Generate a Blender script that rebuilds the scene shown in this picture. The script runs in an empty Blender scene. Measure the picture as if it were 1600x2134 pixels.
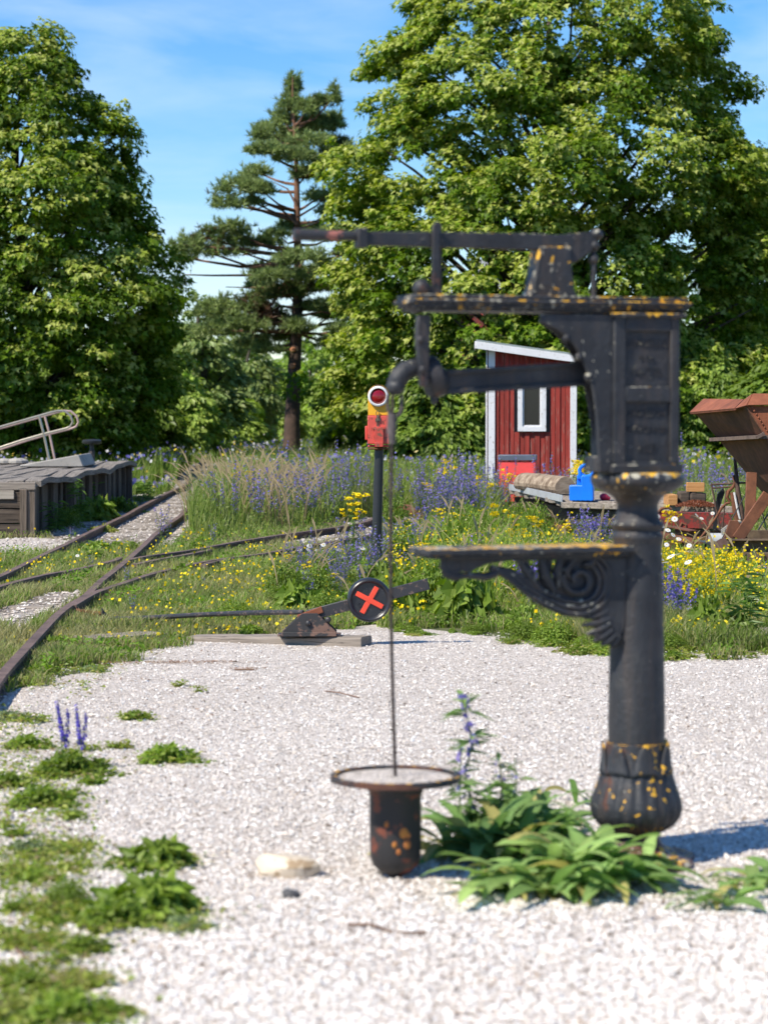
import bpy, math, random
import numpy as np
from mathutils import Vector, Matrix
R = math.radians
rnd = random.Random(7)
rng = np.random.default_rng(11)
sc = bpy.context.scene
COL = sc.collection

# ---------------------------------------------------------------- camera
FPX, CXP, CYP, HOR, EYE = 5040.0, 800.0, 1067.0, 850.0, 1.63
PITCH = math.atan((CYP - HOR) / FPX)
cam_d = bpy.data.cameras.new('camera'); cam = bpy.data.objects.new('camera', cam_d); COL.objects.link(cam)
cam.location = (0, 0, EYE); cam.rotation_euler = (R(90) - PITCH, 0, 0)
cam_d.sensor_fit = 'VERTICAL'; cam_d.sensor_height = 36; cam_d.lens = 36 * FPX / 2134
cam_d.clip_start = 0.1; cam_d.clip_end = 3000
cam_d.dof.use_dof = True; cam_d.dof.focus_distance = 21.0; cam_d.dof.aperture_fstop = 3.6
sc.camera = cam
# ---------------------------------------------------------------- sky and sun
SUN_EL, SUN_AZ = 48.0, 36.0          # azimuth: degrees from "due left" towards the camera
sdir = Vector((-math.cos(R(SUN_AZ)) * math.cos(R(SUN_EL)), -math.sin(R(SUN_AZ)) * math.cos(R(SUN_EL)), math.sin(R(SUN_EL))))
w = bpy.data.worlds.new('World'); sc.world = w; w.use_nodes = True
nt = w.node_tree; nt.nodes.clear()
def wn(t, **k):
    n = nt.nodes.new(t)
    for a, b in k.items(): setattr(n, a, b)
    return n
sky = wn('ShaderNodeTexSky', sky_type='NISHITA', sun_disc=False, sun_elevation=R(SUN_EL),
         sun_rotation=math.atan2(sdir.x, sdir.y), air_density=1.0, dust_density=0.0, ozone_density=3.0)
hsv = wn('ShaderNodeHueSaturation'); hsv.inputs['Saturation'].default_value = 1.32
tint = wn('ShaderNodeMixRGB', blend_type='MULTIPLY'); tint.inputs[0].default_value = 1; tint.inputs[2].default_value = (0.93, 0.98, 1.10, 1)
nt.links.new(sky.outputs[0], tint.inputs[1]); nt.links.new(tint.outputs[0], hsv.inputs['Color'])
tc = wn('ShaderNodeTexCoord'); mp_ = wn('ShaderNodeMapping'); nt.links.new(tc.outputs['Generated'], mp_.inputs['Vector'])
mp_.inputs['Scale'].default_value = (6.0, 3.0, 26.0); mp_.inputs['Rotation'].default_value = (0.0, R(14), 0.0)
no = wn('ShaderNodeTexNoise'); no.inputs['Scale'].default_value = 1.0; no.inputs['Detail'].default_value = 7; no.inputs['Roughness'].default_value = 0.55
no.inputs['Distortion'].default_value = 0.4
nt.links.new(mp_.outputs[0], no.inputs['Vector'])
rp = wn('ShaderNodeValToRGB'); rp.color_ramp.elements[0].position = 0.44; rp.color_ramp.elements[1].position = 0.85
rp.color_ramp.elements[0].color = (0, 0, 0, 1); rp.color_ramp.elements[1].color = (0.55, 0.55, 0.55, 1)
nt.links.new(no.outputs['Fac'], rp.inputs[0])
mixc = wn('ShaderNodeMixRGB'); mixc.inputs[2].default_value = (7.0, 7.8, 9.2, 1)
nt.links.new(rp.outputs[0], mixc.inputs[0]); nt.links.new(hsv.outputs[0], mixc.inputs[1])
bg = wn('ShaderNodeBackground'); bg.inputs['Strength'].default_value = 0.105
ow = wn('ShaderNodeOutputWorld')
nt.links.new(mixc.outputs[0], bg.inputs['Color']); nt.links.new(bg.outputs[0], ow.inputs['Surface'])
sl = bpy.data.lights.new('sun', 'SUN'); sl.energy = 4.9; sl.angle = R(0.53); sl.color = (1.0, 0.925, 0.79)
so = bpy.data.objects.new('sun', sl); COL.objects.link(so)
so.rotation_euler = sdir.to_track_quat('Z', 'Y').to_euler(); so.location = (-20, -10, 30)
sc.view_settings.view_transform = 'Standard'; sc.view_settings.look = 'None'
sc.view_settings.exposure = 0.48; sc.view_settings.gamma = 1
sc.cycles.use_denoising = True
sc.cycles.use_adaptive_sampling = True; sc.cycles.adaptive_threshold = 0.02
sc.cycles.max_bounces = 6; sc.cycles.diffuse_bounces = 3; sc.cycles.glossy_bounces = 2
sc.cycles.transmission_bounces = 4; sc.cycles.transparent_max_bounces = 6
sc.cycles.caustics_reflective = False; sc.cycles.caustics_refractive = False
sc.cycles.sample_clamp_indirect = 6

# ---------------------------------------------------------------- helpers
_cp, _sp = math.cos(PITCH), math.sin(PITCH)
def ray(px, py):
    a, b = (px - CXP) / FPX, -(py - CYP) / FPX
    return Vector((a, _cp + b * _sp, -_sp + b * _cp))
def at(px, py, Y):                      # the point seen there at the distance Y along the ground
    r = ray(px, py); t = Y / r.y
    return Vector((r.x * t, Y, EYE + r.z * t))
def gp(px, py, z=0.0):                  # the point seen there on the level z
    r = ray(px, py); t = (z - EYE) / r.z
    return Vector((r.x * t, r.y * t, z))

def fast_mesh(name, V, loops, sizes, mat, col=None, smooth=False):
    me = bpy.data.meshes.new(name)
    V = np.asarray(V, np.float32); loops = np.asarray(loops, np.int32).ravel(); sizes = np.asarray(sizes, np.int32)
    me.vertices.add(len(V)); me.vertices.foreach_set('co', V.ravel())
    me.loops.add(len(loops)); me.loops.foreach_set('vertex_index', loops)
    me.polygons.add(len(sizes))
    st = np.concatenate(([0], np.cumsum(sizes)[:-1])).astype(np.int32)
    me.polygons.foreach_set('loop_start', st)
    try: me.polygons.foreach_set('loop_total', sizes)
    except Exception: pass
    me.polygons.foreach_set('use_smooth', np.full(len(sizes), smooth))
    if col is not None:
        at_ = me.attributes.new('col', 'FLOAT_COLOR', 'POINT')
        c = np.ones((len(V), 4), np.float32); c[:, :3] = col; at_.data.foreach_set('color', c.ravel())
    me.update(calc_edges=True); me.validate()
    if isinstance(mat, (list, tuple)):
        for m in mat: me.materials.append(m)
    else: me.materials.append(mat)
    return me
def link(name, me, parent=None, loc=None):
    o = bpy.data.objects.new(name, me); COL.objects.link(o)
    if parent is not None: o.parent = parent
    if loc is not None: o.location = loc
    return o
def tag(o, label=None, cat=None, group=None, kind=None):
    if label: o['label'] = label
    if cat: o['category'] = cat
    if group: o['group'] = group
    if kind: o['kind'] = kind
    return o
def thing(name, label, cat, loc=(0, 0, 0), rz=0.0, group=None):
    o = bpy.data.objects.new(name, None); COL.objects.link(o)
    o.location = loc; o.rotation_euler = (0, 0, rz); o.empty_display_size = 0.1
    return tag(o, label, cat, group)
def copy_tree(o, parent=None):
    c = o.copy(); COL.objects.link(c); c.parent = parent
    for ch in [k for k in COL.objects if k.parent == o]: copy_tree(ch, c)
    return c
def copy_flat(o, kids, label, group=None):
    c = o.copy(); COL.objects.link(c); c['label'] = label
    if group: c['group'] = group
    for k in kids:
        d = k.copy(); COL.objects.link(d); d.parent = c
    return c

class MB:
    def __init__(s): s.V = []; s.F = []
    def add(s, vs, fs, M=None):
        o = len(s.V)
        for v in vs:
            v = Vector(v); s.V.append(tuple(M @ v) if M is not None else tuple(v))
        s.F += [tuple(i + o for i in f) for f in fs]; return s
    def box(s, c, d, M=None, rot=None):
        x, y, z = [q / 2 for q in d]
        vs = [Vector(((-x, x)[i & 1], (-y, y)[i >> 1 & 1], (-z, z)[i >> 2 & 1])) for i in range(8)]
        if rot is not None: vs = [rot @ v for v in vs]
        vs = [v + Vector(c) for v in vs]
        return s.add(vs, [(0, 2, 3, 1), (4, 5, 7, 6), (0, 1, 5, 4), (2, 6, 7, 3), (0, 4, 6, 2), (1, 3, 7, 5)], M)
    def beam(s, a, b, w_, h_, up=(0, 0, 1)):      # rectangular bar from a to b
        a, b = Vector(a), Vector(b); d = (b - a); L = d.length; d.normalize()
        u = Vector(up); sdx = d.cross(u)
        if sdx.length < 1e-5: sdx = d.cross(Vector((0, 1, 0)))
        sdx.normalize(); u = sdx.cross(d)
        rot = Matrix((sdx, d, u)).transposed()
        return s.box((a + b) / 2, (w_, L, h_), rot=rot)
    def tube(s, pts, rad, seg=8, caps=True, squash=1.0):
        pts = [Vector(p) for p in pts]; n = len(pts)
        if not hasattr(rad, '__len__'): rad = [rad] * n
        vs, fs = [], []; prev = None
        for i, p in enumerate(pts):
            t = (pts[min(i + 1, n - 1)] - pts[max(i - 1, 0)])
            t = t.normalized() if t.length > 1e-9 else Vector((0, 0, 1))
            if prev is None:
                a = t.orthogonal().normalized()
            else:
                a = prev - t * prev.dot(t)
                a = a.normalized() if a.length > 1e-6 else t.orthogonal().normalized()
            prev = a; b = t.cross(a)
            for k in range(seg):
                an = 2 * math.pi * k / seg
                vs.append(p + (a * math.cos(an) + b * math.sin(an) * squash) * rad[i])
        for i in range(n - 1):
            for k in range(seg):
                k2 = (k + 1) % seg
                fs.append((i * seg + k, i * seg + k2, (i + 1) * seg + k2, (i + 1) * seg + k))
        if caps:
            fs.append(tuple(range(seg))[::-1]); fs.append(tuple((n - 1) * seg + k for k in range(seg)))
        return s.add(vs, fs)
    def lathe(s, prof, seg=32, c=(0, 0, 0), mod=None, M=None):      # prof: (r, z)
        vs, fs = [], []; n = len(prof)
        for (r, z) in prof:
            for k in range(seg):
                an = 2 * math.pi * k / seg
                rr = r * (mod(an, z) if mod else 1)
                vs.append((c[0] + rr * math.cos(an), c[1] + rr * math.sin(an), c[2] + z))
        for i in range(n - 1):
            for k in range(seg):
                k2 = (k + 1) % seg
                fs.append((i * seg + k, i * seg + k2, (i + 1) * seg + k2, (i + 1) * seg + k))
        fs.append(tuple(range(seg))[::-1]); fs.append(tuple((n - 1) * seg + k for k in range(seg)))
        return s.add(vs, fs, M)
    def prism(s, out, y0, y1, M=None):            # outline in x,z pushed from y0 to y1
        ar = sum(out[i][0] * out[(i + 1) % len(out)][1] - out[(i + 1) % len(out)][0] * out[i][1] for i in range(len(out)))
        if ar < 0: out = out[::-1]
        n = len(out); vs = [(x, y0, z) for x, z in out] + [(x, y1, z) for x, z in out]
        fs = [tuple(range(n)), tuple(range(2 * n - 1, n - 1, -1))] + [((i + 1) % n, i, i + n, (i + 1) % n + n) for i in range(n)]
        return s.add(vs, fs, M)
    def ball(s, c, r, seg=16, rings=10):
        if not hasattr(r, '__len__'): r = (r, r, r)
        vs, fs = [], []
        for i in range(rings + 1):
            ph = math.pi * i / rings
            for k in range(seg):
                an = 2 * math.pi * k / seg
                vs.append((c[0] + r[0] * math.sin(ph) * math.cos(an), c[1] + r[1] * math.sin(ph) * math.sin(an), c[2] + r[2] * math.cos(ph)))
        for i in range(rings):
            for k in range(seg):
                k2 = (k + 1) % seg
                fs.append((i * seg + k, (i + 1) * seg + k, (i + 1) * seg + k2, i * seg + k2))
        return s.add(vs, fs)
    def build(s, name, mat, parent=None, bevel=0, smooth=True, ang=35, loc=None):
        me = bpy.data.meshes.new(name); me.from_pydata(s.V, [], s.F); me.update(); me.validate()
        me.materials.append(mat)
        if smooth:
            me.polygons.foreach_set('use_smooth', [True] * len(me.polygons))
            try: me.set_sharp_from_angle(angle=R(ang))
            except Exception: pass
        o = link(name, me, parent, loc)
        if bevel:
            m = o.modifiers.new('bevel', 'BEVEL'); m.width = bevel; m.segments = 2; m.limit_method = 'ANGLE'; m.angle_limit = R(40)
        return o

def vnoise(x, y, s=1.0, seed=0):                   # smooth value noise for masks and patches
    x = np.asarray(x, float) * s + seed * 17.3; y = np.asarray(y, float) * s + seed * 9.1
    xi, yi = np.floor(x), np.floor(y); fx, fy = x - xi, y - yi
    fx = fx * fx * (3 - 2 * fx); fy = fy * fy * (3 - 2 * fy)
    def h(a, b):
        q = np.sin(a * 127.1 + b * 311.7 + seed * 3.7) * 43758.5453
        return q - np.floor(q)
    return (h(xi, yi) * (1 - fx) + h(xi + 1, yi) * fx) * (1 - fy) + (h(xi, yi + 1) * (1 - fx) + h(xi + 1, yi + 1) * fx) * fy
def in_poly(x, y, P):
    x = np.asarray(x, float); y = np.asarray(y, float); ins = np.zeros(x.shape, bool); n = len(P)
    for i in range(n):
        x1, y1 = P[i]; x2, y2 = P[(i + 1) % n]
        c = ((y1 > y) != (y2 > y)) & (x < (x2 - x1) * (y - y1) / ((y2 - y1) if y2 != y1 else 1e-9) + x1)
        ins ^= c
    return ins

# ---------------------------------------------------------------- materials
class Mat:
    def __init__(s, name):
        s.m = bpy.data.materials.new(name); s.m.use_nodes = True; s.t = s.m.node_tree; s.t.nodes.clear()
        s.out = s.n('ShaderNodeOutputMaterial'); s.b = s.n('ShaderNodeBsdfPrincipled'); s.l(s.b.outputs[0], s.out.inputs['Surface'])
        s.tc = s.n('ShaderNodeTexCoord')
    def n(s, t, **k):
        q = s.t.nodes.new(t)
        for a, b in k.items(): setattr(q, a, b)
        return q
    def l(s, a, b): s.t.links.new(a, b)
    def vec(s, scale=(1, 1, 1), rot=(0, 0, 0)):
        m = s.n('ShaderNodeMapping'); m.inputs['Scale'].default_value = scale; m.inputs['Rotation'].default_value = rot
        s.l(s.tc.outputs['Object'], m.inputs['Vector']); return m.outputs[0]
    def noise(s, sc_, det=4, rough=0.55, v=None, dist=0.0):
        q = s.n('ShaderNodeTexNoise'); q.inputs['Scale'].default_value = sc_; q.inputs['Detail'].default_value = det
        q.inputs['Roughness'].default_value = rough; q.inputs['Distortion'].default_value = dist
        s.l(v if v is not None else s.tc.outputs['Object'], q.inputs['Vector']); return q.outputs['Fac']
    def voro(s, sc_, v=None, feature='F1', rnd_=1.0):
        q = s.n('ShaderNodeTexVoronoi', feature=feature); q.inputs['Scale'].default_value = sc_; q.inputs['Randomness'].default_value = rnd_
        s.l(v if v is not None else s.tc.outputs['Object'], q.inputs['Vector']); return q
    def ramp(s, fac, stops, interp='LINEAR'):
        q = s.n('ShaderNodeValToRGB'); cr = q.color_ramp; cr.interpolation = interp
        while len(cr.elements) < len(stops): cr.elements.new(0.5)
        for e, (p, c) in zip(cr.elements, stops):
            e.position = p; e.color = tuple(c) + (1,) if hasattr(c, '__len__') else (c, c, c, 1)
        s.l(fac, q.inputs[0]); return q.outputs[0]
    def mix(s, fac, a, b, mode='MIX'):
        q = s.n('ShaderNodeMixRGB', blend_type=mode)
        for i, v in ((0, fac), (1, a), (2, b)):
            if hasattr(v, 'is_linked') or hasattr(v, 'links'): s.l(v, q.inputs[i])
            elif hasattr(v, '__len__'): q.inputs[i].default_value = tuple(v) + (1,)
            else: q.inputs[i].default_value = v if i == 0 else (v, v, v, 1)
        return q.outputs[0]
    def math(s, op, a, b=0.0):
        q = s.n('ShaderNodeMath', operation=op)
        for i, v in ((0, a), (1, b)):
            if hasattr(v, 'links'): s.l(v, q.inputs[i])
            else: q.inputs[i].default_value = v
        return q.outputs[0]
    def col(s, c):
        if hasattr(c, 'links'): s.l(c, s.b.inputs['Base Color'])
        else: s.b.inputs['Base Color'].default_value = tuple(c) + (1,)
    def set(s, **k):
        for a, b in k.items():
            inp = s.b.inputs[a.replace('_', ' ')]
            if hasattr(b, 'links'): s.l(b, inp)
            else: inp.default_value = b
    def bump(s, h, strength=0.4, dist=0.01):
        q = s.n('ShaderNodeBump'); q.inputs['Strength'].default_value = strength; q.inputs['Distance'].default_value = dist
        s.l(h, q.inputs['Height']); s.l(q.outputs[0], s.b.inputs['Normal']); return q
    def upness(s):
        g = s.n('ShaderNodeNewGeometry'); x = s.n('ShaderNodeSeparateXYZ'); s.l(g.outputs['Normal'], x.inputs[0]); return x.outputs['Z']

def m_iron(name, lichen=0.5, rust=0.2, yel_=None):
    yl = lichen if yel_ is None else yel_
    m = Mat(name)
    base = m.ramp(m.noise(9, 5), [(0.3, (0.016, 0.0175, 0.022)), (0.62, (0.029, 0.031, 0.037)), (0.8, (0.060, 0.058, 0.056))])
    stk = m.ramp(m.noise(1.0, 5, 0.6, m.vec((26, 26, 2.2))), [(0.50, 0.0), (0.80, 0.55)]); base = m.mix(stk, base, (0.085, 0.060, 0.048))
    rs = m.ramp(m.noise(5, 6, 0.65), [(0.66 - rust * 0.2, 0.0), (0.72 - rust * 0.2, 1.0)])
    base = m.mix(rs, base, (0.10, 0.042, 0.026))
    up = m.upness(); upc = m.math('MAXIMUM', up, 0.0)
    dn = m.n('ShaderNodeTexNoise'); dn.inputs['Scale'].default_value = 30; dn.inputs['Detail'].default_value = 4; m.l(m.tc.outputs['Object'], dn.inputs['Vector'])
    wv = m.n('ShaderNodeVectorMath', operation='MULTIPLY_ADD'); m.l(dn.outputs['Color'], wv.inputs[0]); wv.inputs[1].default_value = (.07, .07, .07); m.l(m.tc.outputs['Object'], wv.inputs[2]); WV_ = wv.outputs[0]
    v1 = m.voro(34, v=WV_); n1 = m.noise(3.3, 3)
    sp = m.math('SUBTRACT', m.math('ADD', m.math('MULTIPLY', n1, 0.9), m.math('MULTIPLY', upc, 0.42)), m.math('MULTIPLY', v1.outputs['Distance'], 1.15))
    grey = m.ramp(sp, [(0.50 - lichen * 0.25, 0.0), (0.56 - lichen * 0.25, 1.0)])
    base = m.mix(grey, base, (0.36, 0.34, 0.27))
    v2 = m.voro(24, v=WV_); n2 = m.noise(2.4, 2, v=m.vec((1, 1, 1), (0.5, 0.9, 0.2)))
    sp2 = m.math('SUBTRACT', m.math('ADD', m.math('MULTIPLY', n2, 1.0), m.math('MULTIPLY', upc, 0.45)), m.math('MULTIPLY', v2.outputs['Distance'], 1.1))
    yel = m.ramp(sp2, [(0.60 - yl * 0.25, 0.0), (0.65 - yl * 0.25, 1.0)])
    base = m.mix(yel, base, (0.78, 0.42, 0.025))
    m.col(base); m.set(Roughness=m.ramp(m.noise(14), [(0.3, 0.42), (0.7, 0.7)]), Specular_IOR_Level=0.45)
    m.bump(m.math('ADD', m.math('ADD', m.noise(60, 4), m.math('MULTIPLY', m.noise(17, 6, 0.7), 1.2)), m.math('MULTIPLY', grey, 0.4)), 0.6, 0.006)
    return m.m
def m_rust(name, a=(0.075, 0.040, 0.028), b=(0.15, 0.07, 0.04), scale=12, rough=0.85, bump=0.5):
    m = Mat(name); c = m.ramp(m.noise(scale, 7, 0.7), [(0.3, a), (0.7, b)])
    c = m.mix(m.ramp(m.noise(scale * 0.22, 3), [(0.45, 0.0), (0.7, 0.7)]), c, tuple(x * 0.55 for x in a))
    m.col(c); m.set(Roughness=rough); m.bump(m.noise(scale * 6, 5), bump, 0.004); return m.m
def m_wood(name, a, b, axis=0, scale=1.0, knots=True):
    m = Mat(name); s_ = [34, 34, 34]; s_[axis] = 1.6
    v = m.vec(tuple(q * scale for q in s_)); n = m.noise(1.0, 7, 0.65, v, 0.4)
    c = m.ramp(n, [(0.25, tuple(x * 0.5 for x in a)), (0.42, a), (0.7, b)])
    c = m.mix(m.ramp(m.noise(2.3, 3), [(0.4, 0.0), (0.75, 0.5)]), c, tuple(x * 0.6 for x in b))
    crack = m.ramp(m.noise(1.7, 3, 0.5, v), [(0.30, 1.0), (0.36, 0.0)])
    c = m.mix(crack, c, tuple(x * 0.25 for x in a))
    m.col(c); m.set(Roughness=0.9, Specular_IOR_Level=0.25); m.bump(n, 0.6, 0.006); return m.m
def m_paint(name, c, chips=(0.10, 0.05, 0.035), amt=0.3, rough=0.5, scale=14, var=0.15, axis=None):
    m = Mat(name)
    v = None
    if axis is not None:
        s_ = [10, 10, 10]; s_[axis] = 0.8; v = m.vec(tuple(s_))
    base = m.ramp(m.noise(3 if v is None else 1.0, 4, v=v), [(0.3, tuple(x * (1 - var) for x in c)), (0.7, tuple(min(1, x * (1 + var)) for x in c))])
    chip = m.ramp(m.noise(scale, 7, 0.7) if v is None else m.noise(2.2, 7, 0.7, m.vec(tuple(22 if q_ == 10 else 1.8 for q_ in s_))), [(0.70 - amt * 0.2, 0.0), (0.74 - amt * 0.2, 1.0)])
    m.col(m.mix(chip, base, chips)); m.set(Roughness=rough); m.bump(m.noise(40, 4), 0.2, 0.003); return m.m
def m_leaf(name, trans=0.35, gloss=0.06, var=0.0):
    m = Mat(name); t = m.t; t.nodes.remove(m.b)
    a = m.n('ShaderNodeAttribute', attribute_name='col')
    d = m.n('ShaderNodeBsdfDiffuse'); tr = m.n('ShaderNodeBsdfTranslucent'); g = m.n('ShaderNodeBsdfGlossy'); g.inputs['Roughness'].default_value = 0.45
    colr = a.outputs['Color']
    if var:
        oi = m.n('ShaderNodeObjectInfo'); h = m.n('ShaderNodeHueSaturation'); m.l(colr, h.inputs['Color'])
        m.l(m.math('ADD', m.math('MULTIPLY', oi.outputs['Random'], var), 1 - var * 0.5), h.inputs['Value']); colr = h.outputs[0]
    m.l(colr, d.inputs['Color'])
    ht = m.n('ShaderNodeHueSaturation'); ht.inputs['Saturation'].default_value = 1.15; ht.inputs['Value'].default_value = 1.35; m.l(colr, ht.inputs['Color']); m.l(ht.outputs[0], tr.inputs['Color'])
    x1 = m.n('ShaderNodeMixShader'); x1.inputs[0].default_value = trans; m.l(d.outputs[0], x1.inputs[1]); m.l(tr.outputs[0], x1.inputs[2])
    x2 = m.n('ShaderNodeMixShader'); x2.inputs[0].default_value = gloss; m.l(x1.outputs[0], x2.inputs[1]); m.l(g.outputs[0], x2.inputs[2])
    m.l(x2.outputs[0], m.out.inputs['Surface']); return m.m
def m_gravel(name, tint=(1, 1, 1), dirt=0.0):
    m = Mat(name)
    v = m.voro(62); ve = m.voro(62, feature='DISTANCE_TO_EDGE'); v2 = m.voro(150)
    sepc = m.n('ShaderNodeSeparateColor'); m.l(v.outputs['Color'], sepc.inputs[0])
    t = lambda c: tuple(x * y for x, y in zip(c, tint))
    c = m.ramp(sepc.outputs[0], [(0.0, t((0.20, 0.17, 0.145))), (0.07, t((0.42, 0.37, 0.33))), (0.3, t((0.62, 0.56, 0.51))), (0.7, t((0.71, 0.655, 0.61))), (1.0, t((0.80, 0.755, 0.71)))])
    c = m.mix(m.ramp(m.noise(0.7, 5, 0.6), [(0.42, 0.0), (0.76, 0.34)]), c, t((0.47, 0.41, 0.36)))
    c = m.mix(m.ramp(m.noise(3.1, 6, 0.7), [(0.55, 0.0), (0.8, 0.35)]), c, t((0.36, 0.28, 0.21)))
    if dirt: c = m.mix(m.ramp(m.noise(1.4, 6, 0.65), [(0.5 - dirt * 0.2, 0.0), (0.62, 0.85)]), c, (0.16, 0.13, 0.09))
    m.col(c); m.set(Roughness=0.9, Specular_IOR_Level=0.2)
    hgt = m.math('ADD', m.ramp(ve.outputs['Distance'], [(0.0, 0.0), (0.35, 1.0)]), m.math('ADD', m.math('MULTIPLY', sepc.outputs[1], 0.9), m.math('MULTIPLY', v2.outputs['Distance'], 0.5)))
    m.bump(hgt, 0.85, 0.010); return m.m

IRON = m_iron('painted_cast_iron', 0.30, 0.10)
IRON_TOP = m_iron('cast_iron_lichen', 1.05, 0.10)
IRON_CLEAN = m_iron('cast_iron_clean', -0.25, 0.05)
IRON_RUSTY = m_iron('cast_iron_rusty', 0.05, 0.9)
PINKRUST = m_rust('bare_pink_rust', (0.16, 0.05, 0.04), (0.36, 0.13, 0.10), 18)
RAIL = m_rust('rail_steel', (0.095, 0.060, 0.048), (0.20, 0.135, 0.11), 20, 0.75)
RUST = m_rust('rust', (0.11, 0.042, 0.022), (0.26, 0.10, 0.05), 9)
RUST_ORANGE = m_rust('orange_rust', (0.15, 0.045, 0.020), (0.33, 0.105, 0.05), 7)
BLACK = m_paint('black_paint', (0.022, 0.024, 0.028), (0.10, 0.07, 0.06), 0.1, 0.38)
BLACKW = m_paint('worn_black_paint', (0.028, 0.028, 0.032), (0.13, 0.09, 0.075), 0.75, 0.5, 22)
GREYWOOD = m_wood('grey_wood', (0.19, 0.16, 0.135), (0.40, 0.345, 0.29), 0)
GREYWOOD_Y = m_wood('grey_wood_long', (0.16, 0.14, 0.12), (0.34, 0.30, 0.26), 1)
DARKWOOD = m_wood('dark_wood', (0.060, 0.046, 0.036), (0.15, 0.115, 0.09), 0)
DARKWOOD_Z = m_wood('dark_wood_upright', (0.10, 0.078, 0.06), (0.24, 0.19, 0.15), 2)
LOGWOOD = m_wood('log_wood', (0.17, 0.12, 0.08), (0.48, 0.39, 0.29), 0, 0.32)
CUTWOOD = m_wood('fresh_cut_wood', (0.42, 0.20, 0.07), (0.66, 0.36, 0.15), 0, 0.8)
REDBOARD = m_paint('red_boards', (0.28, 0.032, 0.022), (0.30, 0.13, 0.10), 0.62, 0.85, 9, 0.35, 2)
WHITEP = m_paint('white_paint', (0.70, 0.70, 0.72), (0.38, 0.33, 0.29), 0.55, 0.6, 22, 0.06)
REDP = m_paint('red_paint', (0.64, 0.09, 0.065), (0.12, 0.045, 0.03), 0.55, 0.45, 16)
REDDULL = m_paint('dull_red_paint', (0.30, 0.032, 0.024), (0.10, 0.045, 0.03), 1.1, 0.7, 9)
YELP = m_paint('yellow_paint', (0.80, 0.40, 0.02), (0.16, 0.06, 0.03), 0.35, 0.5, 15)
XRED = m_paint('cross_red', (0.85, 0.075, 0.035), (0.2, 0.05, 0.03), 0.1, 0.5)
BOXRED = m_paint('box_red', (0.80, 0.075, 0.07), (0.5, 0.06, 0.06), 0.1, 0.55)
BLUEP = m_paint('blue_plastic', (0.006, 0.19, 0.80), (0.01, 0.15, 0.6), 0.0, 0.35)
GALV = m_paint('galvanised', (0.42, 0.44, 0.46), (0.3, 0.3, 0.3), 0.3, 0.42, 20)
STEELP = m_paint('handrail_steel', (0.40, 0.36, 0.28), (0.25, 0.2, 0.15), 0.2, 0.3, 20); STEELP.node_tree.nodes['Principled BSDF'].inputs['Metallic'].default_value = 0.55
ROOFT = m_paint('roof_felt', (0.22, 0.26, 0.25), (0.3, 0.3, 0.3), 0.3, 0.7)
CONC = m_paint('concrete', (0.34, 0.32, 0.29), (0.25, 0.24, 0.22), 0.6, 0.9, 24)
PALESTONE = m_paint('pale_stone', (0.66, 0.56, 0.43), (0.36, 0.26, 0.16), 0.75, 0.9, 9)
DARKSTONE = m_paint('dark_stone', (0.075, 0.075, 0.08), (0.04, 0.04, 0.04), 0.3, 0.8)
_g = Mat('dark_glass'); _g.col((0.012, 0.013, 0.014)); _g.set(Roughness=0.12); GLASS = _g.m
_g = Mat('red_lens'); _g.col(_g.ramp(_g.voro(120).outputs['Distance'], [(0.0, (0.42, 0.006, 0.012)), (0.6, (0.20, 0.002, 0.006))])); _g.set(Roughness=0.18); _g.b.inputs['Coat Weight'].default_value = 0.5; LENS = _g.m
LEAF = m_leaf('leaf', 0.40, 0.02); GRASS = m_leaf('grass_blade', 0.34, 0.015); PETAL = m_leaf('petal', 0.30, 0.0); NEEDLE = m_leaf('needle', 0.34, 0.01)
WEED = m_leaf('weed_leaf', 0.34, 0.02, 0.5)
BARK = m_rust('bark', (0.055, 0.045, 0.035), (0.15, 0.125, 0.10), 10, 0.95, 1.0)
PBARK = m_rust('pine_bark', (0.05, 0.035, 0.028), (0.13, 0.08, 0.06), 9, 0.95, 1.0)
PBARK2 = m_rust('pine_branch_bark', (0.13, 0.065, 0.04), (0.27, 0.14, 0.085), 9, 0.95, 0.6)
GRAVEL = m_gravel('white_gravel', (1.04, 1.01, .975)); BEDGRAVEL = m_gravel('track_gravel', (0.85, 0.82, 0.78), 0.5)
_m = Mat('soil'); _m.col(_m.ramp(_m.noise(1.7, 8, 0.7), [(0.3, (0.055, 0.075, 0.022)), (0.5, (0.085, 0.095, 0.035)), (0.7, (0.15, 0.125, 0.07))])); _m.set(Roughness=0.95); _m.bump(_m.noise(14, 6), 0.6, 0.03); SOIL = _m.m
_m = Mat('pebble'); _oi = _m.n('ShaderNodeAttribute', attribute_name='col'); _m.l(_oi.outputs['Color'], _m.b.inputs['Base Color']); _m.set(Roughness=0.85); PEBBLE = _m.m
# ================================================================ SETTING
# ground: one sheet to the horizon, rising a little far behind the trees
def ground_z(x, y): return max(0.0, (y - 85.0)) * 0.012 if y < 260 else 2.1
ys = [-40, 0, 5, 10, 20, 35, 50, 70, 85, 100, 130, 170, 260, 500, 1500]; xs = [-1500, -400, -120, -60, -30, -12, 0, 12, 30, 60, 120, 400, 1500]
gm = MB(); gm.add([(x, y, ground_z(x, y)) for y in ys for x in xs],
                  [(j * len(xs) + i, j * len(xs) + i + 1, (j + 1) * len(xs) + i + 1, (j + 1) * len(xs) + i) for j in range(len(ys) - 1) for i in range(len(xs) - 1)])
o = gm.build('ground', SOIL); tag(o, kind='structure')

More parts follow.
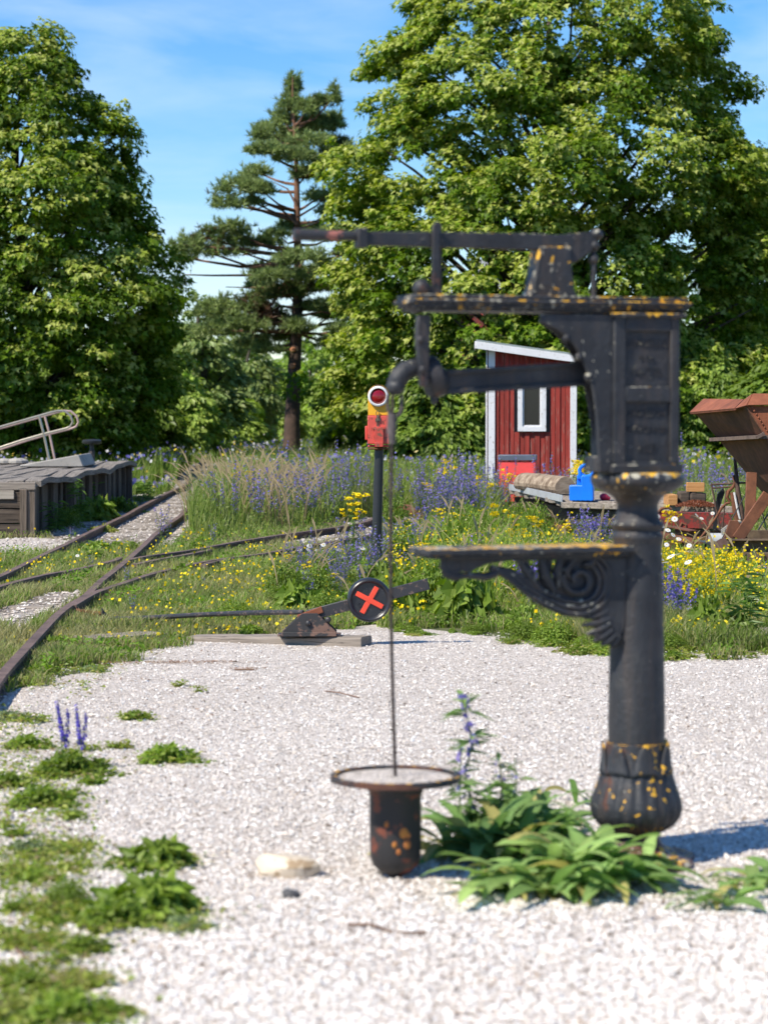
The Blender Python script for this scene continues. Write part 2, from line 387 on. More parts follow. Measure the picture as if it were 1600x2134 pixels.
def sheet(name, P, z, mat, jag=0.0, seed=1):
    pts = []
    for i in range(len(P)):
        a, b = Vector(P[i]), Vector(P[(i + 1) % len(P)]); n = max(1, int((b - a).length / 0.18))
        for k in range(n):
            p = a.lerp(b, k / n)
            q = (vnoise(p.x, p.y, 2.3, seed) - 0.5) * 2 * jag + (vnoise(p.x, p.y, 7, seed + 3) - 0.5) * jag
            pts.append((p.x + q * 0.6, p.y + q, z))
    m = MB(); m.add(pts, [tuple(range(len(pts)))]); o = m.build(name, mat, smooth=False); tag(o, kind='structure'); return o
def G(px, py, z=0.0):
    p = gp(px, py, z); return (p.x, p.y)
YARD = [(-6, -3), (9, -3), (9, 12), G(1760, 1366), G(1600, 1364), G(1500, 1364), G(1400, 1364), G(1300, 1360), G(1200, 1347), G(1100, 1333), G(1000, 1320),
        G(900, 1312), G(780, 1303), G(700, 1312), G(600, 1322), G(480, 1325), G(400, 1330), G(340, 1352), G(270, 1352), G(230, 1392), G(130, 1412), G(70, 1430), G(0, 1445), (-6, 13.5)]
sheet('gravel_yard', YARD, 0.004, GRAVEL, 0.10)

RZ = 0.095
# ---- rail lines traced on the level of the rail heads
def line(pts): return [Vector(gp(a, b, RZ)) for a, b in pts]
def smooth_line(P, n=8):
    out = []
    for i in range(len(P) - 1):
        p0 = P[max(i - 1, 0)]; p1 = P[i]; p2 = P[i + 1]; p3 = P[min(i + 2, len(P) - 1)]
        for k in range(n):
            t = k / n
            out.append(0.5 * ((2 * p1) + (p2 - p0) * t + (2 * p0 - 5 * p1 + 4 * p2 - p3) * t * t + (3 * p1 - p0 - 3 * p2 + p3) * t ** 3))
    out.append(P[-1]); return out
mainR = line([(-70, 1510), (0, 1412), (60, 1345), (115, 1285), (150, 1258), (180, 1240), (215, 1206), (262, 1168), (305, 1130), (345, 1096), (385, 1065)])
mainR += [Vector((-3.47, 47, RZ)), Vector((-4.1, 60, RZ)), Vector((-5.0, 80, RZ))]
mainL = line([(-60, 1225), (0, 1199), (45, 1177), (92, 1153), (150, 1127), (187, 1109), (265, 1071), (312, 1046), (360, 1021), (388, 1008)])
mainL += [Vector((-4.75, 60, RZ)), Vector((-5.75, 80, RZ))]
divN = line([(151, 1261), (200, 1234), (262, 1213), (312, 1196), (360, 1184), (437, 1167), (500, 1158), (565, 1150), (640, 1138), (722, 1124), (779, 1112)])
divN += [Vector((0.55, 33.0, RZ)), Vector((1.9, 35.6, RZ)), Vector((4.2, 38.8, RZ))]
divF = line([(266, 1165), (312, 1156), (406, 1144), (500, 1128), (600, 1112), (662, 1103), (719, 1094), (760, 1086)])
divF += [Vector((0.25, 36.2, RZ)), Vector((1.7, 38.6, RZ)), Vector((3.7, 41.0, RZ))]
wing = line([(-60, 1240), (0, 1221), (50, 1207), (103, 1194), (150, 1186), (200, 1175), (237, 1166), (250, 1160)])
RP = [(-.032, .0), (.032, .0), (.034, -.012), (.032, -.026), (.009, -.032), (.008, -.085), (.05, -.098), (.05, -.106), (-.05, -.106), (-.05, -.098), (-.008, -.085), (-.009, -.032), (-.032, -.026), (-.034, -.012)]
def rail_mesh(P, bow=0.0):
    P = smooth_line(P); m = MB(); n = len(RP); vs, fs = [], []
    for i, p in enumerate(P):
        t = P[min(i + 1, len(P) - 1)] - P[max(i - 1, 0)]; t.z = 0; t.normalize(); s_ = Vector((t.y, -t.x, 0))
        wz = (vnoise(p.x, p.y, 0.5, 5) - 0.5) * 0.02
        for (a, b) in RP: vs.append(p + s_ * a + Vector((0, 0, b + wz)))
    for i in range(len(P) - 1):
        for k in range(n):
            k2 = (k + 1) % n; fs.append((i * n + k, (i + 1) * n + k, (i + 1) * n + k2, i * n + k2))
    fs.append(tuple(range(n))[::-1]); fs.append(tuple((len(P) - 1) * n + k for k in range(n)))
    return m.add(vs, fs), P
RAILPTS = []
for P, lab in ((mainR, 'long rusty rail curving out of the frame edge past the switch'), (mainL, 'rusty rail running beside the wooden loading platform'),
               (divN, 'rusty rail of the branch nearest the switch lever'), (divF, 'rusty rail of the branch behind the one nearest the lever'),
               (wing, 'short rusty rail with a bent free end left of the crossing')):
    m, P2 = rail_mesh(P); RAILPTS += [(p.x, p.y) for p in P2]
    o = m.build('rail', RAIL, ang=30); tag(o, lab, 'rail', 'rusty rails of the narrow track switch')
# check rails
for Pp, lab in (([(428, 1176), (455, 1168), (500, 1160), (540, 1155)], 'short check rail lying against the branch rail'),
                ([(272, 1172), (330, 1160), (385, 1151), (430, 1143)], 'short rail piece leading away from the crossing')):
    Q = line(Pp); Q = [q + Vector((-0.03, 0.09, -0.005)) for q in Q] if Pp[0][0] == 428 else [q + Vector((0.05, -0.10, -0.004)) for q in Q]
    m, _ = rail_mesh(Q); o = m.build('rail', RAIL, ang=30); tag(o, lab, 'rail', 'rusty rails of the narrow track switch')
# gravel between the rails where it shows
def strip(L_, R_, y0, y1, off=0.05):
    a = [(p.x + off, p.y) for p in smooth_line(L_) if y0 <= p.y <= y1]; b = [(p.x - off, p.y) for p in smooth_line(R_) if y0 <= p.y <= y1]
    return b + a[::-1]
BED1 = strip(mainL, mainR, 28.5, 72, -0.25)
sheet('track_bed', BED1, 0.004, BEDGRAVEL, 0.05, 4)
BED2 = strip(divF, divN, 28.6, 36.2, -0.4)
sheet('track_bed', BED2, 0.008, BEDGRAVEL, 0.10, 6)
PATCH1 = [G(-80, 1165), G(-80, 1128), G(60, 1122), G(150, 1128), G(120, 1150), G(40, 1160)]
sheet('gravel_patch', PATCH1, 0.006, GRAVEL, 0.15, 8)
PATCH2 = [G(-60, 1292), G(40, 1262), G(100, 1238), G(190, 1232), G(150, 1262), G(90, 1290), G(40, 1330)]
sheet('gravel_patch', PATCH2, 0.006, BEDGRAVEL, 0.15, 9)
PATCH3 = [G(120, 1130), G(210, 1100), G(300, 1040), G(360, 1010), G(330, 1006), G(230, 1060), G(100, 1112)]
sheet('gravel_patch', PATCH3, 0.007, BEDGRAVEL, 0.15, 12)
PATCH4 = [G(1020, 1118), G(1140, 1118), G(1130, 1078), G(1040, 1085)]
sheet('gravel_patch', PATCH4, 0.006, GRAVEL, 0.12, 13)
PATCH5 = [G(1490, 1345), G(1700, 1350), G(1700, 1300), G(1560, 1312)]
sheet('gravel_patch', PATCH5, 0.006, BEDGRAVEL, 0.12, 14)
sheet('path', [(-2.6, 86), (-1.4, 86), (-1.2, 110), (-2.0, 140), (-3.4, 140), (-2.9, 110)], 0.0, BEDGRAVEL, 0.1, 10)
bpy.data.objects['path'].location.z = 0.02
for v in bpy.data.objects['path'].data.vertices: v.co.z = ground_z(v.co.x, v.co.y)

# sleepers that still show, each its own timber
def sleeper(a, b, wd, lab, z=0.012, mat=None, h=0.05):
    a = Vector((a[0], a[1], z)); b = Vector((b[0], b[1], z)); c = (a + b) / 2; d = b - a
    m = MB(); n = 10
    for_len = d.length; vs, fs = [], []
    for i in range(n + 1):
        x = -for_len / 2 + for_len * i / n
        for (yy, zz) in ((-wd / 2, -h), (-wd / 2, h * .5), (-wd / 2 + .02, h * .62), (wd / 2 - .02, h * .6), (wd / 2, h * .5), (wd / 2, -h)):
            vs.append((x, yy + rnd.uniform(-.006, .006), zz + rnd.uniform(-.004, .004)))
    for i in range(n):
        for k in range(5): fs.append((i * 6 + k, (i + 1) * 6 + k, (i + 1) * 6 + k + 1, i * 6 + k + 1))
    fs.append((0, 1, 2, 3, 4, 5)); fs.append(tuple(n * 6 + k for k in (5, 4, 3, 2, 1, 0)))
    m.add(vs, fs); o = m.build('sleeper', mat or GREYWOOD); o.location = c; o.rotation_euler.z = math.atan2(d.y, d.x)
    return tag(o, lab, 'sleeper', 'weathered timber sleepers of the track')
sleeper(G(170, 1345), G(328, 1334), 0.24, 'pale broken sleeper end lying in weeds near the yard edge', 0.03)
for py, x0, x1, lab in ((1248, 55, 190, 'buried sleeper in the gravel patch left of the switch'), (1268, -10, 110, 'second buried sleeper left of the switch blade'),
                        (1328, -20, 45, 'sleeper showing left of the long curved rail')):
    sleeper(G(x0, py), G(x1, py), 0.2, lab, -0.012)
for k in (0, 2, 4, 6):
    Y = 29.6 + k * 1.0; xl = -3.83 - 0.021 * (Y - 31); 
    sleeper((xl + .05, Y), (xl + 1.0, Y + rnd.uniform(-.03, .03)), 0.15, ['nearest sleeper', 'second nearest sleeper', 'third nearest sleeper', 'fourth nearest sleeper', 'fifth nearest sleeper', 'sixth nearest sleeper', 'seventh nearest sleeper', 'eighth nearest sleeper', 'farthest visible sleeper'][k] + ' half buried between the rails beside the platform', -0.024)

# ================================================================ WEIGHING MACHINE
TH = R(18); O = Vector(((1328 - 800) / FPX * 8.62, 8.62, 0)); AX = Vector((math.cos(TH), math.sin(TH), 0)); AY = Vector((-math.sin(TH), math.cos(TH), 0))
def mp(px, py, v=0.0):
    r = ray(px, py); e = Vector((0, 0, EYE)); c = O + AY * v
    t = (c - e).dot(AY) / r.dot(AY); p = e + r * t
    return ((p - O).dot(AX), p.z)
def MO(pts, v=0.0): return [mp(a, b, v) for a, b in pts]
K = 5040 / 8.62
def zz(py): return mp(1328, py)[1]
wm = thing('weighing_machine', 'tall black cast iron weighing machine on a fluted column with yellow lichen', 'scale', O, TH)
# base, column and capital
b = MB(); 
foot = [(0.222, 0.0), (0.222, 0.018), (0.205, 0.026), (0.13, 0.045), (0.095, 0.07), (0.078, 0.10), (0.074, 0.125), (0.088, 0.135), (0.10, 0.15)]
b.lathe(foot, 48, mod=lambda a, z: 1 + (0.10 * math.cos(4 * (a - TH)) if z < 0.06 else 0))
b.build('base', m_iron('foot_iron', 0.4, 1.2, -.1), wm, ang=50)
r_ = lambda px: px / K
prof = [(46, 1735), (60, 1728), (80, 1715), (90, 1701), (94, 1686), (93, 1672), (90, 1658), (84, 1640), (77, 1620), (72, 1602), (68, 1580), (66, 1558), (65, 1546)]
BPR = sorted((y, a) for a, y in prof)
bb = MB(); bb.lathe([(r_(a), zz(y)) for a, y in prof] + [(0.02, zz(1543))], 144, mod=lambda a, z: 1 + 0.045 * abs(math.sin(a * 11)) * min(1, max(0, (zz(1560) - z) * 12)) - 0.02)
bb.build('leaf_bulb', m_iron('bulb_iron', 0.52, 0.5), wm, ang=60)
# pointed leaf tips round the top of the bulb
lt = MB()
for k in range(7):
    a0 = k * 2 * math.pi / 7 + 0.1; vs = []; fs = []; n = 9
    for i in range(n):
        t = i / (n - 1); hw = 0.47 * (1 - t) ** .55; z = zz(1606) + (zz(1543) - zz(1606)) * t
        rad = r_(float(np.interp(1606 - 63 * t, [q[0] for q in BPR], [q[1] for q in BPR]))) + 0.003 + 0.005 * t ** 3
        for j in range(5):
            u = (j - 2) / 2; zz_ = z - abs(u) ** 2 * 0.012 * (1 - t)
            rr = rad + 0.004 * (1 - u * u); vs.append((rr * math.cos(a0 + u * hw), rr * math.sin(a0 + u * hw), zz_))
    for i in range(n - 1):
        for j in range(4): fs.append((i * 5 + j, i * 5 + j + 1, (i + 1) * 5 + j + 1, (i + 1) * 5 + j))
    lt.add(vs, fs)
o = lt.build('leaf_collar', m_iron('collar_iron', 0.45, 0.3), wm, ang=60); q = o.modifiers.new('thick', 'SOLIDIFY'); q.thickness = 0.007; q.offset = 0
cp = MB()
prof = [(59, 1550), (59.5, 1500), (58, 1420), (56, 1320), (54, 1220), (51, 1150), (50, 1128), (53, 1122), (54, 1116), (50, 1110), (49, 1104), (55, 1099), (56, 1092), (50, 1087), (46, 1078), (43, 1064), (42, 1050), (46, 1044)]
cp.lathe([(r_(a), zz(y)) for a, y in prof], 64)
# shallow twisted moulding on the shaft
for k in range(5):
    pts = []
    for i in range(60):
        t = i / 59; a = k * 2 * math.pi / 5 + t * 4.5; rad = r_(57.2 - 5 * t) 
        pts.append((rad * math.cos(a), rad * math.sin(a), zz(1530) + (zz(1160) - zz(1530)) * t))
    cp.tube(pts, 0.0020, 6)
cp.build('column', m_iron('column_iron', 0.30, 0.0, -.3), wm, ang=50)
ca = MB(); prof = [(43, 1050), (48, 1040), (56, 1032), (74, 1024), (92, 1012), (97, 1004), (98, 994), (94, 988), (90, 984), (20, 983)]
ca.lathe([(r_(a), zz(y)) for a, y in prof], 64); ca.build('capital', IRON_TOP, wm, ang=50)
# housing: front panel box with two recessed panels; VF = its front plane
VF, VB = -0.105, 0.105
hs = MB()
x0 = mp(1279, 800, VF)[0]; x1 = mp(1416, 800, VF)[0]; ztop = mp(1340, 652, VF)[1]; zbot = mp(1340, 984, VF)[1]
A = [(mp(1304, 690, VF), mp(1397, 806, VF)), (mp(1304, 838, VF), mp(1397, 962, VF))]
fx0, fx1 = A[0][0][0], A[0][1][0]
zA1, zA0, zB1, zB0 = A[0][0][1], A[0][1][1], A[1][0][1], A[1][1][1]
T = 0.014
hs.box(((x0 + x1) / 2, (VF + T + VB) / 2, (ztop + zbot) / 2), (x1 - x0, VB - VF - T, ztop - zbot))
def fb(xa, xb, za, zb): hs.box(((xa + xb) / 2, VF + T / 2, (za + zb) / 2), (xb - xa, T, zb - za))
fb(x0, fx0, zbot, ztop); fb(fx1, x1, zbot, ztop); fb(fx0, fx1, zA1, ztop); fb(fx0, fx1, zB1, zA0); fb(fx0, fx1, zbot, zB0)
hs.box(((x0 + x1) / 2, 0, zbot + 0.012), (x1 - x0 + 0.02, VB - VF + 0.02, 0.03))
hs.build('housing', m_iron('housing_iron', 0.38, 0.08, -.5), wm, bevel=0.004)
# worn raised casting on the panels: the words are almost gone
def text(s_, size, x, z, yv, parent, mat, name='raised_lettering', ext=0.004, bold=0.0, sx=1.0):
    cu = bpy.data.curves.new(name, 'FONT'); cu.body = s_; cu.size = size; cu.extrude = ext; cu.offset = bold; cu.align_x = 'CENTER'; cu.align_y = 'CENTER'
    o = bpy.data.objects.new(name, cu); COL.objects.link(o)
    dg = bpy.context.evaluated_depsgraph_get(); me = bpy.data.meshes.new_from_object(o.evaluated_get(dg)); bpy.data.objects.remove(o)
    me.materials.clear(); me.materials.append(mat)
    o = link(name, me, parent); o.location = (x, yv, z); o.rotation_euler = (R(90), 0, 0); o.scale = (sx, 1, 1); return o
mx = (fx0 + fx1) / 2; LET = m_iron('lettering_iron', 0.9, 0.3, -.5)
hsg = [c for c in wm.children if c.name.startswith('housing')][0] if wm.children else None
text('LINDELLS', 0.036, mx, mp(1350, 715, VF)[1], VF + T, hsg, LET)
text('N:o', 0.036, mx, mp(1350, 747, VF)[1], VF + T, hsg, LET)
text('AKTB.', 0.046, mx, mp(1350, 775, VF)[1], VF + T, hsg, LET)
text('ERIKSSON', 0.032, mx, mp(1350, 862, VF)[1], VF + T, hsg, LET)
text('WÄGFABR', 0.032, mx, mp(1350, 895, VF)[1], VF + T, hsg, LET)
text('1887', 0.038, mx, mp(1350, 935, VF)[1], VF + T, hsg, LET)
# side of the housing with the slot for the balance arm, and the two arched web plates
WEB = m_iron('web_iron', 0.66, 0.16, -.35)
wb = MB()
arch = [(1286, 984), (1250, 984), (1247, 900), (1243, 850), (1237, 812), (1226, 775), (1212, 742), (1196, 716), (1176, 694), (1152, 678), (1125, 668), (1125, 655), (1286, 655)]
wb.prism(MO(arch, VF + .02), VF + 0.012, VF + 0.032)
arch2 = [(1286 - 20, 984), (1246, 984), (1236, 900), (1230, 850), (1222, 812), (1210, 775), (1196, 742), (1180, 716), (1162, 694), (1140, 678), (1125, 668), (1125, 655), (1266, 655)]
wb.prism(MO(arch2, VB - .02), VB - 0.032, VB - 0.012)
for (px, py) in ((1180, 704), (1206, 744), (1225, 786)):
    p = mp(px, py, VF + .02); wb.ball((p[0], VF + 0.02, p[1]), 0.016, 10, 6)
zb_ = mp(1260, 950, 0)[1]
wb.box(((mp(1240, 967, 0)[0] + x0) / 2 - .004, 0, mp(1260, 967, 0)[1]), (x0 - mp(1240, 967, 0)[0] + .02, VB - VF - .07, 0.055))
wb.build('web_plate', WEB, wm, bevel=0.003)
ri = MB()    # rounded rim bead along the arch
ri.tube([(p[0], VF + 0.02, p[1]) for p in MO(arch[1:11], VF + .02)], 0.0095, 8); ri.tube([(p[0], VB - 0.02, p[1]) for p in MO(arch2[1:11], VB - .02)], 0.0095, 8)
ri.build('arch_rim', WEB, wm)
# cap plate with moulded edge
c_ = MB(); steps = [(0.0, 632, 622), (0.010, 640, 631.5), (0.0, 648, 639.5), (-0.014, 655, 647.5)]
for (g, ya, yb) in steps:
    xa = mp(866, ya, VF)[0] - g; xb = mp(1436, ya, VF)[0] + g
    za, zb = mp(1328, ya, 0)[1], mp(1328, yb, 0)[1]
    c_.box(((xa + xb) / 2, 0, (za + zb) / 2), (xb - xa, 0.20 + 2 * g, zb - za))
xa = mp(1272, 660, VF)[0]; xb = mp(1428, 660, VF)[0]
c_.box(((xa + xb) / 2, 0, (mp(1328, 664, 0)[1] + mp(1328, 655, 0)[1]) / 2), (xb - xa, 0.235, mp(1328, 655.3, 0)[1] - mp(1328, 664, 0)[1]))
c_.build('cap_plate', IRON_TOP, wm, bevel=0.004)
ez = MB(); p = mp(862, 636, 0); ez.ball((p[0], -0.02, p[1]), (0.035, 0.07, 0.03)); p2 = mp(846, 632, 0); ez.ball((p2[0], -0.03, p2[1]), (0.03, 0.03, 0.022)); ez.build('cap_end', IRON_TOP, wm)
kb = MB(); p = mp(878, 600, -.06); kb.ball((p[0], -0.06, p[1]), 0.031, 20, 12); q = mp(900, 608, -.06); kb.beam((p[0], -.06, p[1] - .01), (q[0] + .02, -.06, q[1] - .012), 0.03, 0.045); kb.build('ball_knob', IRON_CLEAN, wm)
# beam stand
st = MB(); st.prism(MO([(1092, 622), (1100, 604), (1108, 560), (1114, 515), (1180, 515), (1182, 560), (1187, 604), (1196, 622)], 0), -0.045, 0.045)
st.build('beam_stand', IRON_TOP, wm, bevel=0.006)
# weigh beam with handle
bm_ = MB(); BV = -0.015
bm_.prism(MO([(758, 483), (905, 484), (1105, 487), (1160, 490), (1222, 484), (1240, 484), (1240, 512), (1225, 528), (1195, 548), (1172, 548), (1160, 528), (1105, 521), (905, 516), (758, 511)], BV), BV - 0.018, BV + 0.018)
bm_.box((mp(752, 496, BV)[0], BV, mp(752, 496, BV)[1]), (0.036, 0.052, 0.066))
p = mp(1241, 489, BV); bm_.ball((p[0], BV, p[1]), (0.026, 0.03, 0.02))
bm_.build('weigh_beam', m_iron('beam_iron', 0.42, 0.1, -.4), wm, bevel=0.004)
hd = MB(); hd.tube([(p[0], BV, p[1]) for p in MO([(742, 491.5), (700, 491), (655, 490), (612, 489)], BV)], [0.017, 0.018, 0.0195, 0.021], 12); hd.build('handle', m_paint('handle_paint', (0.03, 0.03, 0.034), (0.36, 0.13, 0.10), 0.75, 0.6, 10), wm)
gd = MB(); gd.prism(MO([(905, 468), (912, 462), (919, 468), (920, 615), (904, 615)], BV - .05), BV - 0.036, BV - 0.022); gd.prism(MO([(905, 468), (912, 462), (919, 468), (920, 615), (904, 615)], BV + .03), BV + 0.022, BV + 0.036)
gd.build('beam_guide', IRON_CLEAN, wm, bevel=0.002)
rr = MB(); a, b_ = mp(1236, 500, BV), mp(1236, 622, BV); rr.tube([(a[0], BV, a[1]), (b_[0], BV, b_[1])], 0.0095, 10)
p = mp(1236, 540, BV); rr.ball((p[0], BV, p[1]), 0.019, 10, 8); p = mp(1236, 512, BV); rr.ball((p[0], BV, p[1]), (0.02, 0.03, 0.02), 10, 8)
rr.build('link_rod', IRON_CLEAN, wm)
# hanger under the cap end
hg = MB(); hg.prism(MO([(868, 656), (894, 656), (893, 700), (890, 760), (890, 806), (874, 806), (870, 740), (866, 720), (866, 690)], -.04), -0.06, -0.025)
hg.prism(MO([(868, 656), (886, 656), (884, 740), (882, 800), (872, 800), (866, 740)], .03), 0.015, 0.035)
for (px, py) in ((876, 708), (880, 770)):
    p = mp(px, py, -.06); hg.ball((p[0], -0.062, p[1]), 0.014, 10, 6)
hg.build('hanger', m_iron('hanger_iron', 0.12, 0.05), wm, bevel=0.004)
# balance arm
ar = MB()
ar.prism(MO([(928, 773), (1000, 768), (1120, 760), (1262, 752), (1262, 800), (1120, 805), (1000, 812), (928, 820)], 0), -0.012, 0.012)
for (a0, a1) in (((928, 776), (1262, 755)), ((928, 817), (1262, 797))):
    ar.beam(*[(lambda p: (p[0], 0, p[1]))(mp(*q, 0)) for q in (a0, a1)], 0.05, 0.016)
ar.ball((mp(918, 796, 0)[0], 0, mp(918, 796, 0)[1]), (0.03, 0.042, 0.052), 16, 12)
ar.lathe([(0.0, -.03), (0.05, -.03), (0.058, -.02), (0.058, .02), (0.05, .03), (0.0, .03)], 24, M=Matrix.Translation((mp(901, 786, 0)[0], 0, mp(901, 786, 0)[1])) @ Matrix.Rotation(R(75), 4, 'Y') @ Matrix.Scale(1.25, 4, (1, 0, 0)))
neck = MO([(902, 774), (884, 768), (862, 767), (845, 772), (832, 784), (826, 798), (824, 810)], 0)
ar.tube([(p[0], 0, p[1]) for p in neck], [0.030, 0.030, 0.031, 0.033, 0.034, 0.033, 0.026], 14)
p = mp(824, 806, 0); ar.ball((p[0], 0, p[1]), (0.033, 0.036, 0.030), 14, 10)
p = mp(903, 828, 0); ar.ball((p[0], -.01, p[1]), (0.014, 0.014, 0.028), 10, 8)
ar.build('balance_arm', IRON_CLEAN, wm, bevel=0.002)
# shelf and scrolled bracket
sh = MB(); zt = mp(1328, 1134, 0)[1]; xa = mp(892, 1140, -.10)[0]; xb = mp(1318, 1140, -.10)[0]
sh.box(((xa + xb) / 2, 0, zt - 0.010), (xb - xa, 0.23, 0.020)); sh.box(((xa + xb) / 2, 0, zt - 0.0265), (xb - xa - 0.03, 0.20, 0.0125))
sh.build('shelf', m_iron('shelf_iron', 0.78, 0.2), wm, bevel=0.003)
br = MB(); BVv = -0.055
def bar(pts, rads, v=BVv, seg=10): br.tube([(p[0], v, p[1]) for p in MO(pts, v)], [r / K for r in rads], seg, squash=1.0)
def arc(cx, cy, r0, a0, a1, n=18, r1=None):
    r1 = r0 if r1 is None else r1
    return [(cx + (r0 + (r1 - r0) * i / n) * math.cos(R(a0 + (a1 - a0) * i / n)), cy - (r0 + (r1 - r0) * i / n) * math.sin(R(a0 + (a1 - a0) * i / n))) for i in range(n + 1)]
for v in (BVv, 0.055):
    br.prism(MO([(922, 1152), (1300, 1152), (1300, 1165), (1060, 1168), (1010, 1176), (975, 1192), (930, 1190), (922, 1175)], v), v - .010, v + .010)
    br.prism(MO([(1262, 1160), (1300, 1160), (1300, 1300), (1280, 1345), (1262, 1340), (1235, 1325), (1246, 1290), (1258, 1230)], v), v - .010, v + .010)
    for off, rr_ in ((0, 7.5), (13, 6.5), (25, 6)):
        pts = [(1020 + off * .6, 1182 + off * .1), (1048 + off * .6, 1196 - off * .25), (1075 + off * .5, 1216 - off * .5), (1105 + off * .3, 1240 - off * .75), (1140, 1262 - off * 1.0), (1175, 1276 - off * 1.0)] + arc(1205, 1212, 68 - off, -100, 60, 16)
        bar(pts, [rr_] * len(pts), v)
    bar(arc(1205, 1208, 34, -200, 200, 28, 9), [7.5] * 29, v)
    bar(arc(945, 1180, 20, 60, 420, 20, 9), [7] * 21, v); bar([(925, 1160), (923, 1178), (930, 1196), (946, 1203), (968, 1199), (990, 1200), (1012, 1202), (1030, 1196), (1040, 1186)], [7, 8, 9, 9, 7, 8, 9, 9, 6], v)
    for (c0, c1, c2, wd) in (((1075, 1160), (1100, 1195), (1128, 1235), 11), ((1128, 1165), (1136, 1200), (1156, 1236), 13), ((1168, 1160), (1160, 1190), (1165, 1225), 11), ((1195, 1165), (1178, 1190), (1185, 1205), 9), ((1240, 1160), (1228, 1175), (1215, 1178), 10)):
        bar([c0, c1, c2], [wd * .6, wd, wd * .5], v)
    for k, (ax_, ay_, bx_, by_, rd) in enumerate(((1268, 1290, 1212, 1303, 8), (1270, 1300, 1222, 1322, 9), (1274, 1312, 1236, 1336, 9), (1282, 1322, 1252, 1344, 9), (1262, 1275, 1215, 1288, 7), (1290, 1325, 1272, 1350, 8))):
        bar([(ax_, ay_), ((ax_ + bx_) / 2, (ay_ + by_) / 2 + 3), (bx_, by_)], [rd * 1.1, rd, rd * .35], v)
for (P_) in ([(1170, 1165), (1262, 1165), (1262, 1290), (1232, 1292), (1200, 1280), (1172, 1272), (1172, 1215)], [(1120, 1165), (1150, 1165), (1148, 1200), (1160, 1214), (1176, 1216), (1176, 1272), (1150, 1266), (1128, 1250), (1122, 1225)], [(1076, 1165), (1096, 1165), (1112, 1190), (1124, 1225), (1124, 1246), (1104, 1222), (1086, 1192)]):
    br.prism(MO(P_, -.04), -.046, -.034)
o = br.build('bracket', m_iron('bracket_iron', 0.38, 0.0, -.4), wm, ang=50)
cl = MB(); p = mp(1290, 1250, 0); cl.box((p[0] + 0.01, 0, p[1]), (0.05, 0.12, mp(1290, 1156, 0)[1] - mp(1290, 1340, 0)[1])); cl.build('bracket_spine', IRON_CLEAN, wm, bevel=0.003)

# hanging pan: rod, ring, pot
hp = mp(824, 826, 0); HP = O + AX * hp[0]; HP.z = 0
pan = thing('hanging_pan', 'rusty iron pot with a wide gravel filled ring hanging on a thin rod', 'scale pan', HP, 0.3)
zr = EYE - (1626 - 850) / FPX * HP.y; zh = EYE - (816 - 850) / FPX * HP.y; KP = FPX / HP.y
rod = MB(); pts = [(-0.012 * math.sin(math.pi * i / 14) , 0, zr + (zh - zr) * i / 14) for i in range(15)]
pts = [(p[0] + (0.0) - 0.010 * (i / 14) + 0.0, p[1], p[2]) for i, p in enumerate(pts)]
rod.tube(pts, 0.0062, 8)
n = 70      # twisted wire look
for ph in (0, math.pi):
    tw = []
    for i in range(n * 6):
        t = i / (n * 6 - 1); j = t * 14; a = int(min(13, j)); f = j - a; c0 = Vector(pts[a]).lerp(Vector(pts[a + 1]), f)
        tw.append(c0 + Vector((math.cos(ph + t * n * 2.2), math.sin(ph + t * n * 2.2), 0)) * 0.0042)
    rod.tube(tw[:int(len(tw) * 0.88)], 0.0028, 5)
rod.build('rod', m_rust('rod_rust', (0.028, 0.022, 0.02), (0.065, 0.045, 0.04), 40), pan)
shk = MB(); z1 = EYE - (862 - 850) / FPX * HP.y; z2 = EYE - (925 - 850) / FPX * HP.y
shk.tube([(-.028, 0, zh - .01), (-.028, 0, z1 + .02), (-.02, 0, z1 - .002), (0, 0, z1 - .01), (.016, 0, z1), (.022, 0, z1 + .02), (.022, 0, zh - .01)], 0.006, 8)
shk.tube([(-.012, 0, z1), (-.014, 0, (z1 + z2) / 2), (-.012, 0, z2)], [0.016, 0.018, 0.012], 8); shk.build('shackle', m_rust('shackle_rust', (0.05, 0.04, 0.04), (0.14, 0.12, 0.12), 30), pan)
rg = MB(); RO, RI = 136 / KP, 124 / KP
rg.lathe([(RI, zr - .006), (RO, zr - .006), (RO, zr + .014), (RI, zr + .014), (RI, zr - .006)], 64); rg.V = rg.V; rg.F = rg.F[:-2]
rg.lathe([(0.02, zr - .012), (RO - .03, zr - .012), (RO - .012, zr - .006), (RO - .012, zr - .001), (0.02, zr - .001)], 64)
rg.lathe([(55 / KP, zr - .05), (62 / KP, zr - .03), (90 / KP, zr - .012), (10 / KP, zr - .011)], 40)
rg.build('ring_dish', m_iron('ring_iron', -0.1, 0.9), pan, ang=50)
pf = MB(); pf.lathe([(0.01, zr - .0005), (RI - .002, zr - .0005), (RI - .004, zr + .004), (0.1, zr + .007), (0.005, zr + .009)], 48); pf.build('gravel_fill', GRAVEL, pan)
OLICH = m_rust('orange_lichen', (0.35, 0.08, 0.04), (0.62, 0.30, 0.04), 20)
pt = MB(); pt.lathe([(0.012, 0.001), (0.03, 0.001), (0.032, 0.018), (0.055, 0.022), (0.078, 0.045), (0.088, 0.075), (0.0895, 0.13), (0.090, zr - .06), (0.094, zr - .04)], 48)
pt.build('pot', m_paint('pot_paint', (0.022, 0.021, 0.022), (0.16, 0.045, 0.025), 0.75, 0.6, 11), pan, ang=50)
for (a, zq, rq) in ((-1.9, .13, .010), (-1.55, .17, .016), (-1.42, .13, .014), (-1.35, .16, .008), (-2.2, .20, .010), (-1.75, .105, .009)):
    sp_ = MB(); sp_.ball((.0895 * math.cos(a), .0895 * math.sin(a), zq), (rq, .004, rq * 1.2), 8, 6); sp_.build('lichen_spot', OLICH, pan)
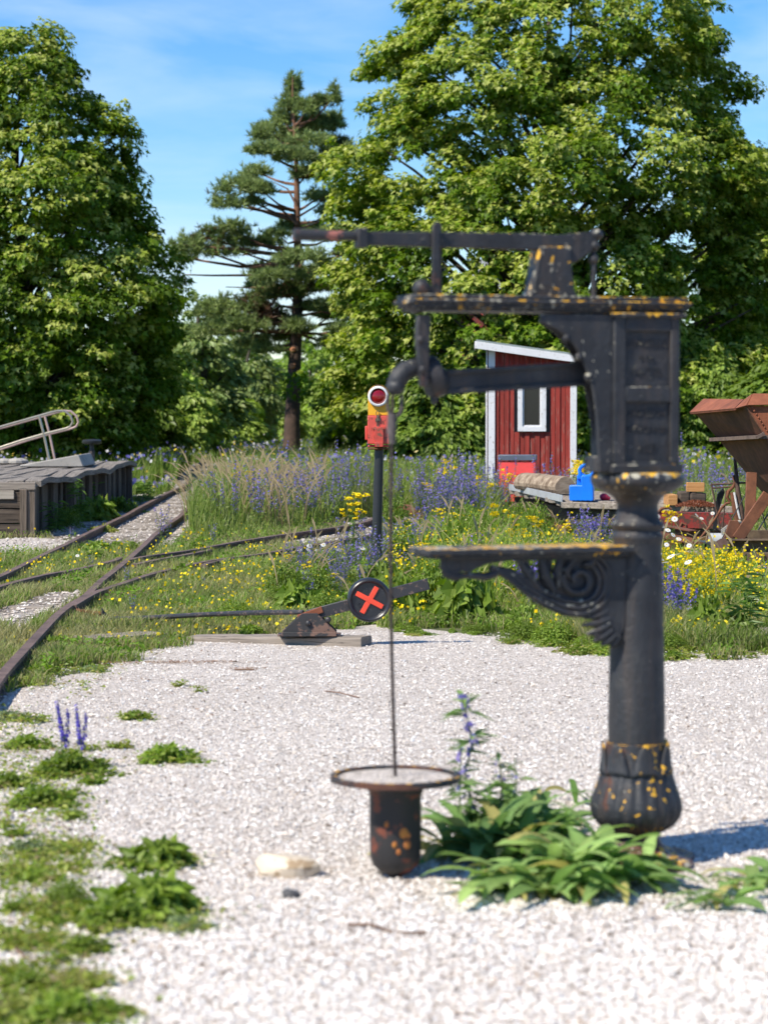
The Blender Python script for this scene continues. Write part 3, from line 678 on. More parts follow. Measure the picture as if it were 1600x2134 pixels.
# ================================================================ SWITCH LEVER
LY = 16.55; KL = FPX / LY
def L3(px, py, Y=LY): return at(px, py, Y)
a = gp(400, 1336); b_ = gp(763, 1349)
tb = MB(); a2 = Vector((a.x, a.y + .06, 0)); b2 = Vector((b_.x, b_.y + .10, 0)); d = (b2 - a2); Lh = d.length
vs = []; n = 14
for i in range(n + 1):
    for (yy, zq) in ((-.11, -.04), (-.115, .055), (-.10, .068), (.10, .066), (.115, .05), (.11, -.04)):
        vs.append((-Lh / 2 + Lh * i / n, yy + rnd.uniform(-.004, .004), zq + rnd.uniform(-.004, .004) - 0.03 * (1 - i / n)))
fs = [(i * 6 + k, (i + 1) * 6 + k, (i + 1) * 6 + k + 1, i * 6 + k + 1) for i in range(n) for k in range(5)] + [(0, 1, 2, 3, 4, 5), tuple(n * 6 + k for k in (5, 4, 3, 2, 1, 0))]
tb.add(vs, fs); o = tb.build('timber', GREYWOOD); o.location = (a2 + b2) / 2; o.rotation_euler.z = math.atan2(d.y, d.x)
tag(o, 'long weathered timber lying on the white gravel under the switch lever', 'timber')
LB = L3(650, 1326); TZ = 0.068
lev = thing('switch_lever', 'black switch lever with a round weight marked by a red cross', 'switch lever', (LB.x, LY + .02, TZ))
def lv(px, py): p = at(px, py, LY); return (p.x - LB.x, p.z - TZ)
m = MB()
for v in (-.075, .06):
    m.prism([(lv(586, 1)[0], 0.0), (lv(700, 1)[0], 0.0), (lv(700, 1)[0], .030), (lv(662, 1277)[0], lv(662, 1277)[1]), (lv(630, 1277)[0], lv(630, 1277)[1]), (lv(586, 1)[0], .03)], v, v + .014)
m.box(((lv(586, 1)[0] + lv(700, 1)[0]) / 2, 0, .006), (lv(700, 1)[0] - lv(586, 1)[0] + .06, .17, .012))
m.box(((lv(586, 1)[0] + lv(700, 1)[0]) / 2, -.085, .016), (lv(700, 1)[0] - lv(586, 1)[0], .025, .028))
m.build('bracket', m_paint('bracket_paint', (0.03, 0.03, 0.032), (0.17, 0.10, 0.075), 0.95, 0.7, 9), lev, bevel=0.002)
for (px, py, rd) in ((643, 1297, .020), (684, 1290, .022), (606, 1320, .012), (690, 1319, .012)):
    p = lv(px, py); m = MB(); m.ball((p[0], -.082, p[1]), (rd, .016, rd), 8, 6); m.build('bolt', BLACKW, lev)
m = MB(); p0, p1 = lv(640, 1284), lv(893, 1217)
m.beam((p0[0], 0, p0[1]), (p1[0], 0, p1[1]), 0.028, 0.078, up=(-.26, 0, 1)); m.build('lever_arm', BLACKW, lev, bevel=0.004)
m = MB(); c0 = lv(621, 1286); m.beam((c0[0], 0, c0[1] - .01), (lv(672, 1270)[0], 0, lv(672, 1270)[1]), .05, .045); m.build('joint', RUST_ORANGE, lev, bevel=0.004)
dc = lv(769, 1250); RD = 46.0 / KL
MD = Matrix.Translation((dc[0], 0, dc[1])) @ Matrix.Rotation(R(4), 4, 'Z') @ Matrix.Rotation(R(90), 4, 'X')
m = MB(); m.lathe([(0.0, -.045), (RD - .018, -.045), (RD - .004, -.035), (RD, -.02), (RD, .035), (RD - .006, .052), (RD - .016, .058), (RD - .026, .052), (RD - .034, .036), (0.0, .036)], 56, M=MD)
m.lathe([(0.02, .036), (0.02, .042), (0.0, .043)], 16, M=MD)
disc = m.build('weight_disc', m_paint('disc_paint', (0.020, 0.022, 0.028), (0.06, 0.06, 0.065), 0.4, 0.32, 20), lev, ang=50)
m = MB()
for ang, l0 in ((28, -.108), (28 + 92, -.1)):
    ca_, sa = math.cos(R(-ang)), math.sin(R(-ang))
    Rm = MD @ Matrix.Rotation(R(-ang), 4, 'Z'); 
    m.box((0, 0, .0395 if ang == 28 else .0380), (.205, .034, .012 if ang == 28 else .012), M=Rm)
m.build('red_cross', XRED, disc, bevel=0.002)
for k, (ch, an) in enumerate((('1', 100), ('0', 140), ('O', 205), ('M', 235), ('T', -20), ('L', 50))):   # worn raised characters round the cross
    q = text(ch, .04, 0, 0, 0, disc, disc.data.materials[0], ext=0.003); q.matrix_local = MD @ Matrix.Translation((.072 * math.cos(R(an)), .072 * math.sin(R(an)), .037)) @ Matrix.Rotation(R(an - 90), 4, 'Z')
# pull rod to the switch blades
q0 = gp(215, 1303); m = MB()
pr = [Vector((q0.x, q0.y, .02)), Vector((q0.x, q0.y, .12)), at(222, 1290, q0.y) + Vector((.01, 0, .0)), at(300, 1288, q0.y - .25), at(420, 1281, q0.y - .7), at(520, 1277, q0.y - 1.1), at(600, 1276, q0.y - 1.45), at(632, 1276, LY + .03)]
m.tube(pr, [.014, .015, .018, .018, .018, .018, .018, .016], 10); o = m.build('pull_rod', BLACKW); tag(o, 'black pull rod running from the switch blade to the lever bracket', 'rod')
sr = MB(); s0 = gp(160, 1292); pts = []
for i in range(160):
    t = i / 159; p = Vector((s0.x, s0.y, .075)).lerp(Vector((q0.x, q0.y, .085)), t); pts.append(p + Vector((0, math.cos(t * 100) * .013, math.sin(t * 100) * .013)))
sr.tube(pts, .0035, 5); o = sr.build('coil_spring', RUST_ORANGE); tag(o, 'rusty coil spring between the rail and the black pull rod', 'spring')

# ================================================================ SWITCH LANTERN
NY = 22.6; KN = FPX / NY; nb = at(783, 1212, NY)
lan = thing('switch_lantern', 'red and yellow switch lantern with a round red lens on a black pole', 'signal lantern', (nb.x, NY, 0))
def ln(px, py): p = at(px, py, NY); return (p.x - nb.x, p.z)
t_, b0 = ln(790, 930), (0.0, 0.0)
m = MB(); m.tube([(b0[0], 0, 0), ((b0[0] + t_[0]) / 2, 0, t_[1] / 2), (t_[0], 0, t_[1] + .02)], [.050, .046, .042], 16); m.build('pole', BLACK, lan)
xl, xr = ln(766, 900)[0], ln(811, 900)[0]; zb0, zb1 = ln(1, 925)[1], ln(1, 866)[1]; zt_ = ln(1, 803)[1]; wx = xr - xl; xc = (xl + xr) / 2
m = MB(); m.box((xc, 0, (zb0 + zb1) / 2), (wx, .21, zb1 - zb0)); m.box((xc, 0, zb0 - .02), (wx - .01, .17, .02)); m.box((xl - .012, 0, (zb0 + zb1) / 2 - .03), (.024, .12, .13)); m.box((xr + .012, 0, (zb0 + zb1) / 2 - .03), (.024, .12, .13))
house = m.build('lower_case', REDP, lan, bevel=0.006)
m = MB(); hw = wx / 2 - .004; prf = [(xc - hw, zb1 + .003), (xc + hw, zb1 + .003), (xc + hw, zt_ - hw)] + [(xc + hw * math.cos(R(a)), zt_ - hw + hw * math.sin(R(a))) for a in range(10, 180, 10)] + [(xc - hw, zt_ - hw)]
m.prism(prf, -.095, .095); up_ = m.build('upper_case', YELP, lan, bevel=0.004)
m = MB(); m.prism([(x, z) for x, z in prf[2:]] + [(xc - hw - .006, zt_ - hw)] + [(xc - (hw + .006) * math.cos(R(a)), zt_ - hw + (hw + .006) * math.sin(R(a))) for a in range(10, 180, 10)] + [(xc + hw + .006, zt_ - hw)], -.11, .11); m.build('hood', m_paint('hood_paint', (0.45, 0.24, 0.03), (0.13, 0.06, 0.03), 1.0, 0.6, 14), lan)
lc = ln(788, 826); ML = Matrix.Translation((lc[0], -.10, lc[1])) @ Matrix.Rotation(R(90), 4, 'X')
r1, r2 = 21.5 / KN, 16.0 / KN
m = MB(); m.lathe([(r2, -.02), (r1, -.02), (r1, .022), (r1 - .006, .028), (r2 + .004, .028), (r2, .02), (r2, -.02)], 48, M=ML); m.F = m.F[:-2]; m.build('lens_ring', WHITEP, lan, ang=50)
m = MB(); m.lathe([(0.0, -.01), (r2 + .002, -.01), (r2 + .001, .008), (r2 * .7, .020), (r2 * .35, .026), (0.0, .028)], 40, M=ML); m.build('lens', LENS, lan, ang=60)
for s_ in (-1, 1):
    for t2 in (-1, 1):
        mm = MB(); 
m = MB(); hz = (ln(1, 890)[1] + ln(1, 921)[1]) / 2; m.box((xc + .006, -.118, hz - .004), (18 / KN, .028, 30 / KN)); m.box((xc + .006, -.116, ln(1, 892)[1]), (26 / KN, .02, 6 / KN)); m.box((xc + .006, -.125, ln(1, 925)[1] - .004), (17 / KN, .05, 10 / KN)); m.build('hatch', m_paint('hatch_paint', (0.55, 0.07, 0.05), (0.20, 0.08, 0.05), 0.8, 0.6, 18), lan, bevel=0.003)
m = MB(); lx = ln(787, 1)[0]
def loop(zc, rx, rz, v=-.112): m.tube([(lx + rx * math.cos(a), v, zc + rz * math.sin(a)) for a in [2 * math.pi * i / 16 for i in range(17)]], .0035, 6)
loop(ln(1, 861)[1], .014, .022); m.box((lx, -.108, ln(1, 875)[1]), (.045, .02, .03)); m.box((lx, -.113, ln(1, 871)[1]), (.022, .02, .05)); loop(ln(1, 884)[1], .008, .022)
m.build('latch', m_rust('latch_rust', (0.06, 0.045, 0.035), (0.22, 0.18, 0.14), 50), lan)
m = MB(); m.tube([(xl + .005, -.07, zb0 - .02), (xl + .008, -.08, zb0 - .045), (xr - .008, -.08, zb0 - .045), (xr - .005, -.07, zb0 - .02)], .008, 8); m.box((xc, 0, zb0 - .045), (.07, .1, .03)); m.build('mount', RUST, lan)

# ================================================================ RED SHED
SY = 38.5; SR = R(-2); kk = FPX / SY
sp0 = at(1018, 900, SY); 
shed = thing('garden_shed', 'small red board shed with white trim and a lean-to roof', 'shed', (sp0.x, SY, 0), SR)
W_ = (1198 - 1018) / kk / math.cos(SR); D_ = 1.25; zL = EYE + (850 - 716) / kk; zR_ = EYE + (850 - 742) / kk * 1.003
wx0, wx1 = (1078 - 1018) / kk, (1137 - 1018) / kk; wz0 = EYE - (899 - 850) / kk; wz1 = wz0 + 0.86
def ztop(x): return zL + (zR_ - zL) * x / W_ - .05
m = MB(); m.box((W_ / 2, D_ / 2, .5), (W_ - .06, D_ - .06, 1.0))
nb_ = 17; bw = W_ / nb_
m = MB()
for i in range(nb_):
    xa, xb = i * bw, (i + 1) * bw; g = .004; off = -0.012 if i % 2 else 0.006
    segs = [(0.02, None)]
    if xb > wx0 and xa < wx1: segs = [(0.02, wz0 - .01), (wz1 + .01, None)]
    for (za, zb2) in segs:
        t0 = ztop(xa) if zb2 is None else zb2; t1 = ztop(xb) if zb2 is None else zb2
        m.prism([(xa + g, za), (xb - g, za), (xb - g, t1), (xa + g, t0)], off, off + .022)
m.build('front_wall', REDBOARD, shed, smooth=False)
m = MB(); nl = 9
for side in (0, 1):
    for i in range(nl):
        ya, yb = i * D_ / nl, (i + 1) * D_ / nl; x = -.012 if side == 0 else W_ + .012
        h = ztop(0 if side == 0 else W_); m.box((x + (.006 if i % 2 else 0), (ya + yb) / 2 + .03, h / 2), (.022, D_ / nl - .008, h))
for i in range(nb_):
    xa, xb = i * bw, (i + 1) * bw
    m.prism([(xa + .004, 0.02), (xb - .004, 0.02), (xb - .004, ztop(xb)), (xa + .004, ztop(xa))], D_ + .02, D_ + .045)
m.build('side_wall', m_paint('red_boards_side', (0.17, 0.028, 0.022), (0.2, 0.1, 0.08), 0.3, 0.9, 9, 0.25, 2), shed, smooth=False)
m = MB(); m.prism([(0.03, .03), (W_ - .03, .03), (W_ - .03, ztop(W_) - .03), (.03, ztop(0) - .03)], .06, .07)
m.build('inner_lining', m_paint('inner_dark', (0.05, 0.04, 0.035), amt=0), shed, smooth=False)
for (x, nme, wd) in ((0.045, 'corner_board', .105), (W_ - .035, 'corner_board', .10)):
    m = MB(); m.prism([(x - wd / 2, 0), (x + wd / 2, 0), (x + wd / 2, ztop(x) - .0), (x - wd / 2, ztop(x) + .0)], -.040, -.016); m.build(nme, WHITEP, shed, bevel=0.003)
m = MB(); m.box((-.034, .03, ztop(0) / 2), (.02, .07, ztop(0))); m.box((-.034, .50, ztop(0) / 2 - .4), (.02, .09, ztop(0) - .8)); m.box((-.036, .28, ztop(0) - .78), (.022, .45, .07)); m.build('side_trim', WHITEP, shed, bevel=0.003)
# window: frame with sill and dark pane
m = MB(); fw = .075
m.box(((wx0 + wx1) / 2, -.03, wz0 + fw / 2), (wx1 - wx0, .05, fw)); m.box(((wx0 + wx1) / 2, -.03, wz1 - fw / 2), (wx1 - wx0, .05, fw))
for x in (wx0 + fw / 2, wx1 - fw / 2): m.box((x, -.03, (wz0 + wz1) / 2), (fw, .05, wz1 - wz0 - 2 * fw))
m2 = .025
for x in (wx0 + fw + m2 / 2, wx1 - fw - m2 / 2): m.box((x, -.018, (wz0 + wz1) / 2), (m2, .03, wz1 - wz0 - 2 * fw))
m.box(((wx0 + wx1) / 2, -.018, wz0 + fw + m2 / 2), (wx1 - wx0 - 2 * fw - 2 * m2, .03, m2))
wf = m.build('window', WHITEP, shed, bevel=0.003)
m = MB(); m.box(((wx0 + wx1) / 2, -.004, (wz0 + wz1) / 2), (wx1 - wx0 - 2 * fw - .01, .006, wz1 - wz0 - 2 * fw - .01)); m.build('pane', GLASS, wf)
# roof with white barge boards
sl_ = (zR_ - zL) / W_; ov0, ov1 = -.20, .08
def rz(x): return zL + sl_ * x
m = MB(); m.prism([(ov0, rz(ov0) + .0), (W_ + ov1, rz(W_ + ov1)), (W_ + ov1, rz(W_ + ov1) + .03), (ov0, rz(ov0) + .03)], -.20, D_ + .2); rf = m.build('roof', ROOFT, shed)
m = MB(); m.prism([(ov0, rz(ov0) - .115), (W_ + ov1, rz(W_ + ov1) - .115), (W_ + ov1, rz(W_ + ov1) - .002), (ov0, rz(ov0) - .002)], -.225, -.195); m.build('barge_board', WHITEP, rf, bevel=0.003)
m = MB(); m.box((ov0 - .012, D_ / 2 - .0, rz(ov0) - .055), (.024, D_ + .43, .115)); m.build('eaves_board', WHITEP, rf, bevel=0.003)

# red box with grey lid before the shed
p = at(1078, 990, 36.4); kb_ = FPX / 36.4
rb = thing('tool_box', 'bright red box with a dark grey lid standing before the red shed', 'box', (p.x, 36.4, 0), R(-5))
m = MB(); m.box((0, 0, EYE - (962 - 850) / kb_ - .30), (76 / kb_, .4, .60)); m.build('body', BOXRED, rb, bevel=0.01)
m = MB(); m.box((0, 0, EYE - (957 - 850) / kb_ + .025), (80 / kb_, .44, .085)); m.build('lid', m_paint('lid_grey', (0.10, 0.12, 0.16), amt=0.1), rb, bevel=0.01)
m = MB(); m.box((-.02, -.21, .4), (.05, .02, .5)); m.box((.08, -.21, .4), (.05, .02, .5)); m.build('white_strap', BOXRED, rb)

# ================================================================ FLAT WAGON
FZ = 0.50
c_nl, c_nr = gp(1186, 1046, FZ), gp(1530, 1056, FZ); c_fl = gp(1068, 1019, FZ)
fw_ = thing('flat_wagon', 'low flat wagon with a warped weathered plank deck', 'wagon', (c_nl.x, c_nl.y, 0))
def fl(p): return Vector((p[0] - c_nl.x, p[1] - c_nl.y, 0))
A_, B_, C_ = fl(c_nl), fl(c_nr), fl(c_fl); Dv = C_ + (B_ - A_)
m = MB(); nn = 22       # deck planks run across, one after another going back, ends ragged along the left side
for i in range(nn):
    t0, t1 = i / nn + .003, (i + 1) / nn - .003
    l0 = A_.lerp(C_, t0); l1 = A_.lerp(C_, t1); r0 = B_.lerp(Dv, t0); r1_ = B_.lerp(Dv, t1); j = rnd.uniform(-.07, .03); zj = rnd.uniform(-.012, .012) + .05 * math.sin(t0 * 3.1) * 0
    e = Vector((j, 0, 0)); top = [l0 + e, r0, r1_, l1 + e]; th = rnd.uniform(.05, .075)
    m.add([Vector((q.x, q.y, FZ + zj)) for q in top] + [Vector((q.x, q.y, FZ + zj - th)) for q in top], [(0, 1, 2, 3), (7, 6, 5, 4), (0, 4, 5, 1), (1, 5, 6, 2), (2, 6, 7, 3), (3, 7, 4, 0)])
m.build('deck', GREYWOOD, fw_, bevel=0.004)
m = MB(); m.beam(A_ + Vector((-.02, -.03, FZ - .035)), B_ + Vector((0.05, -.03, FZ - .035)), .07, .075); m.build('edge_board', GREYWOOD, fw_, bevel=0.008)
m = MB(); q1 = A_.lerp(C_, .06); m.beam(A_ + Vector((-.07, .25, FZ + .03)), C_ + Vector((-.05, 0, FZ + .03)), .012, .085); m.build('metal_strip', GALV, fw_, bevel=0.002)
m = MB()
m.beam(A_ + Vector((.16, .12, FZ - .20)), C_ + Vector((.16, 0, FZ - .20)), .09, .16); m.beam(B_ + Vector((-.16, .12, FZ - .20)), Dv + Vector((-.16, 0, FZ - .20)), .09, .16)
m.beam(A_ + Vector((.05, .10, FZ - .18)), B_ + Vector((-.1, .10, FZ - .18)), .10, .18); m.beam(C_ + Vector((.05, 0, FZ - .18)), Dv + Vector((-.1, 0, FZ - .18)), .10, .14)
m.build('frame', DARKWOOD, fw_, bevel=0.006)
for t in (.16, .74):
    for s_, e in (('l', 0.30), ('r', 0.30)):
        P = (A_.lerp(C_, t) + Vector((e, 0, 0))) if s_ == 'l' else (B_.lerp(Dv, t) - Vector((e, 0, 0)))
        dd = (C_ - A_).normalized(); Mw = Matrix.Translation((P.x, P.y, .26)) @ Matrix.Rotation(math.atan2(dd.y, dd.x) - R(90), 4, 'Z') @ Matrix.Rotation(R(90), 4, 'Y')
        m = MB(); m.lathe([(0.03, -.03), (.15, -.03), (.155, -.012), (.185, -.01), (.185, .012), (.155, .014), (.15, .03), (.06, .03), (.05, .06), (0.0, .06)], 28, M=Mw); m.build('wheel', RUST, fw_, ang=40)
        m = MB(); m.box((P.x - (.09 if s_ == 'l' else -.09), P.y, .27), (.07, .2, .16)); m.build('axle_box', RUST, fw_, bevel=0.006)
# things lying on the wagon
g1, g2 = at(1090, 1009, 32.6), at(1178, 1018, 31.0); g1.z = g2.z = FZ + .125
m = MB(); d = g2 - g1; n = 14; pr = []
for i in range(n + 1):
    t = i / n; c = g1.lerp(g2, t); pr.append(c + Vector((0, 0, .006 * math.sin(t * 5))))
vs, fs = [], []; dn = d.normalized(); sx_ = Vector((dn.y, -dn.x, 0)); sg = 18
for i, c in enumerate(pr):
    for k in range(sg):
        an = 2 * math.pi * k / sg; rr = .118 * (1 + .12 * abs(math.cos(an * 1.5 + .6)) + .05 * (vnoise(an * 3, i * .7, 1, 3) - .5)); zc_ = rr * math.sin(an); zc_ = max(zc_, -.095)
        vs.append(c + sx_ * rr * 1.10 * math.cos(an) + Vector((0, 0, zc_)))
for i in range(n):
    for k in range(sg): fs.append((i * sg + k, i * sg + (k + 1) % sg, (i + 1) * sg + (k + 1) % sg, (i + 1) * sg + k))
fs += [tuple(range(sg))[::-1], tuple(n * sg + k for k in range(sg))]
m.add(vs, fs); o = m.build('log', LOGWOOD, ang=16); tag(o, 'thick pale log lying on the flat wagon beside the blue crate', 'log')
bp = at(1212, 1042, c_nl.y + .20); kb2 = FPX / bp.y
bc = thing('bottle_carrier', 'bright blue plastic bottle carrier with a looped handle on the flat wagon', 'carrier', (bp.x, bp.y, FZ + .004), R(-8))
m = MB(); w2 = 25 / kb2
low = [(-w2, 0.012), (-w2 * .86, 0), (-w2 * .62, .006), (-w2 * .5, 0), (-w2 * .3, .006), (-w2 * .1, 0), (w2 * .1, .006), (w2 * .35, 0), (w2 * .5, .006), (w2 * .8, 0), (w2, .012), (w2 * .96, 30 / kb2), (w2 * .92, 50 / kb2), (w2 * .8, 54 / kb2), (w2 * .02, 54 / kb2), (-w2 * .06, 50 / kb2), (-w2 * .02, 33 / kb2), (-w2, 33 / kb2)]
m.prism(low, -.12, .11); bcb = m.build('tray', BLUEP, bc, bevel=0.010)
m = MB(); m.prism([(-w2 * .42, 30 / kb2), (-w2 * .06, 30 / kb2), (-w2 * .06, 56 / kb2), (-w2 * .40, 54 / kb2)], -.03, .13); m.prism([(-w2 * .40, 46 / kb2), (-w2 * .04, 46 / kb2), (-w2 * .06, 60 / kb2), (-w2 * .2, 64 / kb2)], -.06, .10); m.build('divider', BLUEP, bc, bevel=0.006)
m = MB(); hx, hz_ = w2 * .38, 63 / kb2
m.tube([(hx + 14.5 / kb2 * math.cos(a), -.03, hz_ + 12 / kb2 * math.sin(a)) for a in [2 * math.pi * i / 24 for i in range(25)]], .022, 10); m.build('handle', BLUEP, bc)
p = at(1258, 1034, c_nl.y + .3); m = MB(); m.ball((0, 0, 0), (.055, .05, .045), 14, 9); m.ball((.035, .01, -.015), (.045, .04, .03)); o = m.build('red_cloth', m_paint('cloth_red', (0.55, 0.02, 0.06), (0.3, 0.02, 0.05), 0.4), loc=(p.x, p.y, FZ + .05)); tag(o, 'small crumpled red cloth on the wagon right of the blue carrier', 'cloth')
def block(px0, py0, px1, py1, Y, dep, lab, rot=0, zbase=None, mat=CUTWOOD):
    a = at(px0, py1, Y); b2 = at(px1, py0, Y); w3, h3 = b2.x - a.x, b2.z - a.z
    m = MB(); m.box((0, dep / 2, h3 / 2), (w3, dep, h3)); o = m.build('wood_block', mat, bevel=0.004); o.location = ((a.x + b2.x) / 2, Y, a.z if zbase is None else zbase); o.rotation_euler.z = rot
    tag(o, lab, 'wood block', 'sawn wood blocks on the flat wagon'); return o
YW = c_nr.y - .2
b1 = block(1392, 1024, 1411, 1046, YW + .55, .5, 'upright fresh sawn wood block on the wagon deck behind the column', 0, FZ)
b2_ = block(1430, 1006, 1467, 1025, YW + .62, .14, 'orange sawn wood block resting on top of a curved grey board', R(-4))
m = MB(); pa = at(1405, 1030, YW + .8)
zbt = at(1430, 1025, YW + .62).z
for (xa, xb, hh_) in ((1412, 1434, 1.0), (1434, 1468, .92), (1436, 1450, 1.0)):
    a = at(xa, 1040, YW + .75); b3 = at(xb, 1040, YW + .75); m.box(((a.x + b3.x) / 2 - pa.x, .01 * hh_, (zbt - FZ) * hh_ / 2), (b3.x - a.x, .22 + .05 * hh_, (zbt - FZ) * hh_))
o = m.build('wood_block', DARKWOOD, bevel=0.02); o.location = (pa.x, YW + .75, FZ); tag(o, 'dark curved offcut holding up the orange wood block', 'wood block', 'sawn wood blocks on the flat wagon')
# heap of brown wood chips
pc = at(1450, 1044, YW + .35); V, Lp, S_ = [], [], []; cc = []
for i in range(1500):
    a = rng.uniform(0, 6.28); r0 = math.sqrt(rng.uniform()) ; x = r0 * math.cos(a) * .24; y = r0 * math.sin(a) * .2; z = .07 * (1 - r0 ** 2) * rng.uniform(.2, 1) + .004
    e1 = Vector(rng.normal(size=3)).normalized() * .012; e2 = Vector(rng.normal(size=3)).normalized() * .006; k0 = len(V)
    c = Vector((x, y, z)); V += [c - e1 - e2, c + e1 - e2, c + e1 + e2, c - e1 + e2]; Lp += [k0, k0 + 1, k0 + 2, k0 + 3]; S_.append(4); s_ = rng.uniform(.5, 1.2); cc += [(0.30 * s_, .11 * s_, .06 * s_)] * 4
o = link('wood_chips', fast_mesh('wood_chips', V, Lp, S_, LEAF, np.array(cc)), loc=(pc.x, pc.y, FZ)); tag(o, 'heap of reddish brown wood chips on the wagon deck', 'wood chips', kind='stuff')

# ---- red trolley frame in front of the wagon, with angle iron
RY = 27.1
rt = thing('trolley_frame', 'red painted steel trolley frame standing on rusty beams', 'trolley', (at(1450, 1100, RY).x, RY, 0))
ox = rt.location.x
def T3(px, py, Y=RY): p = at(px, py, Y); return Vector((p.x - ox, p.y - RY, p.z))
m = MB(); m.prism([(T3(1345, 1)[0], T3(1, 1068)[2]), (T3(1530, 1)[0], T3(1, 1072)[2]), (T3(1530, 1)[0], T3(1, 1103)[2]), (T3(1345, 1)[0], T3(1, 1099)[2])], 0, .03)
m.beam(T3(1345, 1067) + Vector((0, .08, 0)), T3(1530, 1071) + Vector((0, .08, 0)), .16, .012); m.build('side_plate', REDDULL, rt, bevel=0.003)
m = MB(); m.beam(T3(1340, 1118) + Vector((0, .1, 0)), T3(1525, 1122) + Vector((0, .1, 0)), .10, .16); m.beam(T3(1345, 1136, 27.4), T3(1500, 1138, 27.4), .08, .05); m.build('lower_beam', RUST, rt, bevel=0.006)
m = MB(); m.tube([T3(1398, 1062), T3(1392, 1057), T3(1378, 1060), T3(1370, 1068)], .016, 8); m.tube([T3(1415, 1100), T3(1420, 1090), T3(1428, 1094), T3(1428, 1104)], .014, 8); m.build('hook', RUST, rt)
ai = thing('angle_iron', 'rusty angle iron beam lying in front of the red frame', 'beam', (at(1405, 1110, 26.2).x, 26.2, 0)); ox2 = ai.location.x
def T4(px, py, Y=26.2): p = at(px, py, Y); return Vector((p.x - ox2, p.y - 26.2, p.z))
m = MB(); m.add([T4(1340, 1086, 27.2), T4(1443, 1106), T4(1441, 1131), T4(1335, 1111, 27.2)] + [q + Vector((.0, .012, 0)) for q in (T4(1340, 1086, 27.2), T4(1443, 1106), T4(1441, 1131), T4(1335, 1111, 27.2))], [(0, 1, 2, 3), (7, 6, 5, 4), (0, 4, 5, 1), (1, 5, 6, 2), (2, 6, 7, 3), (3, 7, 4, 0)])
for y_ in (1086, 1111): m.beam(T4(1340, y_, 27.2) + Vector((0, -.05, 0)), T4(1443, y_ + 20) + Vector((0, -.05, 0)), .10, .012)
m.build('flange', RUST, ai)
for (xa, mt) in ((1395, RUST), (1432, RUST)):
    m = MB(); a = T4(xa, 1128, 26.5); g0 = Vector((a.x, a.y, 0)); m.beam(g0, a, .12, .09, up=(0, 1, 0)); m.build('leg', mt, ai, bevel=0.004)

# ================================================================ TREADLE MACHINE (old rusty bicycle-like frame)
BY = 25.0
tm = thing('treadle_machine', 'rusty treadle machine with bent pipes and a lattice chain guard', 'machine', (at(1480, 1100, BY).x, BY, 0)); ox3 = tm.location.x
def T5(px, py, dy=0.0): p = at(px, py, BY + dy); return Vector((p.x - ox3, p.y - BY, p.z))
TR = m_rust('treadle_rust', (0.065, 0.038, 0.030), (0.16, 0.10, 0.08), 25)
m = MB(); m.tube([T5(1530, 955), T5(1533, 985), T5(1536, 1020), T5(1543, 1060), T5(1546, 1092)], [.016, .020, .026, .028, .03], 12); m.tube([T5(1543, 938), T5(1536, 956)], .012); m.build('main_post', TR, tm)
m = MB()
for a, b4, r4 in (((1480, 1010), (1554, 1006), .010), ((1484, 1017), (1530, 1014), .009), ((1481, 1008), (1500, 1105), .010), ((1554, 1006), (1560, 1008), .010), ((1528, 990), (1530, 1016), .014), ((1512, 1022), (1504, 1105), .008)): m.tube([T5(*a), T5(*b4)], r4, 8)
m.build('frame', TR, tm)
m = MB(); m.tube([T5(1456, 1124), T5(1470, 1107), T5(1490, 1080), T5(1503, 1058), T5(1512, 1049), T5(1520, 1048)], [.011, .012, .013, .014, .013, .013], 10); m.tube([T5(1520, 1046), T5(1514, 1036), T5(1517, 1024), T5(1527, 1014), T5(1530, 1004), T5(1526, 994)], [.014, .018, .02, .018, .014, .012], 10); m.build('crank_arm', RUST, tm)
m = MB(); m.tube([T5(1501, 988), T5(1508, 991), T5(1515, 1000), T5(1519, 1008)], [.014, .012, .011, .011], 10); m.build('handlebar', m_rust('grip', (0.2, .15, .11), (.38, .32, .26), 40), tm)
m = MB(); m.prism([(T5(1514, 1)[0], T5(1, 1016)[2]), (T5(1502, 1)[0], T5(1, 1030)[2]), (T5(1495, 1)[0], T5(1, 1062)[2]), (T5(1492, 1)[0], T5(1, 1104)[2]), (T5(1500, 1)[0], T5(1, 1104)[2]), (T5(1506, 1)[0], T5(1, 1060)[2]), (T5(1517, 1)[0], T5(1, 1026)[2])], .05, .07); m.build('mudguard', BLACK, tm)
m = MB(); m.tube([T5(1524, 1026), T5(1532, 1072), T5(1538, 1094)], [.022, .030, .03], 10); m.build('brown_tube', RUST, tm)
m = MB(); m.tube([T5(1529, 1026, -.03), T5(1536, 1062, -.03), T5(1541, 1082, -.03)], [.012, .012, .01], 8); m.build('white_stripe', WHITEP, tm)
m = MB()       # lattice guard: a fan of thin strips with cross bars
for i in range(7):
    t = i / 6; m.beam(T5(1502 + 2 * t, 1104 + 18 * t, -.05), T5(1530 + 16 * t, 1086 + 26 * t * .8 - 2, -.05), .006, .010)
for i in range(6):
    t = i / 5; m.beam(T5(1502 + 38 * t, 1104 - 20 * t, -.05), T5(1504 + 40 * t, 1121 - 2 * t, -.05), .006, .010)
m.tube([T5(1538 + 9 * math.cos(a), 1103 - 17 * math.sin(a), -.055) for a in [R(-80 + 20 * i) for i in range(13)]], .012, 8)
m.build('lattice_guard', m_paint('worn_cream', (0.52, 0.50, 0.46), (0.18, 0.14, 0.11), 0.7), tm)
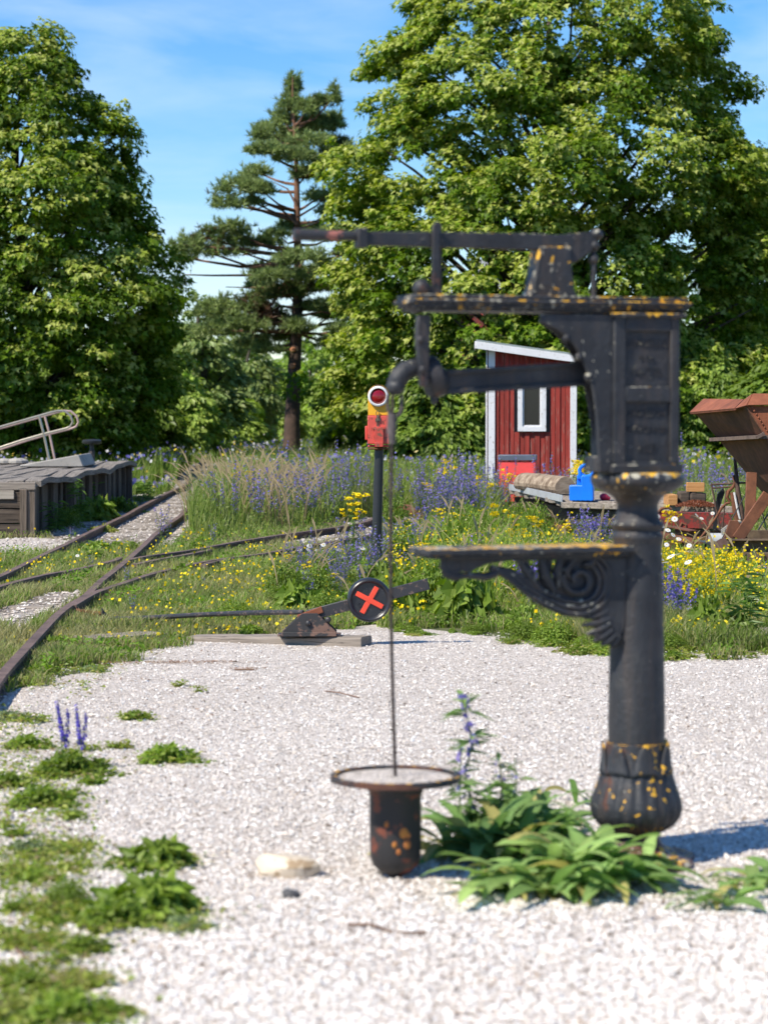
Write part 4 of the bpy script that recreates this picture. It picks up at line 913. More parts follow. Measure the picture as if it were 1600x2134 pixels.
m = MB(); m.tube([T5(1556, 1024, -.1), T5(1528, 1074, -.12), T5(1498, 1134, -.14)], .006, 8); m.tube([T5(1578, 1106, .1), T5(1600, 1070, .1), T5(1616, 1048, .1)], .008, 8); m.tube([T5(1588, 1070, .1), T5(1597, 1112, .1)], .006, 8); m.build('thin_rod', BLACK, tm)
m = MB(); m.prism([(T5(1463, 1)[0], T5(1, 1128)[2]), (T5(1520, 1)[0], T5(1, 1128)[2]), (T5(1520, 1)[0], T5(1, 1135)[2]), (T5(1480, 1)[0], T5(1, 1135)[2])], -.16, .16); m.build('tray', m_paint('tray_dark', (0.07, 0.08, 0.09), amt=.3, rough=.4), tm, bevel=0.003)
m = MB(); m.lathe([(0.0, -.07), (.085, -.07), (.085, .07), (0.0, .07)], 24, M=Matrix.Translation(T5(1491, 1128)) @ Matrix.Rotation(R(90), 4, 'Y')); m.build('drum', GALV, tm)
m = MB()
for x in (1469, 1484, 1497, 1511): 
    top = T5(x, 1134); g0 = Vector((top.x, top.y + rnd.uniform(-.08, .08), 0.0)); m.beam(g0, top, .022, .022, up=(0, 1, 0))
m.beam(T5(1469, 1150), T5(1484, 1149), .015, .015); m.beam(T5(1480, 1160, .05), T5(1545, 1160, .05), .03, .03); m.tube([T5(1482, 1164), T5(1492, 1164)], .05, 10); m.build('stand', BLACKW, tm)

# ================================================================ HOPPER WAGON
hx0 = at(1556, 845, 22.6).x; HY0, HY1 = 22.6, 24.6
hw_ = thing('hopper_wagon', 'rusty steel tipping hopper wagon with a flared rim', 'hopper wagon', (4.05, (HY0 + HY1) / 2, 0))
def H(px, py, Y): p = at(px, py, Y); return Vector((p.x - 4.05, p.y - (HY0 + HY1) / 2, p.z))
xm = 0.0     # the keel line; the far side mirrors the near one
nT = H(1556, 846, HY0); nS = H(1595, 908, HY0); nK = Vector((-.10, nT.y, .62))
fT = H(1452, 863, HY1); fS = H(1497, 913, HY1); fK = Vector((-.10, fT.y, .66))
nT2 = Vector((nT.x, nT.y, nT.z)); fT2 = Vector((nT.x - .17, fT.y, nT.z + .0)); fT2 = fT
def plate(m, q, th=.012):
    n_ = (q[1] - q[0]).cross(q[2] - q[0]).normalized() * th; k = len(q); m.add(list(q) + [p + n_ for p in q], [tuple(range(k)), tuple(range(2 * k - 1, k - 1, -1))] + [(i, i + k, (i + 1) % k + k, (i + 1) % k) for i in range(k)])
mir = lambda p: Vector((-p.x - .0, p.y, p.z))
m = MB()
plate(m, [nT, fT, fS, nS]); plate(m, [nS, fS, fK, nK]); plate(m, [mir(fT), mir(nT), mir(nS), mir(fS)]); plate(m, [mir(fS), mir(nS), Vector((.1, nK.y, .62)), Vector((.1, fK.y, .66))])
plate(m, [nK, fK, Vector((.1, fK.y, .66)), Vector((.1, nK.y, .62))])
hop = m.build('hopper', RUST, hw_, smooth=False)
m = MB(); plate(m, [nT, nS, nK, Vector((.1, nK.y, .62)), mir(nS), mir(nT)], .014); 
for (pa_, pb_) in ((nT, nS), (nS, nK)):
    for i in range(9): q = pa_.lerp(pb_, (i + .5) / 9); m.ball((q.x + .035, q.y - .016, q.z), (.011, .008, .011), 6, 4)
m.build('end_plate', RUST_ORANGE, hw_, smooth=False)
m = MB(); plate(m, [fT, fS, fK, Vector((.1, fK.y, .66)), mir(fS), mir(fT)], .014); m.build('end_plate', RUST_ORANGE, hw_, smooth=False)
m = MB()   # flared rim
a0, a1 = H(1437, 861, HY1 + .02), H(1530, 853, HY0 + .25); b0_, b1_ = H(1466, 833, HY1 + .3), H(1550, 834, HY0 + .5)
plate(m, [fT + Vector((0, 0, 0)), nT, a1, a0], .01); plate(m, [a0, a1, b1_, b0_], .012)
c0_, c1_ = H(1556, 846, HY0 - .03), H(1532, 853, HY0 + .22); c2, c3 = H(1568, 822, HY0 + .05), H(1700, 823, HY0 + .05); c4 = H(1700, 843, HY0 - .03)
plate(m, [c1_, c0_, c2, H(1553, 833, HY0 + .4)], .012); plate(m, [c0_, c4, c3, c2], .014)
m.build('rim', RUST_ORANGE, hw_, smooth=False)
m = MB(); m.beam(fS + Vector((-.05, 0, -.015)), nS + Vector((-.03, -.02, -.01)), .10, .035); m.beam(H(1575, 912, HY0 - .05), H(1592, 903, HY0 - .05), .03, .03); m.build('stiffener', m_rust('ledge_rust', (0.09, .06, .05), (.2, .14, .11), 20), hw_)
m = MB(); pA = [H(1511, 990, HY1 - .4), H(1535, 1010, HY1 - .4), H(1590, 1040, HY0 + .3), H(1556, 1122, HY0 + .3), H(1524, 1122, HY0 + .5), H(1513, 1090, HY1 - .4)]
m.beam(H(1565, 985, HY0 + .8), H(1561, 1090, HY0 + .7), .10, .05, up=(0, 1, 0)); m.build('support', RUST, hw_, bevel=0.004); m = MB(); m.beam(H(1600, 1030, HY0 + .45), H(1535, 1124, HY0 + .45), .11, .05, up=(0, 1, 0)); m.build('support', RUST, hw_, bevel=0.004); m = MB(); m.beam(H(1640, 1030, HY0 + .45), H(1700, 1122, HY0 + .45), .14, .05, up=(0, 1, 0))
m.build('support', RUST, hw_, bevel=0.004); m = MB(); m.prism([(H(1516, 1, HY0 + .4).x, H(1, 1122, HY0 + .4).z), (H(1566, 1, HY0 + .4).x, H(1, 1122, HY0 + .4).z), (H(1545, 1, HY0 + .4).x, H(1, 1085, HY0 + .4).z), (H(1528, 1, HY0 + .4).x, H(1, 1085, HY0 + .4).z)], .0 - .55, .0 - .5)
m.build('support', RUST, hw_, bevel=0.004)
m = MB(); z1_, z0_ = H(1, 1123, HY0).z, H(1, 1153, HY0).z; xA, xB = H(1520, 1, HY0).x, 1.1
yc = -1.0
m.box(((xA + xB) / 2, yc, (z1_ + z0_) / 2), (xB - xA, .012, z1_ - z0_)); 
for z_ in (z1_ - .006, z0_ + .006): m.box(((xA + xB) / 2, yc - .05, z_), (xB - xA, .09, .012))
m.box((xA + .006, yc - .05, (z1_ + z0_) / 2), (.012, .09, z1_ - z0_));
m.box(((xA + xB) / 2 + .2, 0.6, (z1_ + z0_) / 2), (xB - xA - .4, .06, z1_ - z0_)); m.box((xA + .9, -.2, (z1_ + z0_) / 2), (.10, 1.58, z1_ - z0_ - .03)); m.build('chassis', m_rust('chassis_rust', (0.07, .045, .035), (.24, .17, .10), 8), hw_)
for (px, yy) in ((1562, -.85), (1622, -.85), (1562, .7), (1622, .7)):
    p = H(px, 1175, HY0 + .15); m = MB(); Mw = Matrix.Translation((p.x, yy, .16)) @ Matrix.Rotation(R(78), 4, 'X')
    m.lathe([(0.0, -.045), (.05, -.045), (.06, -.03), (.15, -.028), (.165, -.02), (.165, .03), (.0, .03)], 28, M=Mw); m.build('wheel', m_rust('wheel_rust', (.07, .04, .035), (.15, .09, .08), 12), hw_, ang=40)
# timber frame on the ground under the hopper
def gtimber(a, b2, wd, h, lab, mat=DARKWOOD, z=0.0):
    a = Vector(a); b2 = Vector(b2); c = (a + b2) / 2; m = MB(); L2 = (b2 - a).length; m.box((0, 0, h / 2), (L2, wd, h)); o = m.build('timber', mat, bevel=0.008); o.location = (c.x, c.y, z); o.rotation_euler.z = math.atan2((b2 - a).y, (b2 - a).x); tag(o, lab, 'timber', 'old timbers lying in the flowers by the hopper'); return o
gtimber((*G(1485, 1246), 0), (*G(1720, 1258), 0), .16, .14, 'grey timber lying level in the yellow flowers below the hopper', GREYWOOD)
gtimber((*G(1480, 1206), 0), (*G(1590, 1243), 0), .12, .10, 'slanting brown timber under the hopper wheels', DARKWOOD)
gtimber((*G(1425, 1172), 0), (*G(1540, 1172), 0), .16, .12, 'short timber behind the treadle machine stand', GREYWOOD)

# ================================================================ LOADING PLATFORM
PZ = 0.70
pn = gp(74, 1004, PZ); pn2 = gp(276, 962, PZ)
lp = thing('loading_platform', 'low weathered timber loading platform beside the track', 'platform', (pn.x, pn.y, 0), math.atan2(pn2.y - pn.y, pn2.x - pn.x) - R(90))
LPL = math.hypot(pn2.x - pn.x, pn2.y - pn.y); WD = 3.0
m = MB(); npl = 26    # planks run away from us in long wavy boards; the outer edge steps like worn plank ends
for i in range(npl):
    y0_, y1_ = i * LPL / npl + .006, (i + 1) * LPL / npl - .006; t = i / npl
    zq = PZ + rnd.uniform(-.006, .006) - .015 * math.sin(t * 9); e = .05 + .07 * math.sin(t * 11) + rnd.uniform(-.012, .012)
    m.add([(e, y0_, zq), (e + .02 * math.cos(t * 11), y1_, zq), (-WD, y1_, zq), (-WD, y0_, zq), (e, y0_, zq - .085), (e + .02 * math.cos(t * 11), y1_, zq - .085), (-WD, y1_, zq - .085), (-WD, y0_, zq - .085)],
          [(0, 1, 2, 3), (7, 6, 5, 4), (0, 4, 5, 1), (1, 5, 6, 2), (2, 6, 7, 3), (3, 7, 4, 0)])
m.V = []; m.F = []
ncol = 15; pw = (WD + .06) / ncol
for i in range(ncol):
    xa, xb = .06 - i * pw, .06 - (i + 1) * pw + .022; vs = []; ny = 60
    for j in range(ny + 1):
        y_ = -.02 + (LPL + .05) * j / ny; wv = (.030 * math.sin(y_ * 1.35 + .5) + .012 * math.sin(y_ * 3.1)) * max(0, 1 - i / 4) + .008 * math.sin(y_ * .9 + i * 2.3); xo = .025 * math.sin(y_ * 1.1 + 1) * (i == 0)
        for (xx, dz) in ((xa + xo, 0), (xb, 0), (xb, -.075), (xa + xo, -.075)): vs.append((xx, y_, PZ + wv + dz))
    m.add(vs, [(j * 4 + k, j * 4 + (k + 1) % 4, j * 4 + 4 + (k + 1) % 4, j * 4 + 4 + k) for j in range(ny) for k in range(4)] + [(3, 2, 1, 0), tuple(ny * 4 + k for k in range(4))])
m.build('deck', GREYWOOD_Y, lp, bevel=0.004)
m = MB(); m.box((-WD / 2 + .02, -.065, PZ - .055), (WD, .08, .10)); m.build('edge_board', GREYWOOD, lp, bevel=0.01)
m = MB(); m.box((-1.2, -.10, PZ - .16), (1.9, .04, .11)); m.build('nailed_board', m_wood('pale_board', (.33, .28, .23), (.5, .45, .38), 0), lp, bevel=0.004)
for k, (z0_, z1_) in enumerate(((.0, .17), (.18, .36), (.37, .58))):
    m = MB(); m.box((-1.62, -.02 - .01 * k, (z0_ + z1_) / 2), (2.9, .1, z1_ - z0_)); m.build('end_board', DARKWOOD, lp, bevel=0.008)
for i in range(15):
    y_ = .12 + i * (LPL - .3) / 14; wd2 = rnd.uniform(.22, .60)
    m = MB(); m.box((-.16 + rnd.uniform(-.03, .03), y_, (PZ - .09) / 2), (.09, wd2, PZ - .095)); m.build('side_board', DARKWOOD_Z, lp, bevel=0.008)
for i in range(4):
    m = MB(); m.box((-.06, -.02 + i * (LPL - .1) / 3, (PZ - .09) / 2), (.14, .14, PZ - .1)); m.build('post', DARKWOOD_Z, lp, bevel=0.008)
m = MB(); m.box((-WD + .1, LPL / 2, PZ / 2 - .06), (.1, LPL - .1, PZ - .12)); m.box((-WD / 2, LPL - .05, PZ / 2 - .06), (WD - .3, .08, PZ - .12)); m.build('back_board', DARKWOOD, lp)
# concrete ramp slab on the deck
m = MB(); r0 = at(40, 987, 37.4); r1_ = at(184, 958, 39.2)
rp_ = [(at(40, 985, 37.6).x, PZ + .01), (at(176, 958, 38.2).x + .03, PZ + .01), (at(183, 952, 38.2).x, PZ + .02), (at(172, 945, 38.2).x, PZ + .20), (at(40, 980, 37.6).x, PZ + .04)]
m.prism(rp_, 37.7, 39.3); o = m.build('ramp_slab', CONC, bevel=0.015); tag(o, 'pale speckled concrete ramp slab lying on the timber platform', 'ramp')
m = MB(); pr = at(45, 980, 39.5)
for k in range(5):
    m.ball((rnd.uniform(-.3, .35), rnd.uniform(-.1, .1), PZ + .05), (.13, .1, .06), 8, 5)
o = m.build('rubble', CONC, smooth=False, loc=(pr.x, 39.6, 0)); tag(o, 'pale rubble stones heaped on the platform by the ramp', 'rubble', kind='stuff')
# handrails
def handrail(Y, lab, sh=(0, 0), mat=STEELP):
    m = MB(); P = lambda x, y: at(x + sh[0], y + sh[1], Y)
    top = [P(-160, 928), P(-60, 904), P(0, 890), P(60, 873), P(105, 860), P(122, 856)]
    bend = [P(136, 857), P(148, 867), P(152, 880), P(147, 889), P(138, 893)]
    low = [P(126, 896), P(90, 905), P(45, 918), P(0, 933), P(-60, 953), P(-160, 985)]
    rt_ = thing('handrail', lab, 'handrail', (P(100, 975).x, Y, PZ), group='looped steel handrails on the platform'); off = Vector(rt_.location)
    m.tube([q - off for q in top + bend + low], .019, 10); m.build('rail_loop', mat, rt_)
    m = MB(); m.tube([P(82, 867) - off, P(92, 905) - off, P(106, 972) - off], .020, 8); m.build('post', mat, rt_)
    m = MB(); m.tube([P(-90, 912) - off, P(-70, 990) - off], .020, 8); m.build('post', mat, rt_)
handrail(38.0, 'nearer looped steel handrail rising over the platform ramp')
handrail(39.6, 'farther looped steel handrail rising behind the first one', (12, 0), m_paint('rail_pinkish', (0.42, 0.30, 0.26), (.3, .3, .25), .5, .35, 18))
# black mushroom buffer beyond the platform
by_ = 44.0; bpz = at(192, 925, by_); bf = thing('buffer_post', 'black round buffer head on a post beyond the platform end', 'buffer', (bpz.x, by_, 0))
m = MB(); kq = FPX / by_; zt2 = EYE - (916 - 850) / kq; m.lathe([(0.0, zt2 - .085), (.10, zt2 - .085), (.165, zt2 - .075), (.178, zt2 - .05), (.176, zt2 - .015), (.15, zt2), (.05, zt2 + .008), (0, zt2 + .008)], 32); m.build('head', BLACK, bf, ang=50)
m = MB(); m.lathe([(.055, 0), (.055, zt2 - .2), (.04, zt2 - .19), (.04, zt2 - .08)], 16); m.build('post', BLACKW, bf)

# rusty scrap lying behind the lantern, and two pale daisies posts further out
def bar_thing(a, b2, r4, lab, cat, mat=RUST):
    a = Vector(a); b2 = Vector(b2); m = MB(); m.beam(a - a, b2 - a, r4 * 2, r4 * 2); m.box((b2 - a) * .5 + Vector((0, 0, .03)), (r4 * 3, r4 * 3, r4 * 1.6)); o = m.build('scrap_iron', mat, bevel=0.01, loc=a); return tag(o, lab, cat, 'rusty scrap irons in the meadow')
bar_thing(gp(770, 1052, .12), gp(905, 1074, .12), .028, 'long rusty scrap iron lying among the blue flowers right of the lantern', 'scrap iron')
bar_thing(gp(1105, 1095, .12), gp(1185, 1105, .12), .05, 'rusty scrap bar lying at the left wheel of the flat wagon', 'scrap iron')
bar_thing(at(845, 1058, 33), at(892, 1086, 32.6), .05, 'short rusty scrap piece standing up in the blue flowers', 'scrap iron')
m = MB(); p = at(515, 905, 88); kq = FPX / 88; hpt = (905 - 845) / kq + .6
m.tube([(0, 0, 0), (0, 0, hpt - .35)], .07, 10); m.box((0, 0, hpt - .17), (.16, .16, .34)); o = m.build('marker_post', m_paint('post_grey', (.22, .2, .19), (.06, .04, .04), .5), loc=(p.x, 88, ground_z(p.x, 88))); tag(o, 'thin grey post with a dark head standing before the far bushes', 'post')

# ================================================================ HOUSE seen through the big maple
HYY = 84.0; hxx = at(1040, 700, HYY).x
hh = thing('farm_house', 'red gabled house with white trim glimpsed through the big maple', 'house', (hxx, HYY, 0))
m = MB(); m.box((0, 3, 2.4), (4.4, 6, 4.8)); m.prism([(-2.2, 4.8), (2.2, 4.8), (0, 7.2)], 0.0, 6.0); m.build('wall', REDDULL, hh, smooth=False)
m = MB()
for s_ in (-1, 1): m.beam((s_ * 1.75, 3, 6.35), (s_ * 1.75, 3.01, 6.35), 1, .1) if False else m.add([Vector(q) for q in ((s_ * 2.5, -.3, 4.6), (0, -.3, 7.32), (0, 6.3, 7.32), (s_ * 2.5, 6.3, 4.6), (s_ * 2.5, -.3, 4.75), (0, -.3, 7.47), (0, 6.3, 7.47), (s_ * 2.5, 6.3, 4.75))], [(0, 1, 2, 3), (7, 6, 5, 4), (0, 4, 5, 1), (1, 5, 6, 2), (2, 6, 7, 3), (3, 7, 4, 0)])
m.build('roof', ROOFT, hh, smooth=False)
m = MB()
for s_ in (-1, 1): m.beam((s_ * 2.45, -.34, 4.55), (0, -.34, 7.22), .06, .34, up=(0, 0, 1))
m.box((-2.15, -.06, 2.4), (.2, .1, 4.8)); m.box((2.15, -.06, 2.4), (.2, .1, 4.8)); m.build('trim', WHITEP, hh)
for (x, z) in ((0, 5.5), (-1.1, 2.6), (1.1, 2.6)):
    m = MB()
    for (cx_, cz_, dx, dz) in ((0, .6, 1.1, .14), (0, -.6, 1.1, .14), (-.5, 0, .14, 1.2), (.5, 0, .14, 1.2), (0, 0, .06, 1.1)): m.box((x + cx_, -.05 - (.004 if dx > 1 else 0), z + cz_), (dx, .1, dz))
    wfr = m.build('window', WHITEP, hh); m = MB(); m.box((x, -.02, z), (.86, .03, 1.06)); m.build('pane', GLASS, wfr)

# ================================================================ STONES AND STICKS
def stone(px, py, dims, lab, mat, seed):
    p = gp(px, py); m = MB(); m.ball((0, 0, 0), 1.0, 14, 9); r_ = random.Random(seed); V = []
    for v in m.V:
        v = Vector(v); q = v * (1 + .28 * (vnoise(v.x * 1.7 + seed, v.y * 1.7 + v.z * 2.3, 1.0, seed) - .5)); q = Vector((q.x * (1 + .25 * q.y), q.y - .2 * q.x * q.x, max(-.6, min(.62 - .28 * q.x - .1 * q.y, q.z)))); V.append((q.x * dims[0], q.y * dims[1], q.z * dims[2]))
    m.V = V; o = m.build('stone', mat, ang=28, loc=(p.x, p.y, dims[2] * .5)); return tag(o, lab, 'stone')
stone(600, 1825, (.115, .085, .062), 'large pale flat stone on the white gravel left of the iron pot', PALESTONE, 3)
stone(607, 1872, (.030, .028, .026), 'small dark stone just in front of the large pale one', DARKSTONE, 5)
def twig(pts, lab, r4=.005):
    P = [gp(a, b2, .012) for a, b2 in pts]; o_ = P[0].copy(); m = MB(); m.tube([q - o_ + Vector((0, 0, .006 * math.sin(i * 2))) for i, q in enumerate(P)], r4, 6); o = m.build('twig', m_rust('twig_bark', (.12, .07, .045), (.25, .15, .10), 30), loc=o_); return tag(o, lab, 'twig', 'dry brown twigs on the gravel')
twig([(725, 1927), (770, 1930), (820, 1940), (888, 1943)], 'dry brown twig on the gravel below the iron pot')
twig([(675, 1440), (710, 1446), (748, 1452)], 'thin twig lying alone in the middle of the gravel', .004)
twig([(490, 1395), (530, 1397)], 'short dark twig on the gravel near the timber end', .006)
twig([(0, 1940), (22, 1968), (50, 1990), (85, 2015)], 'dark bent twig at the left edge among weeds', .005)
# ================================================================ FOLIAGE HELPERS
def norm(a): return a / np.maximum(np.linalg.norm(a, axis=-1, keepdims=True), 1e-9)
def cards(C, Nn, size, col, tmpl, faces, spin=None, g=rng, up=None):
    """leaf-like pieces: template (k,3) in (side, along, normal) placed at each C with normal Nn; up = preferred direction of 'along'"""
    N = len(C); Nn = norm(Nn); a = g.normal(size=(N, 3)) if up is None else up + g.normal(size=(N, 3)) * 0.25
    T = norm(a - Nn * np.sum(a * Nn, 1, keepdims=True)); S = np.cross(T, Nn)
    t = np.asarray(tmpl, float); k = len(t); sz = np.asarray(size).reshape(-1, 1, 1) * np.ones((N, 1, 1))
    V = C[:, None, :] + sz * (t[None, :, 0:1] * S[:, None, :] + t[None, :, 1:2] * T[:, None, :] + t[None, :, 2:3] * Nn[:, None, :])
    L, Sz = [], []
    for f in faces: Sz.append(len(f))
    base = (np.arange(N) * k)[:, None]
    fl_ = np.array([i for f in faces for i in f])[None, :]
    loops = (base + fl_).ravel(); sizes = np.tile(np.array(Sz), N)
    return V.reshape(-1, 3), loops, sizes, np.repeat(col, k, axis=0)
MAPLE = ([(0, 0, 0), (.52, .30, .10), (.20, .48, .03), (0, 1, -.06), (-.20, .48, .03), (-.52, .30, .10)], [(0, 1, 2, 3), (0, 3, 4, 5)])
OVAL = ([(0, 0, 0), (.28, .45, .06), (0, 1, -.08), (-.28, .45, .06)], [(0, 1, 2, 3)])
TRI = ([(-.5, 0, 0), (.5, 0, 0), (0, 1, 0)], [(0, 1, 2)])
SQ = ([(-.5, -.35, 0), (.2, -.5, .1), (.5, .3, 0), (-.25, .5, -.1)], [(0, 1, 2, 3)])
def join(parts):
    V, L, S, C = [], [], [], []; o = 0
    for v, l, s, c in parts: V.append(v); L.append(l + o); S.append(s); C.append(c); o += len(v)
    return np.concatenate(V), np.concatenate(L), np.concatenate(S), np.concatenate(C)
def palette(n, cols, g=rng, jit=0.18):
    cols = np.array(cols); i = g.integers(0, len(cols), n); j = g.uniform(size=(n, 1)); k = g.integers(0, len(cols), n)
    return (cols[i] * (1 - j * .5) + cols[k] * j * .5) * g.uniform(1 - jit, 1 + jit, (n, 1))
def prof_r(prof, z): 
    p = sorted(prof); return np.interp(z, [a for a, b in p], [b for a, b in p])
def make_tree(name, label, cat, loc, prof, nclump, nleaf, crad, lsize, cols, trunk_r, lean=(0, 0), leafmat=None, tmpl=MAPLE, holes=(), group=None, flat=.55, limbs=40, seed=1, bark=None, back=1.0, lump=.22, droop=.35, inner=.5, bias=0.0, clump_cols=None, gap=.0):
    g = np.random.default_rng(seed); root = thing(name, label, cat, loc, group=group)
    z0 = min(z for z, r in prof); z1 = max(z for z, r in prof)
    zg = np.linspace(z0, z1, 60); wgt = prof_r(prof, zg) ** 1.25 + .15; wgt /= wgt.sum()
    z = g.choice(zg, nclump * 2, p=wgt) + g.uniform(-.15, .15, nclump * 2); a = g.uniform(0, 2 * np.pi, nclump * 2)
    keep = (np.sin(a) < .25) | (g.uniform(size=len(a)) < back); z, a = z[keep][:nclump], a[keep][:nclump]; n = len(z)
    rr = prof_r(prof, z) * (1 + lump * 2 * (vnoise(a * 1.6, z * .55, 1.0, seed) - .5) + lump * (vnoise(a * 4, z * 1.5, 1.0, seed + 5) - .5))
    f = np.where(g.uniform(size=n) < .78, g.uniform(.80, 1.0, n), g.uniform(.0, 1, n) ** .5 * .85 + .0)
    f = np.maximum(f, inner * g.uniform(size=n))
    cx = rr * f * np.cos(a) + lean[0] * (z - z0) / (z1 - z0); cy = rr * f * np.sin(a) + lean[1] * (z - z0) / (z1 - z0)
    cz = z - f * f * .3
    CC = np.stack([cx, cy, cz], 1)
    if holes:
        ok = np.ones(n, bool)
        for (hp, hr) in holes:
            hp = np.array(hp) - np.array(loc)
            e = np.array([0, 0, EYE]) - np.array(loc); d = (hp - e) / np.linalg.norm(hp - e)
            w2 = CC - e; dist = np.linalg.norm(w2 - (w2 @ d)[:, None] * d, axis=1); ok &= dist > hr + crad * .55
        CC = CC[ok]; n = len(CC); f = f[ok]
    cr = crad * g.uniform(.5, 1.45, n); st_ = g.uniform(size=n) < .12; CC[st_] *= np.array([1.09, 1.09, 1.03]); cr[st_] *= .6
    m = np.maximum(1, (nleaf * (cr / crad) ** 2 * np.where(f > .7, 1.0, .6))).astype(int)
    idx = np.repeat(np.arange(n), m); N = len(idx)
    u = norm(g.normal(size=(N, 3))); rad = g.uniform(.25, 1, N) ** .5
    off = u * (rad * cr[idx])[:, None]; off[:, 2] *= flat * g.uniform(.6, 1.5, n)[idx]
    out = CC[idx].copy(); out[:, 2] = 0; out = norm(out + 1e-6)
    off[:, 2] -= droop * (np.sum(off[:, :2] * out[:, :2], 1)) * .6
    P = CC[idx] + off
    Nn = u * .55 + np.array([0, 0, .75]) + out * .35 + g.normal(size=(N, 3)) * .38
    c = palette(N, cols, g); ccl = g.uniform(.78, 1.2, n)[idx][:, None]; c = c * ccl
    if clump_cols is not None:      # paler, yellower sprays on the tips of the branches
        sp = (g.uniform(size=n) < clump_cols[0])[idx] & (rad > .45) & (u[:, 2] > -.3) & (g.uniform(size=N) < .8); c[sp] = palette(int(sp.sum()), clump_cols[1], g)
    upv = out * .8 + np.array([0, 0, -.55])
    kp = (vnoise(P[:, 0] + .3 * P[:, 1], P[:, 2], 2.3, seed + 9) * .6 + vnoise(P[:, 0], P[:, 2] + .3 * P[:, 1], 4.5, seed + 10) * .4) > gap; P, Nn, c, upv = P[kp], Nn[kp], c[kp], upv[kp]; N = len(P)
    V, L, S, Cc = cards(P, Nn, lsize * g.uniform(.5, 1.3, N), c, tmpl[0], tmpl[1], g=g, up=upv)
    crown = link('crown', fast_mesh('crown', V, L, S, leafmat or LEAF, Cc), root)
    # trunk and limbs
    mt = MB(); top = z1 - (z1 - z0) * .12; pts = []
    for i in range(9):
        t = i / 8; pts.append((lean[0] * max(0, (t * top - z0)) / (z1 - z0) + .12 * math.sin(i * 1.3 + seed), .12 * math.cos(i * 1.7 + seed), t * top))
    mt.tube(pts, [trunk_r * (1.25 if i == 0 else 1) * (1 - .9 * i / 8) + .015 for i in range(9)], 10); mt.build('trunk', bark or BARK, root)
    ml = MB(); sel = g.choice(n, min(limbs, n), replace=False)
    for k in sel:
        c0 = CC[k]; h = max(0.6, c0[2] - math.hypot(c0[0], c0[1]) * .75 - .3); h = min(h, top * .95); t = h / top
        j = t * 8; q = int(min(7, j)); a0 = Vector(pts[q]).lerp(Vector(pts[q + 1]), j - q); b0 = Vector(c0); mid = a0.lerp(b0, .5) + Vector((g.normal() * .15, g.normal() * .15, .25 + g.normal() * .1))
        r0 = trunk_r * (1 - .85 * t) * .42 + .012; ml.tube([a0, a0.lerp(mid, .5) + Vector((0, 0, .05)), mid, mid.lerp(b0, .5) + Vector((0, 0, .08)), b0], [r0, r0 * .8, r0 * .6, r0 * .38, .012], 6)
    if len(ml.V): ml.build('limbs', bark or BARK, root)
    return root
GREENS = [(.072, .138, .008), (.10, .182, .010), (.13, .215, .014), (.085, .15, .008), (.16, .24, .018)]
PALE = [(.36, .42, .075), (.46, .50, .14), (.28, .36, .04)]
# ================================================================ TREES
K56, K60 = FPX / 56, FPX / 60
def zy(py, k): return EYE + (850 - py) / k
lmx = (45 - 800) / K56
make_tree('maple_tree', 'dense leafy maple tree at the left edge behind the platform', 'tree', (lmx, 56, 0),
          [(zy(75, K56), .75), (zy(110, K56), 1.1), (zy(190, K56), 1.7), (zy(260, K56), 2.2), (zy(340, K56), 2.8), (zy(420, K56), 3.35), (zy(520, K56), 3.2), (zy(600, K56), 3.55), (zy(700, K56), 3.8), (zy(800, K56), 3.7), (zy(860, K56), 3.3), (zy(905, K56), 2.7)],
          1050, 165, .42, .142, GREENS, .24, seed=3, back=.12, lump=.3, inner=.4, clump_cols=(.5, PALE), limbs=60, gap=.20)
rmx = (1150 - 800) / K60
HOLE = [(tuple(at(1035, 575, 60)), .10)]
make_tree('maple_tree', 'tall spreading maple tree rising above the frame behind the red shed', 'tree', (rmx, 60, 0),
          [(zy(-170, K60), .8), (zy(-100, K60), 2.4), (zy(0, K60), 3.5), (zy(80, K60), 4.1), (zy(190, K60), 4.5), (zy(240, K60), 4.35), (zy(330, K60), 5.1), (zy(420, K60), 5.15), (zy(560, K60), 5.05), (zy(700, K60), 5.2), (zy(800, K60), 5.1), (zy(880, K60), 4.6)],
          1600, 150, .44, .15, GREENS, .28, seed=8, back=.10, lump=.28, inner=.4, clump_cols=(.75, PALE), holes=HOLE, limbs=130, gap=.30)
make_tree('maple_tree', 'leafy maple tree cut by the right edge behind the hopper wagon', 'tree', ((1690 - 800) / 74.0, 68, 0),
          [(zy(250, 74), .6), (zy(330, 74), 1.8), (zy(440, 74), 2.8), (zy(560, 74), 3.4), (zy(700, 74), 3.8), (zy(820, 74), 3.8), (zy(890, 74), 3.2)],
          330, 190, .68, .185, GREENS, .2, seed=12, back=.15, clump_cols=(.4, PALE), limbs=40)
